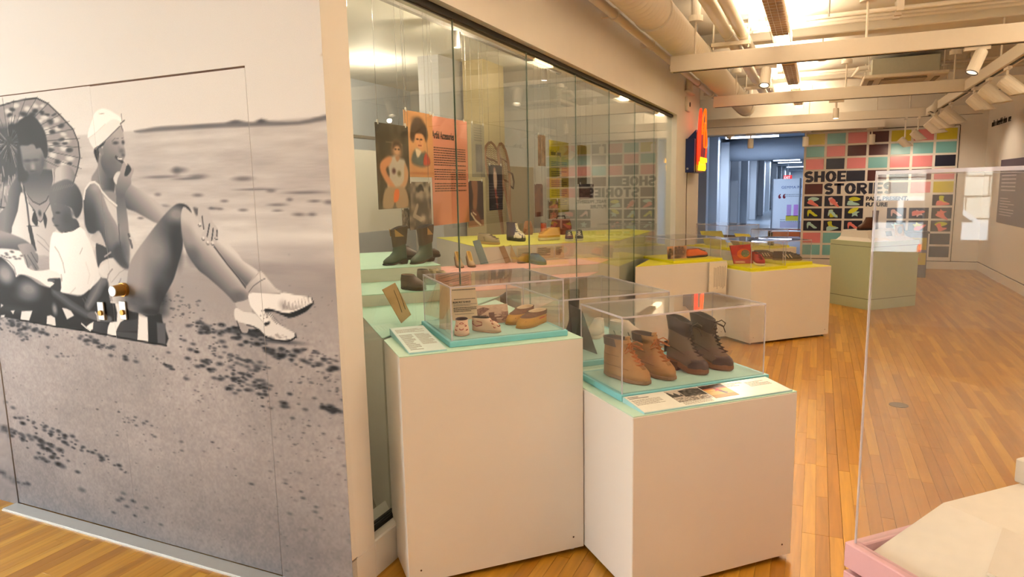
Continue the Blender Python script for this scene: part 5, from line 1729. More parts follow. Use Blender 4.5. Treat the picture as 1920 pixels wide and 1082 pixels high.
    if laces:
        za, zb, n, m, rad, bow = laces
        b = MB()
        pts = []
        for k in range(n):
            zz = za + (zb - za) * k / max(1, n - 1)
            xf, w = F(zz)
            x = xf * L - 0.020 * L
            hw = W * 0.5 * w * 0.42
            zc = s * 0.9 + zz + rise(x) + 0.004
            pts.append((x, hw, zc))
            b.tube([(x - 0.012, -hw, zc - 0.002), (x + 0.012, -hw * 0.4, zc + 0.003), (x + 0.014, hw * 0.4, zc + 0.004), (x - 0.012, hw, zc)], rad, n=5)
            b.sphere((x - 0.013, hw, zc - 0.001), rad * 1.7, rad * 1.2, rad * 1.7, 8, 5)
            b.sphere((x - 0.013, -hw, zc - 0.001), rad * 1.7, rad * 1.2, rad * 1.7, 8, 5)
            if k:
                px, ph, pz = pts[k - 1]
                b.tube([(px + .008, ph * .5, pz + .004), (x, -hw * .8, zc)], rad, n=5)
                b.tube([(px + .008, -ph * .5, pz + .004), (x, hw * .8, zc)], rad, n=5)
        if bow:
            x, hw, zc = pts[-1]
            for sg in (-1, 1):
                b.tube([(x + .012, 0, zc), (x + .03, sg * .018, zc + .012), (x + .035, sg * .045, zc - .005), (x + .026, sg * .05, zc - .022), (x + .02, sg * .03, zc - .012), (x + .012, 0, zc)], rad, n=5)
                b.tube([(x + .012, 0, zc), (x + .034, sg * .03, zc - .02), (x + .03, sg * .055, zc - bow)], rad, n=5)
        b.build('laces', m, t)
    if stripes:
        m, us, z_lo, z_hi, wd = stripes
        for u in us:
            b = MB()
            for sg in (-1, 1):
                st = []
                for k in range(4):
                    zz = z_lo + (z_hi - z_lo) * k / 3
                    xf, w = F(zz)
                    xb = np.interp(zz, zs, [q[1] for q in P_])
                    x = (u + 0.10 * (1 - k / 3)) * L
                    c, a = (xf + xb) / 2 * L, (xf - xb) / 2 * L
                    uu = max(-1, min(1, (x - c) / a))
                    ct = math.copysign(abs(uu) ** (1 / .88), uu)
                    lg = min(1, max(0, (xf - xb - 0.45) / 0.45))
                    f = 1 - lg * (0.24 * math.exp(-((x / L - 0.38) / 0.2) ** 2) + 0.16 * math.exp(-((x / L - 0.02) / 0.16) ** 2))
                    y = sg * (W / 2 * w * f * max(0, 1 - ct * ct) ** 0.4 + 0.0012)
                    st.append([(x - wd / 2, y, s * .9 + zz), (x + wd / 2, y, s * .9 + zz), (x + wd / 2, y - sg * .003, s * .9 + zz), (x - wd / 2, y - sg * .003, s * .9 + zz)])
                b.loft(st)
            b.build('stripe', m, t)
    if toe_cap:
        m, k0 = toe_cap
        r = []
        for zz, grow in ((0.0, 0.002), (prof[0][0], 0.002), (prof[1][0], 0.0015), (prof[2][0], 0.001)):
            xf, w = F(zz)
            full = ring(s * .9 + zz, np.interp(zz, zs, [q[1] for q in P_]), xf, w, grow)
            cut_ = [v for v in full if v[0] > k0 * L]
            if len(cut_) > 4:
                r.append(cut_)
        n = min(len(q) for q in r)
        def order(q):
            q = sorted(q, key=lambda v: math.atan2(v[1], v[0] - k0 * L))
            idx = np.linspace(0, len(q) - 1, n).round().astype(int)
            return [q[i] for i in idx]
        r = [order(q) for q in r]
        top = [((v[0] * .55 + k0 * L * .45), v[1] * .6, v[2] + 0.006) for v in r[-1]]
        MB().loft(r + [top], False, True, closed=False).build('toe_cap', m, t, smooth=True)
    return t


SNEAKER = [(.018, .0, .985, .99), (.032, .0, .93, .95), (.044, .0, .80, .88), (.056, .02, .66, .78), (.068, .03, .57, .66), (.075, .03, .53, .62)]
WORKBOOT = [(.018, .0, .985, .97), (.034, .0, .955, .94), (.046, .0, .90, .89), (.060, .0, .81, .83), (.080, .005, .72, .77), (.102, .015, .645, .71), (.124, .02, .59, .68), (.142, .02, .555, .69), (.158, .005, .54, .71)]
LACEBOOT = [(.014, .0, .985, .98), (.028, .0, .955, .93), (.040, .01, .89, .87), (.054, .02, .80, .81), (.074, .03, .70, .75), (.10, .05, .63, .71), (.13, .05, .575, .71), (.16, .03, .555, .75), (.190, .0, .55, .80)]
COWBOY = [(.018, .0, .97, .92), (.035, .01, .85, .84), (.050, .02, .70, .76), (.070, .03, .57, .70), (.10, .03, .53, .70), (.14, .0, .55, .78), (.19, -.04, .58, .86), (.215, -.05, .60, .90)]
MOCCASIN = [(.014, .0, .985, 1.0), (.028, .0, .93, .96), (.038, .01, .82, .88), (.046, .02, .66, .78), (.056, .02, .54, .72)]
PUMP = [(.014, .0, .98, .9), (.026, .0, .90, .84), (.034, .0, .78, .74), (.042, .0, .66, .60)]
HITOP = [(.018, .0, .985, 1.0), (.034, .0, .92, .95), (.048, .0, .76, .86), (.07, .02, .62, .74), (.10, .02, .56, .68), (.13, .0, .55, .70)]
M_ = lambda n, c, **k: mat(n, c, k.pop('rough', 0.75), **k)

# ------------------------------------------------------------------ showcases: pedestal, tray, clear cover
def cover(parent, x0, x1, y0, y1, z0, z1, t=0.006, back=True):
    """five clear sheets with their bright polished edges, in the parent's coordinates"""
    sheets = [('front_pane', (x0, x1, y0, y0 + t, z0, z1)), ('back_pane', (x0, x1, y1 - t, y1, z0, z1)), ('side_pane', (x0, x0 + t, y0 + t, y1 - t, z0, z1)), ('side_pane', (x1 - t, x1, y0 + t, y1 - t, z0, z1)), ('top_pane', (x0, x1, y0, y1, z1 + 0.0004, z1 + t))]
    for n, b in sheets:
        MB().box(*b).build(n, acrylic, parent)
    e = 0.0045
    k = MB()
    for x in (x0 - .0005, x1 + .0005 - e):
        for y in (y0 - .0005, y1 + .0005 - e):
            k.box(x, x + e, y, y + e, z0, z1)
    for x in (x0 - .0005, x1 + .0005 - e):
        k.box(x, x + e, y0, y1, z1 - .0005, z1 + t + .0005)
    for y in (y0 - .0005, y1 + .0005 - e):
        k.box(x0, x1, y, y + e, z1 - .0005, z1 + t + .0005)
    k.build('polished_edge', acrylic_edge, parent)


def pedestal(label, e0, e1, n0, n1, h, body, top, group='white pedestals', poly=None, seam=()):
    t = thing('pedestal', label, 'pedestal', EN(e0, n0, 0), Q, group)
    w, d = e1 - e0, n1 - n0
    if poly is None:
        MB().bevel_box(0, w, 0, d, 0.022, h - 0.004, 0.003).build('body', body, t)
        MB().bevel_box(0.001, w - 0.001, 0.001, d - 0.001, h - 0.004, h, 0.0015).build('top_sheet', top, t)
    else:
        mb = MB()
        for z0, z1, pts in poly:
            mb.prism(pts, z0, z1)
        mb.build('body', body, t)
        MB().prism(poly[-1][2], h - 0.004, h).build('top_sheet', top, t)
    for x in (0.04, w - 0.04):
        for y in (0.04, min(d, 0.5) - 0.04):
            MB().cyl((x, y, 0), (x, y, 0.024), 0.012, n=10).build('foot', steel, t)
    for x in (0.05, w - 0.05):
        MB().cyl((x, 0.001, 0.075), (x, -0.0012, 0.075), 0.004, n=8).build('screw', mat('screw_dark', '5a4436', 0.5), t)
    return t


def showcase(label, e0, e1, n0, n1, z, th, zt, tray, felt, group='clear showcases', ce0=None, ce1=None, cn0=None, cn1=None):
    t = thing('showcase', label, 'display case', EN(e0, n0, z), Q, group)
    w, d = e1 - e0, n1 - n0
    MB().bevel_box(0, w, 0, d, 0.0005, th, 0.002).build('tray', tray, t)
    i = 0.012
    MB().box(i + .008, w - i - .008, i + .008, d - i - .008, th, th + 0.0015).build('tray_lining', felt, t)
    a, b = (ce0 - e0 if ce0 else i), (ce1 - e0 if ce1 else w - i)
    c, f = (cn0 - n0 if cn0 else i), (cn1 - n0 if cn1 else d - i)
    cover(t, a, b, c, f, th + 0.0008, zt - z)
    return t


H1, H2 = 0.97, 0.7457
A0 = (0.487, 2.525)


def wall_cut(e0, n0, e1, X):
    """outline in the pedestal's own frame of a block whose back lies along x = X"""
    # x = (e - n)/sqrt2 = X  ->  n = e - X*sqrt2
    return [(0, 0), (e1 - e0, 0), (e1 - e0, e1 - X / S2 - n0), (0, e0 - X / S2 - n0)]


pedestal('tall white pedestal with mint top holding the moccasins, against the glass', 0.487, 1.272, 2.525, 3.2, H1, white_case, mint,
         poly=[(0.022, 0.172, wall_cut(0.487, 2.525, 1.272, XF + 0.004)), (0.172, H1 - 0.004, wall_cut(0.487, 2.525, 1.272, XG + 0.012))])
pedestal('lower white pedestal with mint top holding the brown boots', 1.277, 2.062, 2.122, 2.806, H2, white_case, mint)
pedestal('low white pedestal hidden behind the boots and moccasins', 1.277, 1.99, 2.812, 3.60, H2, white_case, mint)

showcase('clear case over the moccasins on the tall pedestal', 0.705, 1.231, 2.585, 3.075, H1, 0.0245, 1.210, aqua, aqua_felt)
showcase('clear case over the tan and dark lace-up boots', 1.327, 2.066, 2.295, 2.685, H2, 0.027, 1.083, aqua, aqua_felt, ce0=1.335, ce1=2.045, cn0=2.305, cn1=2.67)
showcase('clear case over the white trainer, behind the boots', 1.300, 1.935, 2.840, 3.575, H2, 0.026, 1.073, aqua, aqua_felt)


def wedge_sign(label, e0, e1, n0, n1, z, hb, hf, group=None):
    t = thing('label_panel', label, 'sign', EN(e0, n0, z), Q, group)
    w, d = e1 - e0, n1 - n0
    MB().loft([[(x, 0, 0), (x, 0, hf), (x, d, hb), (x, d, 0)] for x in (0, w)]).build('wedge', mat('wedge_ice', 'a9d6dd', 0.5), t)
    return t, w, d, hb, hf


def on_wedge(w, d, hb, hf):
    sl = (hb - hf) / d
    return lambda x, y, lift=0.0008: (x, y, hf + sl * y + lift), math.atan(sl)


def quad_print(name, m, parent, pts, thick=0.0006):
    return MB().loft([[(p[0], p[1], p[2] + dz) for p in pts] for dz in (-thick, 0)]).build(name, m, parent)


def text_rows(at, x0, x1, y0, y1, n, m, parent, seed=0, name='text_lines', fill=0.45):
    rnd = random.Random(seed)
    mb = MB()
    dy = (y1 - y0) / n
    for k in range(n):
        xe = x1 if rnd.random() > 0.25 else x0 + (x1 - x0) * rnd.uniform(0.5, 0.9)
        ya = y1 - (k + 1) * dy
        x = x0
        while x < xe - 1e-4:
            xw = min(xe, x + rnd.uniform(0.03, 0.09) * (x1 - x0))
            mb.loft([[at(x, ya + dy * .2, d), at(xw, ya + dy * .2, d), at(xw, ya + dy * (.2 + fill), d), at(x, ya + dy * (.2 + fill), d)] for d in (0.0002, 0.0009)])
            x = xw + 0.012 * (x1 - x0)
    return mb.build(name, m, parent)


t_, w_, d_, hb_, hf_ = wedge_sign('sloped text panel beside the moccasin case on the tall pedestal', 0.530, 0.682, 2.545, 2.945, H1, 0.030, 0.006)
at_, _ = on_wedge(w_, d_, hb_, hf_)
quad_print('sheet', mat('label_ice', 'd3e4e4', 0.5), t_, [at_(.002, .002), at_(w_ - .002, .002), at_(w_ - .002, d_ - .004), at_(.002, d_ - .004)])
text_rows(at_, .014, .135, .30, .36, 4, ink_soft, t_, 1)
text_rows(at_, .014, .068, .03, .27, 14, mat('ink_mid', '6f6a64', 0.7), t_, 2)
text_rows(at_, .080, .140, .10, .27, 13, ink_soft, t_, 3)

t_, w_, d_, hb_, hf_ = wedge_sign('long sloped caption panel with two photographs in front of the boots', 1.330, 2.040, 2.128, 2.290, H2, 0.022, 0.006)
at_, _ = on_wedge(w_, d_, hb_, hf_)
quad_print('sheet', mat('label_white', 'e6e6df', 0.3), t_, [at_(.003, .003), at_(w_ - .003, .003), at_(w_ - .003, d_ - .003), at_(.003, d_ - .003)])
text_rows(at_, .012, .10, .125, .150, 2, ink, t_, 4)
text_rows(at_, .012, .14, .065, .118, 6, ink_soft, t_, 5)
text_rows(at_, .195, .33, .012, .038, 3, ink_soft, t_, 6)
text_rows(at_, .455, .56, .11, .148, 4, ink_soft, t_, 7)
text_rows(at_, .57, .68, .085, .135, 5, ink_soft, t_, 8)


def street_photo(u, v):
    x, y = u / 0.16, v / 0.115
    L = 205 - 20 * y + (value_noise(x, y, .05, 3) - .5) * 30
    L = np.where(y < .35, 150 + (value_noise(x, y, .04, 5) - .5) * 160, L)
    tree = (x > .36) & (y > .35) & (y < .98 - .3 * abs(x - .7))
    L = np.where(tree, 62 + (value_noise(x, y, .05, 9) - .5) * 100, L)
    L = np.where((x < .34) & (y > .42) & (y < .8 - x * .6 + .1 * np.sin(x * 40)), 70 + (value_noise(x, y, .06, 4) - .5) * 60, L)
    return np.clip(L, 20, 235)[:, None] * np.array([1.0, .95, .90])


def skater_photo(u, v):
    x, y = u / 0.115, v / 0.125
    c = np.where((y > .72)[:, None], np.array([60, 40, 34]) + (value_noise(x, y, .1, 2) - .5)[:, None] * 70, np.array([205, 168, 92]) + (value_noise(x, y * 3, .3, 2) - .5)[:, None] * 24)
    c = np.where(((y > .64) & (y < .74))[:, None], np.array([176, 92, 52]), c)
    c = np.where((y < .22)[:, None], np.array([168, 128, 62]), c)
    ops = [('m', (.52, .62, .58, .48), [.07, .08], ((190, 50, 50), (200, 60, 60), (150, 40, 40))), ('l', (.55, .48, .66, .24), .07, (50, 44, 50), 1), ('l', (.60, .45, .74, .30), .06, (60, 50, 54), 1), ('b', (.50, .68), .05, .05, (90, 60, 46), 1), ('l', (.5, .58, .4, .5), .04, (190, 60, 60), 1)]
    for o in ops:
        if o[0] == 'm':
            paint(x, y, c, [('l', o[1], .16, (190, 54, 52), 1)])
        else:
            paint(x, y, c, [o])
    return np.clip(c, 0, 255)


pm = print_mat('photo_print', 0.35)
sl_ = (hb_ - hf_) / d_
ln_ = math.hypot(1, sl_)
uy_ = (0, 1 / ln_, sl_ / ln_)
print_sheet('photograph', pm, t_, at_(.185, .040, .0016), (1, 0, 0), uy_, .16, .115, 90, 64, street_photo, 0.0008)
print_sheet('photograph', pm, t_, at_(.350, .030, .0016), (1, 0, 0), uy_, .115, .125, 70, 74, skater_photo, 0.0008)

# boots in the front case
Z2 = H2 + 0.0287
tan = M_('tan_nubuck', 'aa7f4e', var=0.16, scale=40, bump=0.2)
tan_m = dict(upper=tan, sole=M_('tan_sole', '8d6a4a', var=0.12, bump=0.3), collar=M_('brown_padding', '5a463a', var=0.1), lining=M_('boot_inside', '3d2c22'))
lace_t = M_('lace_tan', 'a85f22', var=0.2)
TANS = (((1.432, 2.618), (1.500, 2.362), 'tan lace-up work boot with dark collar, at the near left corner of its case'), ((1.590, 2.640), (1.632, 2.375), 'tan lace-up work boot with dark padded collar, beside the dark platform boots'))
for h_, g_, lb in TANS:
    shoe('work_boot', lb, 'boot', EN(*h_)[:2], EN(*g_)[:2], Z2, 0.100, WORKBOOT, tan_m, 0.018, laces=(.058, .138, 6, lace_t, .0028, .03), group='tan work boots', collar=2, taper=.10, tongue=True, seam=(M_('seam_tan', '7a4f28'), ((.040, -.1, .72), (.085, -.1, .5))))
dk = M_('khaki_canvas', '6b5a48', var=0.12, scale=160, bump=0.15)
dk_m = dict(upper=dk, sole=M_('platform_rubber', '7a4a22', var=0.1), collar=M_('dark_brown_leather', '2c1c16', rough=0.4), block=M_('platform_heel', '5c3519', var=0.1))
lace_d = M_('lace_dark', '2a1d18')
DARKS = (((1.735, 2.585), (1.815, 2.390), 'dark brown platform lace-up boot beside the tan boots'), ((1.870, 2.600), (1.955, 2.398), 'dark brown platform lace-up boot with trailing lace at the outer end of its case'))
for h_, g_, lb in DARKS:
    b_ = shoe('platform_boot', lb, 'boot', EN(*h_)[:2], EN(*g_)[:2], Z2, 0.080, LACEBOOT, dk_m, 0.028, lift=0.030, block=(.0, .36, .74, .82), laces=(.052, .175, 9, lace_d, .0025, .05), group='dark platform boots', collar=2, toe_cap=(M_('dark_brown_leather', '2c1c16', rough=0.4), .62), taper=.08, seam=(M_('seam_dark_brown', '2c1c16'), ((.050, -.1, .6),)))
    MB().loft([[(x, y, z) for x, y in ((.004, -.03), (.004, .03), (-.006, .02), (-.006, -.02))] for z in (.075, .125)]).build('heel_counter', M_('dark_brown_leather', '2c1c16'), b_, bevel=0.002)

# white trainer and tilted dark board, tall black boot behind
wt = M_('trainer_white', 'd9cdbd', var=0.05)
shoe('white_trainer', 'white trainer with thin dark lines standing behind the tan boots', 'shoe', (-0.9882, 3.4524), (-0.7816, 3.4198), H2 + .0275, 0.11, [(z * 1.3, a, b, w) for z, a, b, w in SNEAKER], dict(upper=wt, sole=wt, lining=wt), 0.03, stripes=(M_('line_dark', '6b5d50'), (.2, .4, .6), .01, .05, .006), group='white trainers')
shoe('white_trainer', 'white trainer half hidden behind the tilted dark board', 'shoe', (-1.0822, 3.618), (-1.1059, 3.4942), H2 + .0275, 0.08, [(z * 1.1, a, b, w) for z, a, b, w in SNEAKER], dict(upper=wt, sole=wt, lining=wt), 0.02, group='white trainers')


def card(name, label, cat, pts, m, thick=0.004, group=None):
    """a flat board through four world points (given bottom-left, bottom-right, top-right, top-left)"""
    P4 = [Vector(p) for p in pts]
    n = (P4[1] - P4[0]).cross(P4[3] - P4[0]).normalized()
    t = thing(name, label, cat, P4[0], 0, group)
    MB().loft([[tuple(p - P4[0] + n * d) for p in P4] for d in (-thick, 0)]).build('board', m, t)
    ux = (P4[1] - P4[0])
    w = ux.length
    ux.normalize()
    uy = n.cross(ux).normalized()
    h = (P4[3] - P4[0]).dot(uy)
    return t, ux, uy, n, w, h


def frame_at(ux, uy, n):
    return lambda x, y, lift=0.0008: tuple(ux * x + uy * y + n * lift)


def face_text(parent, body, size, m, ux, uy, n, x, y, **k):
    R = Matrix((ux, uy, n)).transposed().to_euler()
    return text('lettering', body, size, m, parent, tuple(ux * x + uy * y + n * 0.0012), R, **k)


card('tilted_board', 'dark tilted board leaning inside the case behind the boots', 'board', [(*(-1.1443, 3.3095), .776), (*(-0.9739, 3.1728), .776), (-1.0703, 3.2228, 0.9838), (-1.181, 3.3595, 0.9857)], M_('board_dark', '3a3835', rough=.5))
bb = dict(upper=M_('black_boot', '191513', rough=.5), sole=M_('black_sole', '14100e'), collar=M_('black_boot', '191513'))
shoe('tall_boot', 'tall black boot standing behind the corner of the moccasin case', 'boot', (-1.2276, 3.5983), (-1.2308, 3.4794), H2 + .0275, 0.075, [(z * 1.15, a, b, w) for z, a, b, w in COWBOY], bb, 0.012)

# moccasins, document, photograph
Z1 = H1 + 0.0262
bead = M_('bead_cream', 'd9bfa6', var=0.1, bump=0.2)
bead_r = M_('bead_red', '8a2a28', var=0.2)


def baby(label, heel, toe, W):
    t = shoe('beaded_moccasin', label, 'moccasin', EN(*heel)[:2], EN(*toe)[:2], Z1, W, [(.010, .0, .985, 1.0), (.024, .0, .95, .98), (.034, .0, .86, .92), (.044, .01, .66, .86), (.053, .0, .60, .84)], dict(upper=bead, sole=M_('bead_sole', 'b79c82')), 0.006, group='beaded baby moccasins')
    L = math.hypot(toe[0] - heel[0], toe[1] - heel[1])
    for x, y, z, r in ((.93, 0, .030, .008), (.80, .2, .040, .007), (.80, -.2, .040, .007), (.70, 0, .047, .008), (.88, .28, .026, .006), (.88, -.28, .026, .006)):
        MB().tube([(x * L + r * math.cos(a) * .6, y * W + r * math.sin(a), z + r * .5 * math.cos(a) * -0.6) for a in [k * math.pi / 5 for k in range(11)]], .0018, n=5).build('bead_ring', bead_r, t)
    for sg in (-1, 1):
        MB().tube([(L * .08, sg * W * .27, .030), (L * .25, sg * W * .375, .022), (L * .45, sg * W * .39, .030), (L * .45, sg * W * .36, .042), (L * .25, sg * W * .35, .046), (L * .08, sg * W * .26, .042), (L * .08, sg * W * .27, .030)], .0022, n=5).build('bead_band', bead_r, t)
    return t


baby('cream baby moccasin with red beading seen from the toe, beside the case edge', (.815, 2.775), (.776, 2.655), .068)
baby('cream baby moccasin with red beading seen from the side, before the sepia photo', (.862, 2.770), (.948, 2.655), .062)
mus = M_('mustard_hide', 'b98a34', var=0.12, scale=50, bump=0.1)


def adult(label, heel, toe):
    t = shoe('hide_moccasin', label, 'moccasin', EN(*heel)[:2], EN(*toe)[:2], Z1, .085, [(z * .95, a, b, w) for z, a, b, w in MOCCASIN], dict(upper=mus, sole=M_('mustard_sole', '9a7229'), lining=M_('moccasin_inside', 'c9b598'), collar=M_('patterned_cuff', '6b4526', var=0.9, scale=110)), .006, collar=2, group='mustard hide moccasins')
    L = math.hypot(toe[0] - heel[0], toe[1] - heel[1])
    for k in range(5):
        a = -0.8 + k * 0.4
        MB().tube([(L * (.74 + .02 * abs(k - 2)), .028 * math.sin(a), .040 - .003 * abs(k - 2)), (L * .83, .033 * math.sin(a), .036 - .003 * abs(k - 2)), (L * .9, .03 * math.sin(a), .030)], .0016, n=5).build('pucker', M_('pucker_dark', '6d4b1d'), t)
    MB().tube([(L * .08, .022, .031), (L * .25, .0305, .030), (L * .45, .0315, .029)], .0028, n=5).build('red_trim', M_('trim_red', 'b03a2a'), t)
    return t


adult('mustard hide moccasin with patterned cuff, set farther back in its case', (1.205, 2.935), (1.035, 2.785))
adult('mustard hide moccasin with patterned cuff and red trim, nearer one', (1.222, 2.818), (1.045, 2.688))
zt_ = 1.1605
D4 = [EN(.838, 3.005, Z1 + .001), EN(.968, 2.995, Z1 + .001), EN(.962, 3.045, zt_), EN(.832, 3.050, zt_)]
t_, ux, uy, nn, w_, h_ = card('paper_notice', 'old printed notice on cream paper standing behind the baby moccasins', 'document', D4, M_('old_paper', 'd9c3a6', var=0.08, scale=20), 0.002)
at_ = frame_at(ux, uy, nn)
k_ = h_ / 0.20
text_rows(at_, w_ * .3, w_ * .7, h_ * .90, h_ * .93, 1, ink, t_, 21)
text_rows(at_, w_ * .06, w_ * .92, h_ * .82, h_ * .87, 1, ink, t_, 22)
text_rows(at_, w_ * .1, w_ * .9, h_ * .56, h_ * .60, 1, ink, t_, 23)
face_text(t_, 'BILLING MUST BE MAILED', h_ * .072, ink, ux, uy, nn, w_ * .05, h_ * .47, offset=0.0004, sx=.62, extrude=.0004)
text_rows(at_, w_ * .06, w_ * .94, h_ * .38, h_ * .45, 2, ink_soft, t_, 24)
text_rows(at_, w_ * .06, w_ * .94, h_ * .22, h_ * .36, 3, ink, t_, 25)
text_rows(at_, w_ * .1, w_ * .8, h_ * .14, h_ * .18, 1, ink_soft, t_, 26)


def tent_photo(u, v):
    x, y = u / .145, v / .10
    L = np.where(y > .55, 205.0, 140) + (value_noise(x, y, .06, 3) - .5) * 30
    L = np.where((y < .9 - .5 * abs(x - .2)) & (x < .5) & (y > .3), 92 + (value_noise(x, y, .05, 5) - .5) * 90, L)
    L = np.where((y < .92 - 1.0 * abs(x - .55)) & (y > .2), 190 + (value_noise(x, y, .1, 6) - .5) * 20, L)
    L = np.where((y < .48) & (y > .1) & (value_noise(x, y, .08, 8) > .45), 70 + (value_noise(x, y, .03, 9) - .5) * 90, L)
    L = np.where((abs(x - .45) < .09) & (abs(y - .45) < .14), 48, L)
    L = np.where((x > .78) & (y < .6) & (y > .25), 110 + (value_noise(x, y, .05, 4) - .5) * 80, L)
    t = (np.clip(L, 20, 230) / 255)[:, None]
    return (np.array([62, 22, 20]) * (1 - t) + np.array([238, 214, 190]) * t)


zp_ = 1.079
B4 = [Vector(EN(.917, 2.862, Z1 + .001)), Vector(EN(1.062, 2.850, Z1 + .001)), Vector(EN(1.060, 2.875, zp_)), Vector(EN(.915, 2.887, zp_))]
t_ = thing('sepia_photo', 'sepia photograph of a tent standing between the moccasin pairs', 'photo', B4[0])
ux = (B4[1] - B4[0]).normalized()
nn = ux.cross(B4[3] - B4[0]).normalized()
uy = nn.cross(ux)
print_sheet('print', pm, t_, (0, 0, 0), tuple(ux), tuple(uy), .145, (B4[3] - B4[0]).dot(uy), 84, 60, lambda u, v: tent_photo(u, v * .10 / max(1e-6, (B4[3] - B4[0]).dot(uy))), .003)
t_ = thing('folded_card', 'narrow folded cream card standing behind the case edge', 'card', EN(.735, 2.86, Z1))
for k, (dx, lean) in enumerate(((0, 0), (.03, .02))):
    MB().loft([[(dx + a, b, z) for a, b, z in ((0, 0, 0), (.045, -.02, 0), (.020 - lean, .05, .20), (-.025 - lean, .06, .20))], [(dx + a, b + .003, z) for a, b, z in ((0, 0, 0), (.045, -.02, 0), (.020 - lean, .05, .20), (-.025 - lean, .06, .20))]]).build('leaf', M_('old_paper', 'd9c3a6'), t_)

# ------------------------------------------------------------------ lime group in the middle distance
lime_in = lime
pedestal('white pedestal with lime top holding the red box and trainers', 4.552, 5.58, 5.353, 6.30, H2, white_case, lime)
pedestal('white pedestal with lime top and orange shoe, running into the glass wall', 3.44, 4.548, 5.722, 6.50, 0.825, white_case, lime,
         poly=[(0.022, 0.821, [(0.02, 0), (1.108, 0), (1.108, .70), (.69, .70)])])
pedestal('far white pedestal with lime top and tilted papers, behind the orange shoe', 5.30, 6.25, 6.55, 7.55, 0.82, white_case, lime)
t_ = showcase('clear case over the orange shoe and group photo', 3.93, 4.53, 5.77, 6.40, 0.825, 0.022, 1.06, lime, lime)
t_ = showcase('clear case over the red box and red trainers', 4.60, 5.06, 5.42, 6.10, H2, 0.024, 1.025, lime, lime)
t_ = showcase('clear case over the dark trainers at the far end of the lime pedestal', 5.12, 5.52, 5.55, 6.20, H2, 0.030, 1.00, lime, lime)
t_ = showcase('clear case over the tilted papers', 5.36, 5.86, 6.75, 7.4, 0.82, 0.022, 1.10, lime, lime)
t_ = showcase('clear case over the small black shoe behind the red box', 5.90, 6.2, 6.62, 7.0, 0.82, 0.022, 1.03, lime, lime)
ora = M_('orange_suede', 'd5622a', var=0.15)
shoe('orange_shoe', 'orange low shoe with dark sole in the lime-topped case', 'shoe', EN(4.20, 5.93)[:2], EN(4.49, 5.98)[:2], .849, .10, [(z * .95, a, b, w) for z, a, b, w in SNEAKER], dict(upper=ora, sole=M_('dark_sole', '3a1f1a'), lining=M_('orange_in', '6a2a1a')), .022, laces=(.035, .062, 3, M_('lace_grey', '6a5a4a'), .003, 0), toe_cap=(M_('toe_dark', '3a1c18'), .9))
red = M_('red_mesh', '9e1b1f', var=0.2)
for k, (h_, g_) in enumerate((((4.92, 5.72), (4.81, 5.50)), ((5.02, 5.90), (4.95, 5.70)))):
    shoe('red_trainer', ('red running trainer with white sole, closest to the red box', 'red running trainer with white sole, the one tucked behind its pair')[k], 'shoe', EN(*h_)[:2], EN(*g_)[:2], .7712, .10, [(z * 1.15, a, b, w) for z, a, b, w in SNEAKER], dict(upper=red, sole=M_('trainer_sole', 'dccbb8'), lining=M_('red_in', '4a1214')), .025, laces=(.04, .075, 3, M_('lace_red', '5a1015'), .003, 0), group='red trainers')
dk2 = M_('dark_trainer', '3b3128', var=0.15)
for k, (h_, g_) in enumerate((((5.17, 6.06), (5.40, 5.95)), ((5.26, 5.86), (5.485, 5.66)))):
    shoe('dark_trainer', ('dark brown trainer with cream stripes, rear one of its pair', 'dark brown trainer with cream stripes, front one of its pair')[k], 'shoe', EN(*h_)[:2], EN(*g_)[:2], .7772, .10, SNEAKER, dict(upper=dk2, sole=M_('dark_trainer_sole', '8a6a4a')), .020, stripes=(M_('stripe_cream', 'd6c0a0'), (.34, .45, .56), .012, .05, .012), laces=(.035, .065, 4, M_('lace_black', '1d1814'), .003, .0), group='dark trainers')
shoe('black_shoe', 'small black shoe in the far lime case', 'shoe', EN(6.10, 6.85)[:2], EN(5.99, 6.70)[:2], .8435, .08, HITOP, bb, .02)

# red box
zb_ = H2 + .0258
bx = [EN(4.705, 5.80, zb_), EN(4.895, 5.735, zb_), EN(4.885, 5.775, zb_ + 0.203), EN(4.675, 5.84, zb_ + 0.192)]
t_, ux, uy, nn, w_, h_ = card('red_box', 'red picture box with an oval portrait standing on the lime pedestal', 'box', bx, M_('box_red', 'a8201c', rough=.4), .02)
q_ = frame_at(ux, uy, nn)
MB().loft([[q_(w_ * (.52 + .36 * math.cos(a)), h_ * (.54 + .27 * math.sin(a)), d) for a in [2 * math.pi * k / 28 for k in range(28)]] for d in (0, .0012)]).build('oval', M_('oval_orange', 'd8642a'), t_)
MB().loft([[q_(w_ * (.60 + .22 * math.cos(a)), h_ * (.56 + .20 * math.sin(a)), d) for a in [2 * math.pi * k / 24 for k in range(24)]] for d in (.0012, .002)]).build('oval_figure', M_('oval_green', '6f7a5c', var=.4, scale=80), t_)
for k in range(7):
    MB().loft([[q_(w_ * (.6 + .15 * math.cos(k * 2.1) + .03 * math.cos(a)), h_ * (.56 + .13 * math.sin(k * 2.1) + .03 * math.sin(a)), d) for a in [2 * math.pi * j / 8 for j in range(8)]] for d in (.002, .0026)]).build('oval_flower', M_('oval_red', 'c23a30') if k % 2 else M_('oval_pale', 'b9a58a'), t_)
face_text(t_, 'CHANDERBALL', h_ * .125, M_('box_cream', 'e8c79a'), ux, uy, nn, w_ * .06, h_ * .06, sx=.62, offset=.0012)
text_rows(q_, w_ * .25, w_ * .8, h_ * .88, h_ * .94, 1, M_('box_line', '6a1512'), t_, 31)


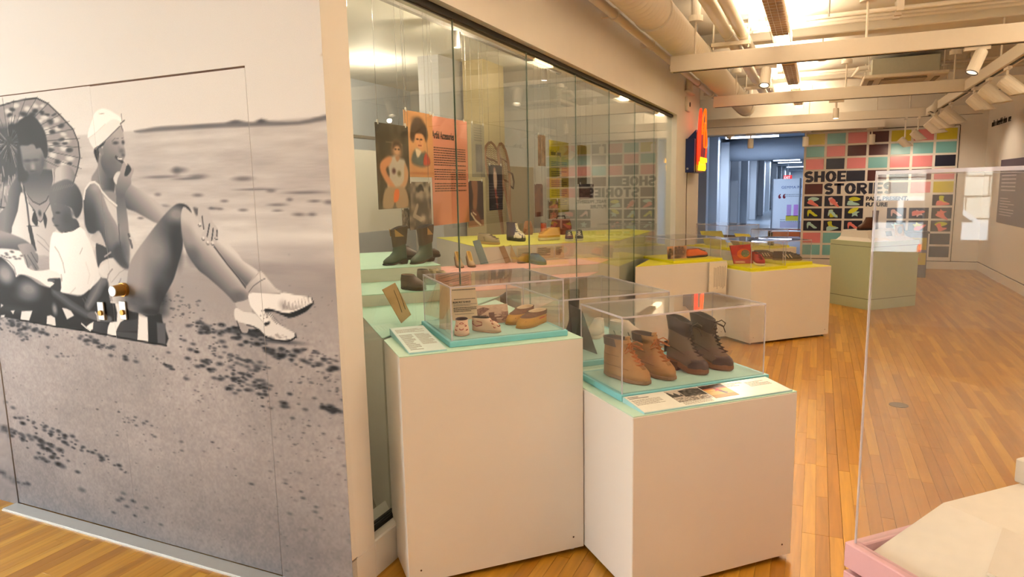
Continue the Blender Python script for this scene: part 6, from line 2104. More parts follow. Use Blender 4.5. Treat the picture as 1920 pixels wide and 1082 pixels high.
def group_photo(u, v):
    x, y = u / .24, v / .13
    c = np.array([206, 150, 112]) + (value_noise(x, y, .2, 3) - .5)[:, None] * 16
    for cx, hh, hat in ((.16, .70, 30), (.45, .82, 40), (.62, .84, 60), (.78, .80, 30)):
        paint(x, y, c, [('b', (cx, hh), .055, .09, (70, 46, 36), 1), ('b', (cx - .01, hh + .06), .05, .06, (40, 26, 22), 1), ('m', (cx, hh - .12, cx - .02, .12), [.07, .13], ((120, 80, 60), (70, 48, 40), (40, 28, 26)))]) if False else None
        paint(x, y, c, [('b', (cx, hh - .28), .13, .30, (64, 46, 40), 1), ('b', (cx, hh), .05, .085, (96, 62, 46), 1), ('b', (cx - .005, hh + .06), .05, .05, (36, 24, 20), 1), ('b', (cx + .03, hh - .3), .05, .10, (150, 108, 80), .8)])
    paint(x, y, c, [('b', (.24, .16), .15, .10, (222, 180, 140), 1), ('b', (.08, .2), .08, .16, (44, 30, 28), 1), ('b', (.5, .12), .2, .1, (50, 36, 34), .9)])
    return np.clip(c, 0, 255)


g4 = Vector(EN(3.97, 5.93, .850))
t_ = thing('group_photo', 'old photograph of four seated people standing beside the orange shoe', 'photo', g4)
print_sheet('print', pm, t_, (0, 0, 0), (S2, S2, 0), (-.1, .1, .989), .24, .13, 80, 44, group_photo, .003)
# reading sheet in its holder on the pedestal front
t_ = thing('text_sheet', 'white sheet of text in a holder on the lime pedestal front', 'sign', EN(4.30, 5.715, .745), Q)
MB().loft([[(x, y, z) for x, z in ((0, -.235), (.215, -.245), (.225, .06), (.005, .07))] for y in (-.032, -.026)]).build('sheet', paper, t_)
MB().box(.05, .17, -.026, .004, -.12, -.04).build('bracket', white_case, t_)
b_ = MB()
rnd_ = random.Random(5)
for k in range(11):
    x = .060 + k * .0135
    b_.box(x, x + .004, -.0326, -.032, -.205 + rnd_.random() * .03, .035 - rnd_.random() * .02)
b_.build('text_lines', ink_soft, t_)
# tilted papers in the far lime case
for k, (q, mm) in enumerate(((((5.38, 7.20, .845), (5.60, 7.05, .845), (5.55, 7.1, 1.02), (5.33, 7.25, 1.02)), 'lime_paper'), (((5.62, 7.10, .90), (5.80, 6.98, .89), (5.74, 7.02, .96), (5.57, 7.15, .97)), 'brown_paper'), (((5.64, 6.98, .845), (5.83, 6.85, .845), (5.80, 6.90, .90), (5.62, 7.03, .90)), 'grey_paper'), (((5.70, 6.92, .845), (5.84, 6.80, .845), (5.80, 6.88, .98), (5.66, 7.00, .99)), 'lime_paper2'))):
    card('tilted_paper', ('lime paper standing in the far lime case, nearest the glass wall', 'dark brown card tilted in the far lime case, upper one', 'grey-brown card tilted in the far lime case, lower one', 'lime paper standing at the other side of the far lime case')[k], 'paper', [EN(*p) for p in q], M_(mm, ('b9b050', '46332b', '8a7556', 'c9bd4a')[k]), .003, 'tilted papers')

# ------------------------------------------------------------------ sage plinth with boots, kiosk behind
def sage_plinth():
    t = thing('sage_plinth', 'pale green plinth with rounded corner and white riser on top', 'plinth', EN(7.150, 6.237, 0), Q)
    def outline(w, d, r, o=0):
        pts = [(r + o, o)] if False else []
        for a in range(7):
            th = math.pi + a * math.pi / 12
            pts.append((r + (r - o) * math.cos(th), r + (r - o) * math.sin(th)))
        return pts + [(w - o, o), (w - o, d - o), (o, d - o)]
    for nm, z0, z1, o in (('kick', 0.0, .130, 0), ('seam', .130, .138, .004), ('body', .138, .790, 0), ('seam', .790, .797, .004), ('rim', .797, .853, 0)):
        MB().prism(outline(.80, .66, .05, o), z0, z1).build(nm, sage if nm != 'seam' else mat('seam_dark', '6b6f5c', .7), t)
    MB().loft([[(.05, .03, .853), (.78, .03, .853), (.78, .62, .853), (.05, .62, .853)], [(.10, .16, .895), (.76, .16, .895), (.76, .60, .895), (.10, .60, .895)], [(.12, .20, .985), (.74, .20, .985), (.74, .58, .985), (.12, .58, .985)]]).build('riser', white_case, t)
    c = MB().loft([[(.12, .04, .8625), (.36, .04, .8625), (.36, .13, .889), (.12, .13, .889)], [(.12, .04, .8645), (.36, .04, .8645), (.36, .13, .891), (.12, .13, .891)]]).build('caption', mat('caption', 'e9d9c4', .6), t)
    MB().loft([[(.42, .165, .905), (.52, .165, .905), (.52, .185, .965), (.42, .185, .965)], [(.42, .163, .906), (.52, .163, .906), (.52, .183, .966), (.42, .183, .966)]]).build('dark_label', M_('label_dark', '4a4238', var=.4, scale=90), t)
    return t


sage_plinth()
br = dict(upper=M_('brown_leather', '4a2414', rough=.45), sole=M_('brown_sole', '1f130d'), collar=M_('brown_leather', '4a2414'))
shoe('leather_boot', 'brown leather boot lying on the pale green plinth', 'boot', EN(7.50, 6.52)[:2], EN(7.26, 6.58)[:2], .9855, .10, [(z * .9, a, b, w) for z, a, b, w in WORKBOOT], br, .02, group='brown leather boots')
shoe('leather_boot', 'brown leather boot standing upright on the pale green plinth', 'boot', EN(7.70, 6.68)[:2], EN(7.56, 6.62)[:2], .9855, .10, [(z * 1.15, a, b, w) for z, a, b, w in LACEBOOT], br, .02, group='brown leather boots')
t_ = thing('small_portrait', 'small framed portrait card on the pale green plinth', 'picture', EN(7.70, 6.375, .898), Q)
MB().loft([[(0, 0, 0), (.15, 0, 0), (.15, .03, .15), (0, .03, .15)], [(0, .006, 0), (.15, .006, 0), (.15, .036, .15), (0, .036, .15)]]).build('card', M_('portrait_card', 'cfae86'), t_)
MB().sphere((.08, .008, .08), .045, .008, .05, 14, 8).build('head', M_('portrait_dark', '3b2a22'), t_)

t_ = thing('kiosk', 'dark grey kiosk with two coloured prints standing before the panel wall', 'kiosk', (1.6904 - .18, 12.9913, 0))
kz_ = 0.736
MB().bevel_box(-.18, .18, 0, .3, 0, kz_, .004).build('body', M_('kiosk_grey', '54525e', rough=.5), t_)
MB().box(-.20, .20, -.02, .32, kz_, kz_ + .03).build('top', M_('kiosk_top', '45444c'), t_)
for k, z in enumerate((kz_ - .27, kz_ - .52)):
    p_ = MB().box(-.15, .165, -.006, 0, z, z + .20).build('print', M_('print_yellow', 'b9a83c'), t_)
    MB().loft([[(-.14 + .06 * math.cos(a) + .03, y, z + .1 + .085 * math.sin(a)) for a in [2 * math.pi * j / 12 for j in range(12)]] for y in (-.008, -.006)]).build('print_shape', INK3['a'] if k == 0 else INK3['c'], p_)
    MB().loft([[(.02 + .05 * math.cos(a), y, z + .09 + .07 * math.sin(a)) for a in [2 * math.pi * j / 7 for j in range(7)]] for y in (-.009, -.006)]).build('print_shape', INK3['c'], p_)

# ------------------------------------------------------------------ inside the glass: stepped platforms
GX = (XG - 0.014) / S2          # e - n at the inner side of the glass


def platform(label, e0, e1, n0, n1, z, body, top, z0=0.0):
    """a block in the showcase grid, cut off along the glass"""
    p = [(e0, n0), (min(e1, n0 + GX), n0)]
    if n0 + GX < e1:
        if n1 + GX < e1:
            p += [(n1 + GX, n1)]
        else:
            p += [(e1, e1 - GX), (e1, n1)]
    else:
        p += [(e1, n1)]
    p += [(e0, n1)]
    t = thing('display_platform', label, 'platform', (0, 0, 0), Q, 'stepped platforms behind the glass')
    MB().prism(p, z0, z - .004).build('body', body, t)
    MB().prism(p, z - .004, z).build('top_sheet', top, t)
    return t


pf = mat('platform_white', 'd8d2c8', .55)
mint_in = mat('mint_inner', 'a9cdbb', .6)
platform('lowest mint-topped step behind the glass, level with the tall pedestal', .487, 2, 2.9, 3.74, .97, pf, mint_in)
platform('middle mint-topped step behind the glass', -.4, 1.10, 3.742, 4.258, 1.036, pf, mint_in)
platform('upper mint-topped step carrying the green cowboy boots', -.6, 1.12, 4.26, 5.43, 1.12, pf, mint_in)
platform('lowest pink-topped step behind the glass', 1.125, 3, 3.742, 4.60, .80, pf, pink_step)
platform('middle pink-topped step behind the glass', 1.125, 3, 4.602, 5.15, .88, pf, pink_step)
platform('upper pink-topped step below the lime platform', 1.125, 3, 5.152, 5.63, .95, pf, pink_step)
platform('lime-topped platform carrying the yellow and navy sneakers', 1.83, 4.2, 5.632, 7.10, 1.10, pf, lime_pale)
for p_, w_ in (((-4.6, 4.2, 3.05), 40), ((-5.4, 7.6, 3.05), 50), ((-3.3, 4.4, 3.05), 40), ((-3.2, 6.2, 3.05), 40), ((-2.5, 5.2, 3.05), 40), ((-2.6, 7.2, 3.05), 16), ((-2.5, 3.6, 3.05), 34), ((-3.4, 8.6, 3.05), 10)):  # first two hang on no track, added to brighten the back walls
    light('display_lamp_and_fill', 'POINT', (p_[0], p_[1], 2.94), w_ * 0.80, (1.0, .82, .62), shadow_soft_size=.015)
for k, x in enumerate((-3.35, -2.55)):
    t_ = thing('display_track', ('ceiling track over the back of the display room', 'ceiling track close to the glass inside the display room')[k], 'track', (x, 5.8, 3.165))
    MB().box(-.025, .025, -3.2, 3.4, 0, .04).build('track', M_('track_grey', '8b8680'), t_)
    for y in (-2.2, 0, 2.4):
        MB().cyl((0, y, .04), (0, y, .134), .008, n=6).build('rod', M_('track_grey', '8b8680'), t_)
    for y in ((-1.4, .4, 2.8) if k == 0 else (-2.2, -.6, 1.6)):
        MB().cyl((0, y, -.16), (0, y, 0), .04, .03, n=14).build('lamp', M_('track_grey', '8b8680'), t_)

# footwear on the steps
gb = dict(upper=M_('green_leather', '33483c', var=.25, scale=18, rough=.5), sole=M_('boot_sole_dark', '2b221c'), collar=M_('brown_shaft', '4a3a2b', var=.25), block=M_('boot_sole_dark', '2b221c'))
for k, (h_, g_, lb) in enumerate((((-2.4939, 3.8254), (-2.5811, 3.6738), 'green leather cowboy boot nearest the mural wall'), ((-2.4135, 4.0166), (-2.4288, 3.7759), 'green leather cowboy boot in front of the pink text panel'))):
    t_ = shoe('cowboy_boot', lb, 'boot', h_, g_, 1.12, .085, [(z * 1.02, a, b, w) for z, a, b, w in COWBOY], gb, .010, lift=.022, block=(.02, .30, .62, .78), collar=3, taper=.12, group='green cowboy boots')
    for sg in (-1, 1):
        MB().loft([[(.03, sg * .036, .185), (.10, sg * .041, .235), (.095, sg * .036, .185)], [(.03, sg * .038, .185), (.10, sg * .043, .235), (.095, sg * .038, .185)]]).build('inlay', M_('boot_inlay', 'b08a52'), t_)
bl = dict(upper=M_('dark_clog', '3a2c24', rough=.5), sole=M_('clog_sole', '241a15'))
shoe('leather_clog', 'dark brown leather clog behind the first cowboy boot', 'shoe', *((-2.7544, 4.0713), (-2.5347, 4.0597)), 1.12, .09, SNEAKER, bl, .02, group='dark clogs behind the boots')
shoe('leather_clog', 'dark brown leather clog poking out beyond the second cowboy boot', 'shoe', (-2.5485, 4.1687), (-2.519, 4.2926), 1.12, .08, PUMP, bl, .02, group='dark clogs behind the boots')
wc = dict(upper=M_('brown_shell', '4d3524', var=.2, rough=.5), sole=M_('brown_shell_sole', '33231a'), lining=M_('shell_in', '6b5138'))
shoe('slip_on', 'dark brown slip-on shoe on the middle mint step', 'shoe', (-2.1985, 3.3101), (-2.0216, 3.2759), 1.036, .085, [(z, a, b - .0, w) for z, a, b, w in SNEAKER], wc, .012, group='brown slip-ons')
shoe('slip_on', 'greyish slip-on shoe behind the dark one on the middle step', 'shoe', (-2.2388, 3.5566), (-2.0917, 3.5018), 1.036, .08, SNEAKER, dict(upper=M_('taupe_shell', '6d5a49', var=.2), sole=M_('brown_shell_sole', '33231a')), .012, group='brown slip-ons')
em = dict(upper=M_('embroidered', 'a3906f', var=.55, scale=120), sole=M_('slipper_sole', '3d3126'), lining=M_('slipper_in', '8a765c'))
shoe('embroidered_slipper', 'embroidered beige slipper with dark rim, nearer the cowboy boots', 'slipper', (-2.2767, 3.754), (-2.1811, 3.7537), 1.036, .085, MOCCASIN, em, .008, group='embroidered slippers')
shoe('embroidered_slipper', 'embroidered beige slipper with dark rim and upturned heel, beside the glass joint', 'slipper', (-2.169, 3.6523), (-2.0764, 3.6785), 1.036, .085, MOCCASIN, em, .008, group='embroidered slippers')
pu = dict(upper=M_('taupe_satin', 'a08466', rough=.5), sole=M_('taupe_sole', '6a543f'), lining=M_('taupe_in', 'c09a52'))
shoe('strapped_heel', 'taupe heeled shoe just before the first glass joint', 'shoe', *((-2.8355, 5.12), (-2.7004, 4.9725)), .95, .07, PUMP, pu, .008, lift=.075, block=(.02, .2, .3, .6), group='taupe heels')
shoe('strapped_heel', 'taupe heeled shoe with a yellow lining, just past the first glass joint', 'shoe', *((-2.7533, 5.1823), (-2.6207, 5.0326)), .95, .07, PUMP, pu, .008, lift=.075, block=(.02, .2, .3, .6), group='taupe heels')
gs = dict(upper=M_('grey_suede', '9a8a74', var=.12), sole=M_('gum_sole', 'b08d5c'), lining=M_('grey_in', '5d5346'))
shoe('grey_sneaker', 'grey suede low sneaker on the edge of the lime platform', 'shoe', (-2.9038, 5.6882), (-2.6253, 5.5571), 1.10, .09, SNEAKER, gs, .02, laces=(.03, .06, 3, M_('lace_grey', '6a5a4a'), .003, 0), stripes=(M_('suede_dark', '766754'), (.4,), .01, .05, .03), group='grey suede sneakers')
shoe('grey_sneaker', 'grey suede low sneaker on the pink step beneath its pair', 'shoe', (-2.8643, 5.7816), (-2.6559, 5.7798), .95, .09, SNEAKER, gs, .02, stripes=(M_('suede_dark', '766754'), (.4,), .01, .05, .03), group='grey suede sneakers')
hv = dict(upper=M_('navy_suede', '3b3550', var=.2), sole=M_('platform_black', '1b1a1a'), collar=M_('navy_suede', '3b3550'))
shoe('high_top', 'navy high-top sneaker with thick black heel and cream laces', 'shoe', (-2.7885, 6.1032), (-2.5419, 5.9428), 1.10, .10, [(z * 1.1, a, b, w) for z, a, b, w in HITOP], hv, .035, laces=(.05, .13, 6, M_('lace_cream', 'e6dcc8'), .005, 0), toe_cap=(M_('toe_cream', 'ddd0ba'), .62))
t_ = thing('fur_cuff', 'rust brown furry cuff standing behind the high-top', 'cuff', (*(-2.8864, 6.8557), 1.10))
MB().loft([[(r * math.cos(a) * (1 + .08 * math.sin(5 * a)), r * math.sin(a) * (1 + .08 * math.cos(7 * a)), z) for a in [2 * math.pi * k / 18 for k in range(18)]] for z, r in ((0, .045), (.04, .055), (.08, .05), (.12, .042), (.15, .03))]).build('body', M_('rust_fur', '8a5a3c', var=.4, scale=120, bump=.6), t_, smooth=True)
ye = dict(upper=M_('yellow_suede', 'd39a2a', var=.15), sole=M_('cream_foam', 'd9c89a'), lining=M_('yellow_in', '6a4a1a'))
shoe('yellow_sneaker', 'yellow running sneaker with cream sole on the lime platform', 'shoe', *((-2.3007, 6.2659), (-2.4277, 6.0276)), 1.10, .095, [(z * 1.25, a, b, w) for z, a, b, w in SNEAKER], ye, .03, laces=(.04, .08, 4, M_('lace_yellow', 'b47d1a'), .004, 0))
rg = dict(upper=M_('red_green', 'a8492f', var=.3), sole=M_('dark_green_sole', '2e4a3a'), collar=M_('green_back', '2e5a44'))
t_ = shoe('red_high_top', 'red and green high-top with a white emblem behind the yellow sneaker', 'shoe', *((-2.586, 6.5358), (-2.4821, 6.3649)), 1.10, .085, HITOP, rg, .02)
t_ = thing('brown_bag', 'reddish brown leather bag standing at the back of the lime platform', 'bag', (*(-2.5188, 6.9048), 1.10), Q)
MB().loft([[(-.10, -.04, 0), (.10, -.04, 0), (.10, .04, 0), (-.10, .04, 0)], [(-.11, -.045, .08), (.11, -.045, .08), (.11, .045, .08), (-.11, .045, .08)], [(-.10, -.02, .17), (.10, -.02, .17), (.10, .02, .17), (-.10, .02, .17)]]).build('body', M_('bag_leather', '6d3326', var=.15), t_, bevel=.008)
MB().tube([(-.05, 0, .165), (-.045, 0, .20), (.045, 0, .20), (.05, 0, .165)], .006, n=6).build('handle', M_('bag_dark', '2a1a16'), t_)
ds = dict(upper=M_('charcoal_canvas', '2f2d33'), sole=M_('white_rubber', 'cfc4b4'), lining=M_('charcoal_in', '1b1a1c'))
shoe('canvas_shoe', 'charcoal canvas shoe with white sole seen from the toe, before the brown bag', 'shoe', *((-2.1863, 6.2016), (-2.1103, 6.0165)), 1.10, .085, SNEAKER, ds, .022, laces=(.03, .06, 3, M_('lace_cream', 'e6dcc8'), .003, 0), group='charcoal canvas shoes')
shoe('canvas_shoe', 'charcoal canvas shoe with white sole, just past the second glass joint', 'shoe', *((-2.1047, 6.2824), (-2.0411, 6.0927)), 1.10, .085, SNEAKER, ds, .022, laces=(.03, .06, 3, M_('lace_cream', 'e6dcc8'), .003, 0), group='charcoal canvas shoes')
shoe('brown_slipper', 'small brown slipper on the pink step before the caption sheets', 'slipper', (-2.3172, 5.5302), (-2.3853, 5.4251), .95, .08, SNEAKER, dict(upper=M_('slipper_brown', '8a643e', var=.15), sole=M_('slipper_sole', '3d3126')), .012)
shoe('blue_sandal', 'blue strappy sandal on the pink step before the caption sheets', 'sandal', (-2.2865, 5.4933), (-2.1057, 5.3667), .95, .085, SNEAKER, dict(upper=M_('sandal_blue', '4a6378', var=.3), sole=M_('sandal_sole', '56707e')), .012)
shoe('black_mule', 'black leather mule seen behind the sepia photograph', 'shoe', (-1.793, 4.1173), (-1.9907, 4.0974), .80, .14, [(z * 1.7, a, b, w) for z, a, b, w in MOCCASIN], dict(upper=M_('mule_black', '17120f', rough=.4), sole=M_('black_sole', '14100e')), .02)
# cards and captions inside
t_, ux, uy, nn, w_, h_ = card('tilted_card', 'tan card tilted on the lowest mint step near the mural wall', 'card', [(*(-1.7635, 2.638), .985), (*(-1.7953, 2.7723), 1.0), (*(-1.8253, 2.6914), 1.1682), (*(-1.7935, 2.5397), 1.1579)], M_('tan_card', 'c49a68', var=.06), .003)


q_ = frame_at(ux, uy, nn)
for x0, x1, c in ((.30, .30, 'ink_brown_card'), (.66, .66, 'ink_brown_card')):
    MB().tube([q_(w_ * x0, h_ * .22, .001), q_(w_ * (x0 + .03), h_ * .5, .001), q_(w_ * x1, h_ * .82, .001)], .0022, n=4).build('drawn_pin', M_(c, '5a4028'), t_)


def leaning(label, bl, br, tr, tl, X, m, group):
    pts = [P4 for P4 in (bl, br, tr, tl)]
    return card('leaning_card', label, 'card', pts, m, .003, group)


LEAN = (((-2.6675, 5.2553, 0.9514), (-2.5893, 5.2553, 0.9629), (-2.6816, 5.2753, 1.1691), (-2.7502, 5.2753, 1.1542)), ((-2.486, 5.3856, 0.9516), (-2.4341, 5.3856, 0.9671), (-2.507, 5.4056, 1.1096), (-2.5594, 5.4056, 1.0946)), ((-2.4514, 5.4694, 0.9482), (-2.3992, 5.4694, 0.9639), (-2.4777, 5.4894, 1.1079), (-2.525, 5.4894, 1.0976)))
for k, (q, c) in enumerate(zip(LEAN, ('7c8f90', '8a6a4a', 'b89a74'))):
    leaning(('teal-edged photo card leaning beside the grey sneakers', 'dark framed photo card leaning on the pink step, first of two', 'pale photo card leaning on the pink step, second of two')[k], *q, 0, M_('lean_%d' % k, c, var=.25, scale=40), 'photo cards leaning on the pink step')
for k, q in enumerate(((972, 1006, 464, 488), (1019, 1061, 462, 488), (1063, 1082, 460, 487))):
    pass
RIS = ((2.1828, 5.5938), (2.326, 5.5057), (2.3748, 5.4757), (2.5442, 5.3715), (2.5562, 5.3641), (2.6479, 5.3599))
for k in range(3):
    ea, eb = RIS[2 * k][0], RIS[2 * k + 1][0]
    t_ = thing('caption_sheet', ('caption sheet on the lime platform front, beside the second glass joint', 'caption sheet with bold lines in the middle of the lime platform front', 'caption sheet on the lime platform front, farthest along')[k], 'sign', EN(ea, 5.6295, .965), Q, 'caption sheets on the lime riser')
    MB().box(0, eb - ea, -.002, 0, 0, .115).build('sheet', M_('caption_cream', 'd9c8aa'), t_)
    text_rows(lambda x, z, d: (x, -.0022 - d, z), .01, (eb - ea) * .8, .03, .105, 7, ink_soft if k == 0 else ink, t_, 50 + k)


# hanging prints
def poster(name, label, X, y0, y1, z0, z1, nx, ny, f, wires=True, cat='poster'):
    t = thing(name, label, cat, (X, y0, z0), 0, 'prints hung on wires in the display room')
    w, h = y1 - y0, z1 - z0
    print_sheet('print', pm2, t, (0, 0, 0), (0, 1, 0), (0, 0, 1), w, h, nx, ny, lambda u, v: np.clip(f(u / w, v / h), 0, 255), .003)
    for y in (.08 * w, .92 * w):
        MB().cyl((-.002, y, h), (-.002, y, CEIL - z0), .0014, n=5).build('wire', M_('wire_grey', '6f6a64', rough=.4), t)
        MB().box(-.006, .004, y - .006, y + .006, h - .012, h + .02).build('clip', M_('clip_clear', 'cfcac0', rough=.3), t)
    return t, w, h


pm2 = print_mat('poster_print', .5)
flat = lambda r, g, b: (lambda u, v: np.zeros((len(u), 3)) + np.array([r, g, b], float))


def worker(u, v):
    c = np.array([74, 66, 52]) + (value_noise(u, v, .12, 4) - .5)[:, None] * 34
    paint(u, v, c, [('p', (0, .9, .2, 1, 0, 1), (40, 36, 30), .02), ('p', (.75, .88, 1, .98, .98, .9), (38, 34, 30), .02), ('l', (.3, .79, .8, .77), .02, (120, 110, 90), .7)])
    paint(u, v, c, [('b', (.62, .70), .13, .085, (206, 158, 120), 1), ('p', (.50, .72, .53, .79, .63, .81, .74, .78, .76, .70, .70, .75, .58, .75), (70, 52, 40), .02),
                    ('p', (.34, .58, .55, .63, .70, .60, .86, .58, .90, .40, .80, .24, .30, .24, .36, .40), (190, 180, 166), .02),
                    ('p', (.12, .55, .34, .62, .46, .60, .38, .52, .26, .46, .40, .34, .52, .26, .46, .22, .30, .28, .10, .44), (205, 140, 98), .02),
                    ('p', (.86, .55, .96, .44, .90, .30, .70, .22, .64, .25, .80, .34, .82, .46), (196, 150, 112), .02),
                    ('p', (.22, .24, .50, .26, .84, .24, .92, .02, .55, .0, .50, .10, .40, .0, .12, .02), (165, 140, 112), .02), ('p', (.50, .22, .64, .22, .60, .10, .46, .08), (222, 110, 46), .01),
                    ('b', (.5, .45), .05, .03, (90, 50, 50), 1), ('b', (.66, .42), .05, .03, (110, 100, 60), 1), ('p', (.56, .62, .62, .56, .70, .62), (180, 130, 96), .01), ('b', (.58, .71), .03, .01, (60, 44, 36), 1), ('b', (.68, .71), .03, .01, (60, 44, 36), 1)])
    return c


def portrait(u, v):
    c = np.array([196, 138, 88]) + (value_noise(u, v, .3, 4) - .5)[:, None] * 14
    paint(u, v, c, [('b', (.48, .55), .42, .36, (206, 152, 100), .9), ('p', (.2, .66, .26, .82, .48, .90, .74, .82, .82, .66, .74, .56, .66, .64, .40, .64, .3, .54, .2, .58), (62, 44, 32), .03), ('b', (.46, .87), .16, .05, (70, 50, 36), 1), ('p', (.38, .66, .64, .66, .64, .50, .54, .40, .42, .46, .38, .56), (216, 152, 104), .02),
                    ('p', (.22, .22, .26, .36, .42, .44, .58, .38, .70, .40, .84, .30, .84, .20, .55, .16), (84, 92, 84), .03), ('p', (.62, .20, .70, .38, .84, .30, .84, .20), (178, 62, 40), .02), ('p', (.36, .44, .42, .30, .56, .40), (220, 200, 170), .02),
                    ('b', (.44, .585), .04, .012, (50, 34, 26), 1), ('b', (.57, .585), .04, .012, (50, 34, 26), 1), ('l', (.46, .49, .57, .49), .02, (150, 70, 50), 1), ('l', (.51, .58, .53, .53), .016, (170, 110, 76), 1), ('b', (.5, .06), .5, .02, (170, 104, 60), .7)])
    return c


def bw_man(u, v):
    L = 110 + (value_noise(u, v, .12, 6) - .5) * 120
    paint(u, v, L, [('p', (.3, .3, .36, .62, .6, .70, .8, .6, .84, .3, .7, .05, .3, .05), 74, .04), ('b', (.54, .72), .13, .10, 150, 1), ('p', (.40, .78, .44, .92, .60, .94, .68, .80, .56, .82), 34, .02), ('l', (.36, .5, .2, .3, .5, .2), .10, 160, 1), ('b', (.6, .22), .12, .08, 190, .9)])
    return np.repeat(L[:, None], 3, 1) * np.array([1, .93, .82])


def old_page(u, v):
    c = flat(158, 150, 134)(u, v)
    ops = [('q', (.3, .1, .8, .1, .8, .62, .3, .62), (112, 110, 112), .01), ('b', (.55, .35), .18, .16, (140, 136, 134), .8)]
    for k in range(6):
        ops.append(('l', (.2, .92 - k * .045, .82, .92 - k * .045), .014, (104, 98, 88), .7))
    paint(u, v, c, ops)
    return c


def leg_photo(u, v):
    c = np.where((v < .14)[:, None], np.array([150, 110, 92]), np.array([74, 60, 66]) + (v[:, None] - .5) * 10)
    paint(u, v, c, [('p', (.25, 1, .62, 1, .60, .6, .52, .38, .36, .34, .30, .5, .34, .7), (146, 104, 88), .03), ('p', (.2, .36, .36, .38, .56, .34, .74, .20, .84, .06, .66, .05, .40, .18), (120, 76, 70), .03), ('l', (.18, .30, .45, .14, .78, .03), .05, (214, 196, 180), 1), ('l', (.3, .32, .5, .26), .03, (220, 200, 190), 1)])
    return c


def dancer(u, v):
    c = flat(26, 22, 24)(u, v)
    paint(u, v, c, [('b', (.42, .90), .08, .05, (190, 140, 110), 1), ('p', (.34, .84, .56, .84, .60, .60, .50, .42, .36, .52), (206, 178, 160), .03), ('p', (.40, .46, .54, .44, .60, .20, .64, .04, .54, .04, .50, .22), (150, 60, 46), .03), ('l', (.45, .3, .66, .28), .04, (190, 120, 90), .8), ('l', (.5, .14, .66, .12), .03, (160, 140, 120), .8)])
    return c


def scene_photo(seed, a, b):
    def f(u, v):
        t = np.clip((value_noise(u, v, .16, seed) * .7 + value_noise(u, v, .06, seed + 1) * .5 - .1), 0, 1)[:, None]
        return np.array(a, float) * (1 - t) + np.array(b, float) * t
    return f


PO = [(-2.9, 4.1111, 4.5399, 1.4709, 2.0916), (-3.05, 4.7194, 5.1652, 1.7126, 2.2449), (-3.25, 5.4656, 6.1792, 1.274, 2.2784), (-2.95, 4.5939, 4.9294, 1.2902, 1.6715), (-3.5, 6.7555, 7.0738, 1.7391, 2.3232), (-3.3, 6.2519, 6.6106, 1.2098, 1.6922), (-3.4, 6.9633, 7.3216, 1.3607, 1.8748), (-3, 7.4674, 7.7076, 1.8611, 2.222), (-3.1, 8.0938, 8.8193, 1.2815, 2.201), (-2.9, 7.1041, 7.3489, 1.2807, 1.6499), (-2.8, 7.2758, 7.5921, 1.2491, 1.4549), (-2.98, 4.5331, 4.6406, 1.3022, 1.4647), (-2.85, 8.4623, 8.8408, 1.6467, 2.1491), (-2.7, 8.0707, 8.6655, 1.4545, 1.6442)]
poster('photo_print', 'hanging colour photo of a person in a sleeveless top bending forward', *PO[0], 60, 110, worker)
poster('portrait_print', 'hanging amber engraved portrait of a person in a dark feathered hat', *PO[1], 56, 100, portrait)
tp_, w_, h_ = poster('text_banner', 'tall salmon pink hanging text panel headed Artful Accessories', *PO[2], 4, 4, flat(206, 134, 112))
text('lettering', 'Artful Accessories', .098, ink, tp_, (.0012, w_ * .04, h_ * .80), (math.pi / 2, 0, math.pi / 2), offset=.0015, sx=.56)
pl_ = lambda x, z, d: (.001 + d, x, z)
text_rows(pl_, w_ * .06, w_ * .93, h_ * .55, h_ * .73, 8, M_('ink_brown', '5d4038'), tp_, 61)
text_rows(pl_, w_ * .06, w_ * .93, h_ * .42, h_ * .53, 5, M_('ink_brown', '5d4038'), tp_, 62)
text_rows(pl_, w_ * .06, w_ * .93, h_ * .31, h_ * .40, 4, M_('ink_brown', '5d4038'), tp_, 63)
poster('old_photo', 'hanging brownish black and white photo of a seated person, behind the cowboy boots', *PO[3], 44, 84, bw_man)
poster('old_page', 'hanging grey copy of an old printed page with a small picture', *PO[4], 36, 90, old_page)
poster('leg_photo', 'hanging dark photo of a leg wearing a red sneaker', *PO[5], 40, 80, leg_photo)
poster('dancer_photo', 'hanging black photo of a dancer before the snowshoes', *PO[6], 36, 80, dancer)
poster('narrow_photo', 'narrow hanging photo of a beige street scene beside the yellow panel', *PO[7], 20, 60, scene_photo(3, (110, 84, 66), (205, 170, 138)))
tp_, w_, h_ = poster('text_banner', 'tall yellow hanging text panel deep in the display room', *PO[8], 4, 4, flat(202, 186, 48))
text('lettering', 'Fashions Opening', .085, ink, tp_, (.0012, w_ * .06, h_ * .80), (math.pi / 2, 0, math.pi / 2), offset=.0012, sx=.62)
for k in range(5):
    text_rows(pl_, w_ * .08, w_ * .9, h_ * (.62 - .13 * k), h_ * (.72 - .13 * k), 4, M_('ink_olive', '6b6224'), tp_, 70 + k)
poster('maroon_strip', 'narrow maroon hanging print with a green figure', *PO[9], 20, 60, scene_photo(7, (70, 24, 34), (140, 90, 60)))
poster('album_photo', 'small hanging photo of a standing group above the yellow sneaker', *PO[10], 24, 40, scene_photo(11, (60, 44, 36), (196, 156, 126)))
poster('dish_photo', 'small black and white hanging photo beside the seated person photo', *PO[11], 24, 50, scene_photo(14, (56, 50, 46), (176, 166, 152)))
poster('olive_print', 'hanging olive print with coloured blocks past the yellow panel', *PO[12], 20, 60, scene_photo(17, (96, 84, 44), (150, 120, 80)))
poster('dark_photo', 'dark hanging photo past the yellow panel, lower than its neighbour', *PO[13], 24, 30, scene_photo(21, (28, 24, 26), (110, 90, 84)))


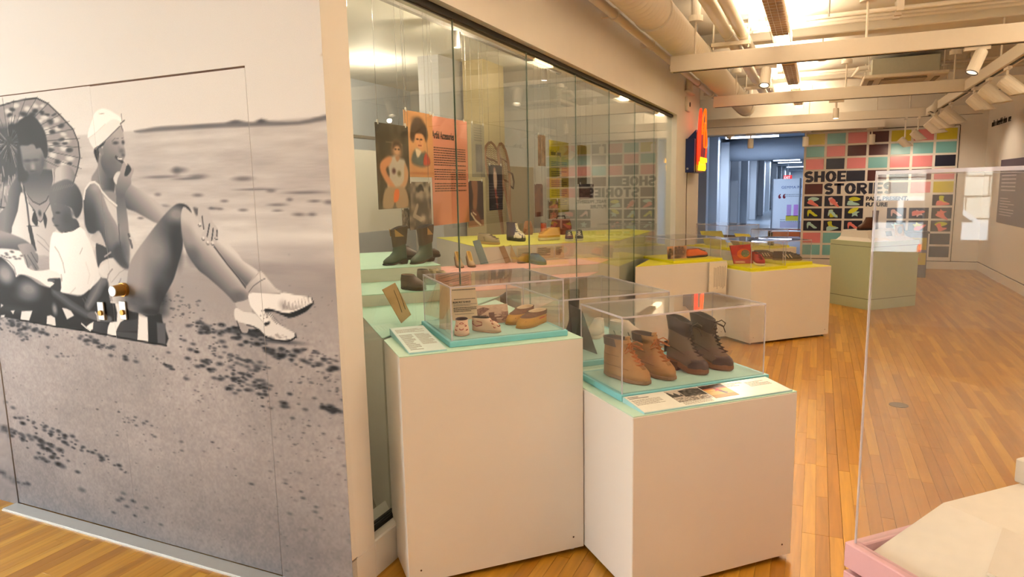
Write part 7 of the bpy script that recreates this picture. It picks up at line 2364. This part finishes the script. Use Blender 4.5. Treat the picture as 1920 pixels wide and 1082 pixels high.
# snowshoes leaning at the cream column
def snowshoe(label, top, tip, w):
    top, tip = Vector(top), Vector(tip)
    t = thing('snowshoe', label, 'snowshoe', tip, 0, 'pair of wooden snowshoes')
    ax = top - tip
    L = ax.length
    ax.normalize()
    sd = Vector((0.25, 1, 0)).normalized()
    sd = (sd - ax * sd.dot(ax)).normalized()
    prof = [(0, .0), (.28, .12), (.5, .62), (.68, .98), (.82, 1.0), (.93, .72), (.985, .3), (1.0, 0)]
    pts = [ax * (u * L) + sd * (w * k / 2) for u, k in prof] + [ax * (u * L) - sd * (w * k / 2) for u, k in prof[-2::-1]]
    MB().tube([tuple(p) for p in pts], .016, n=8).build('frame', M_('ash_wood', '7a5636', var=.2), t)
    b = MB()
    for k in range(34):
        u = .24 + k * .022
        kk = np.interp(u, [q[0] for q in prof], [q[1] for q in prof]) * w / 2
        k2 = np.interp(u + .05, [q[0] for q in prof], [q[1] for q in prof]) * w / 2
        b.tube([tuple(ax * (u * L) + sd * kk), tuple(ax * ((u + .05) * L) - sd * k2)], .0035, n=4)
        b.tube([tuple(ax * (u * L) - sd * kk), tuple(ax * ((u + .05) * L) + sd * k2)], .0035, n=4)
    b.build('webbing', M_('rawhide', '8a7048'), t)
    for u in (.55, .8):
        kk = np.interp(u, [q[0] for q in prof], [q[1] for q in prof]) * w / 2
        MB().tube([tuple(ax * (u * L) + sd * kk), tuple(ax * (u * L) - sd * kk)], .012, n=6).build('crossbar', M_('ash_wood', '7a5636'), t)
    return t


snowshoe('wooden webbed snowshoe leaning farther from the glass, broad face showing', (-3.9, 8.0825, 2.2035), (-3.5, 7.5361, 1.0147), .30)
t_ = snowshoe('wooden webbed snowshoe seen edge-on with a leather strap', (-3.75, 8.0712, 2.1826), (-3.3, 7.3504, 1.1127), .17)
ax_ = Vector((-3.75, 8.0712, 2.1826)) - Vector((-3.3, 7.3504, 1.1127))
MB().tube([tuple(ax_ * u + Vector(d)) for u, d in ((.66, (.02, .05, 0)), (.63, (.05, .11, 0)), (.54, (.05, .13, 0)), (.46, (.04, .10, 0)), (.50, (.02, .05, 0)))], .012, n=6).build('strap', M_('strap_leather', '4a3626'), t_)

# ------------------------------------------------------------------ neon sign on the wall end
def neon():
    y0, y1 = 9.25, 10.15
    zb, zt = 1.7688, 2.2079
    ztop = 2.6136
    t = thing('neon_sign', 'projecting neon sign with navy metal box and red and yellow tubes', 'neon sign', (-1.619, 9.4, zb))
    h, H = zt - zb, ztop - zb
    MB().bevel_box(0, .115, -.15, .65, 0, h, .004).build('box', M_('neon_navy', '142a63', rough=.4), t)
    MB().loft([[(0, y, h), (.115, y, h), (.115, y, h + .12)] for y in (-.05, .6)]).build('box_cap', M_('neon_navy', '142a63'), t)
    MB().loft([[(x, -.05, 0), (x, .62, 0), (x, .62, H * .62), (x, .45, H * .7), (x, -.05, H * .62)] for x in (.116, .124)]).build('back_panel', M_('neon_back', '5a1512', rough=.4), t)
    W = 0.643
    for nm, c, e, pts in (('red_tube', 'ff2a12', 2.2, [(.14, 0, .1), (.14, -.02, H * .5), (.145, .06 * W, H * .9), (.15, .2 * W, H * .97), (.14, .25 * W, H * .6), (.14, .2 * W, .12)]),
                          ('red_tube', 'ff2a12', 2.2, [(.135, .05 * W, .15), (.135, .12 * W, H * .45), (.135, .30 * W, H * .82)]),
                          ('red_tube', 'ff2a12', 2.2, [(.150, .80 * W, .12), (.150, W, H * .4), (.150, .9 * W, H * .65), (.150, .75 * W, H * .8)]),
                          ('orange_tube', 'ff5208', 1.9, [(.165, .55 * W, .35), (.170, .45 * W, H * .55), (.165, .6 * W, H * .8), (.165, .85 * W, H * .55), (.17, .8 * W, .35), (.165, .55 * W, .35)]),
                          ('orange_tube', 'ff5208', 1.9, [(.16, .3 * W, H * .6), (.16, .35 * W, H * .85), (.17, .5 * W, H * 1.0), (.17, .62 * W, H * .97), (.17, .66 * W, H * .7)])):
        q = smooth_open(pts)
        MB().tube(q, .011, n=8).build(nm, mat('glow_' + c, c, .4, emit=e, ecolor=c), t)
    b = MB()
    for k in range(8):
        y = -.02 + k * .09 * W / .75
        b.tube([(.15, y, .03), (.155, y + .01, .10), (.15, y + .05, .14), (.155, y + .06, .06), (.15, y + .02, .03)], .006, n=6)
        b.tube([(.17, y, .14), (.17, y + .03, .20), (.17, y + .06, .15)], .005, n=6)
    b.build('letter_tubes', mat('glow_yellow', 'ffb21a', .4, emit=2.2, ecolor='ffc21a'), t)
    MB().tube([(.02, -.12, 0.0), (.012, -.10, -.3), (.016, -.11, -.62), (.012, -.08, -.8), (.01, -.09, -1.15)], .005, n=6).build('cable', M_('cable_brown', '4a3020'), t)
    MB().cyl((.03, -.1505, .05), (.03, -.156, .05), .014, n=12).build('cable_gland', steel, t)


def smooth_open(p, k=5):
    p = np.array(p)
    p = np.vstack([p[0], p, p[-1]])
    out = []
    for i in range(1, len(p) - 2):
        a, b, c, d = p[i - 1:i + 3]
        for u in np.arange(k) / k:
            out.append(tuple(0.5 * ((2 * b) + (c - a) * u + (2 * a - 5 * b + 4 * c - d) * u * u + (3 * b - a - 3 * c + d) * u ** 3)))
    return out + [tuple(p[-2])]


neon()

# ------------------------------------------------------------------ right wall: lettering and text panel
t_ = thing('wall_lettering', 'short line of small black raised lettering high on the right wall', 'lettering', (XW, 14.0721, 2.4802))
rl_ = 1.2967
b_ = MB()
rnd_ = random.Random(12)
x = 0.0
while x < rl_ - .05:
    if rnd_.random() > .12:
        h = .10 if rnd_.random() < .35 else .07
        z0 = -.028 if rnd_.random() < .15 else 0
        w = rnd_.uniform(.035, .05)
        b_.box(-.006, -.001, -x - .013, -x, z0, h)
        b_.box(-.006, -.001, -x - w, -x, .057, .07).box(-.006, -.001, -x - w, -x - w + .012, rnd_.choice((0, .0, .03)), .07)
        if rnd_.random() < .6:
            b_.box(-.006, -.001, -x - w, -x, 0, .012)
    else:
        w = .03
    x += w + .014
b_.build('letters', ink, t_)
y0_ = 13.1672
t_ = thing('wall_text_panel', 'large dusky violet text panel on the right wall behind the clear case', 'sign', (XW, y0_, 0.9169))
ph_ = 0.9841
MB().bevel_box(-.012, 0, -2.4, 0, 0, ph_, .003).build('panel', M_('panel_violet', '4d475c', rough=.5), t_)
for k, (a, b) in enumerate(((.5, .9), (.12, .42))):
    text_rows(lambda x, z, d: (-.0125 - d, -x, z), .15, 1.0, ph_ * a, ph_ * b, 7, M_('panel_ink', 'b3a9b4'), t_, 90 + k, fill=.35)
t_ = thing('floor_outlet', 'round dark floor outlet cover set in the planks', 'outlet', (*(0.5956, 5.4251), 0))
MB().cyl((0, 0, .0005), (0, 0, .004), .062, n=28).build('cover', M_('outlet_bronze', '5c4a38', rough=.5), t_)
t_ = thing('wall_socket', 'small white socket plate low on the right wall', 'socket', (XW, 11.3, .55))
MB().bevel_box(-.008, 0, -.04, .04, 0, .12, .002).build('plate', track_white, t_)

# ------------------------------------------------------------------ big clear case in the foreground
def vitrine():
    e0, n1, zb = 1.461, 1.31, .62
    e1, n0 = 3.1, -.55
    t = thing('vitrine', 'big clear case on a pink slatted crate in the near foreground', 'display case', EN(e0, n1, 0), Q)
    w, d = e1 - e0, n1 - n0
    pk = M_('pink_crate', 'dcaeb8', rough=.55, var=.03)
    z = zb
    while z > .08:
        a = z - .072
        for nm, b in (('slat', (0, .034, -d, 0)), ('slat', (w - .034, w, -d, 0)), ('slat', (.034, w - .034, -.034, 0)), ('slat', (.034, w - .034, -d, -d + .034))):
            MB().bevel_box(b[0], b[1], b[2], b[3], a, z, .003).build(nm, pk, t)
        z = a - .012
    for x in (.034, w - .064):
        for y in (-.064, -d + .034):
            MB().box(x, x + .03, y, y + .03, 0, zb - .03).build('post', pk, t)
    MB().box(.034, w - .034, -d + .034, -.034, zb - .10, zb - .08).build('floor_panel', M_('crate_floor', 'c9909c'), t)
    cover(t, .0175, w - .0175, -d + .0175, -.0175, zb + .001, 1.618, .008)
    return t


vitrine()
RZ = .60
zr_ = 0.6925
er_ = 1.7772
t_ = thing('white_riser', 'white sloped riser inside the big foreground case', 'riser', EN(1.50, 1.268, 0), Q)
wv = M_('riser_white', 'e6ded2', rough=.6)
MB().loft([[(.012, y, .543), (.012, y, RZ), (er_ - 1.50, y, zr_), (1.45, y, zr_), (1.45, y, .543)] for y in (-1.70, -.003)]).build('body', wv, t_)
ub_ = (2.0964, 1.2804)
MB().bevel_box(ub_[0] - 1.50, 1.45, ub_[1] - 1.268 - .5, ub_[1] - 1.268, zr_ + .001, zr_ + .075, .004).build('upper_block', wv, t_)
t_ = thing('blank_card', 'white card lying tilted on the slope of the foreground riser', 'card', EN(1.50, 1.268, 0), Q)
sl = (zr_ - RZ) / (er_ - 1.512)
zz_ = lambda x: RZ + sl * (x - .012)
c1_, c2_ = (1.7709, 1.0969), (1.6194, 1.0296)
MB().loft([[(x, y, zz_(x) + .003 + dz) for x, y in ((c2_[0] - 1.50, c2_[1] - 1.268), (c1_[0] - 1.50, c1_[1] - 1.268), (c1_[0] - 1.50, -1.1), (c2_[0] - 1.50, -1.1))] for dz in (0, .008)]).build('card', M_('card_cream', 'ded3c4'), t_)

# ------------------------------------------------------------------ corridor furniture
ctube = mat('corridor_tube', 'f4f8ff', .4, emit=5.0, ecolor='dfe9ff')
for k, (yc, xa, xb) in enumerate(((20.4, -2.45, -1.05), (24.5, -2.4, -1.0), (28.5, -2.4, -1.0), (33, -2.4, -1), (37.5, -2.4, -1), (42, -2.4, -1), (47, -2.4, -1), (60, -2.4, -1))):
    t_ = thing('corridor_light', ('linear corridor lamp closest to the coloured wall', 'second linear lamp along the corridor ceiling', 'third linear lamp along the corridor ceiling', 'fourth linear lamp along the corridor ceiling', 'fifth linear lamp along the corridor ceiling', 'sixth linear lamp along the corridor ceiling', 'seventh linear lamp along the corridor ceiling', 'farthest linear lamp along the corridor ceiling')[k], 'ceiling light', ((xa + xb) / 2, yc, 2.88), 0, 'linear corridor lamps')
    h = (xb - xa) / 2
    MB().box(-h, h, -.06, .06, 0, .05).build('tube', ctube, t_)
    for x in (-h * .8, h * .8):
        MB().cyl((x, 0, .05), (x, 0, .12), .01, n=6).build('rod', corridor_paint, t_)
t_ = thing('corridor_duct', 'fat pale duct crossing the corridor near its mouth', 'duct', (-1.0, 22.6, 2.655))
MB().cyl((-1.8, 0, 0), (2.1, 0, 0), .335, n=24).build('tube', M_('duct_blue', 'aab2bd', rough=.5), t_, smooth=True)
t_ = thing('exit_sign', 'lit red exit sign far down the corridor', 'sign', (-1.4553, 34, 1.7726))
MB().box(-.02, .34, -.03, .03, 0, .20).build('box', mat('exit_red', 'd8323a', .4, emit=.6, ecolor='ff3a3a'), t_)
MB().cyl((.16, 0, .20), (.16, 0, 1.2274), .012, n=6).build('rod', corridor_paint, t_)
text('lettering', 'EXIT', .16, mat('exit_white', 'ffffff', .4, emit=1.0), t_, (0, -.032, .04), (math.pi / 2, 0, 0), sx=.8)
by_ = 23.0
BL = (-1.2928, -0.59, 0.2704, 1.7418)
t_ = thing('quote_banner', 'pale standing banner with a quotation and a picture of shoes in the corridor', 'banner', (BL[0], by_, 0))
w_ = 1.05
MB().bevel_box(0, w_, 0, .03, .20, BL[3], .004).build('panel', M_('banner_white', 'd8dfe8', rough=.5), t_)
for x in (-.02, .78):
    MB().cyl((x, -.04, .06), (x, -.04, BL[3] + .02), .02, n=8).build('post', M_('banner_post', '7a7f88'), t_)
MB().box(-.05, .85, -.06, -.02, .15, .19).box(.76, .82, -.3, .1, .05, .10).build('foot_rail', M_('rail_rust', '8a4a34'), t_)
MB().cyl((-.05, -.05, .06), (-.05, -.02, .06), .06, n=12).build('wheel', M_('caster_dark', '202226'), t_)
text('lettering', 'GEMMA MI', .115, M_('banner_blue', '2a5a9a'), t_, (.24, -.002, BL[3] - .30), (math.pi / 2, 0, 0), sx=1.0, spacing=1.1)
for x in (.14, .27):
    text('quote_mark', '‘', .55, M_('banner_maroon', '7a2430'), t_, (x, -.002, BL[3] - .85), (math.pi / 2, 0, 0), offset=.006)
text_rows(lambda x, z, d: (x, -.001 - d, z), .30, .95, BL[3] - .56, BL[3] - .46, 2, M_('banner_grey', '98a0ac'), t_, 95)
for k, (x, c) in enumerate(((.42, 'b99ad0'), (.62, 'c08ad0'))):
    MB().prism([(x, 0), (x + .13, 0), (x + .13, .36), (x, .36)], 0, .004).move(lambda v: Vector((v.x, -.001 - v.z, BL[3] - 1.16 + v.y))).build('boot_picture', M_('violet_%d' % k, c), t_)
MB().box(.40, .78, -.005, -.001, BL[3] - 1.30, BL[3] - 1.14).build('yellow_picture', M_('banner_yellow', 'c9b93a'), t_)
MB().box(.24, .95, -.003, -.001, BL[3] - 1.52, BL[3] - 1.34).build('pale_block', M_('banner_lilac', 'b8b4cc'), t_)
text_rows(lambda x, z, d: (x, -.001 - d, z), .24, .95, .5, BL[3] - 1.6, 6, M_('banner_grey', '98a0ac'), t_, 96)
t_ = thing('second_banner', 'grey standing banner with a red letter at the corridor edge', 'banner', (BL[0] + .86, 22.0, 0))
MB().bevel_box(0, 1.0, 0, .03, .16, BL[3] - .02, .004).build('panel', M_('banner_grey_panel', 'b4bac6', rough=.5), t_)
MB().box(.06, .4, -.003, 0, BL[3] - .28, BL[3] - .14).build('navy_block', M_('banner_navy', '1f2a66'), t_)
text('lettering', 'H', .24, M_('banner_maroon', '7a2430'), t_, (.08, -.002, BL[3] - .78), (math.pi / 2, 0, 0), offset=.008)
MB().box(-.02, 1.0, -.05, .05, 0, .16).build('base', M_('rail_rust', '8a4a34'), t_)
DP = (-1.2431, 22.2923)
t_ = thing('orange_platform', 'low orange platform with a white top under the banners', 'platform', (DP[0], DP[1], 0))
MB().bevel_box(0, 1.6, 0, .35, .0, .145, .004).build('body', M_('platform_orange', 'b2521c', rough=.5), t_)
MB().box(0, 1.6, 0, .35, .145, .15).build('top', M_('platform_top', 'c9cdd4'), t_)
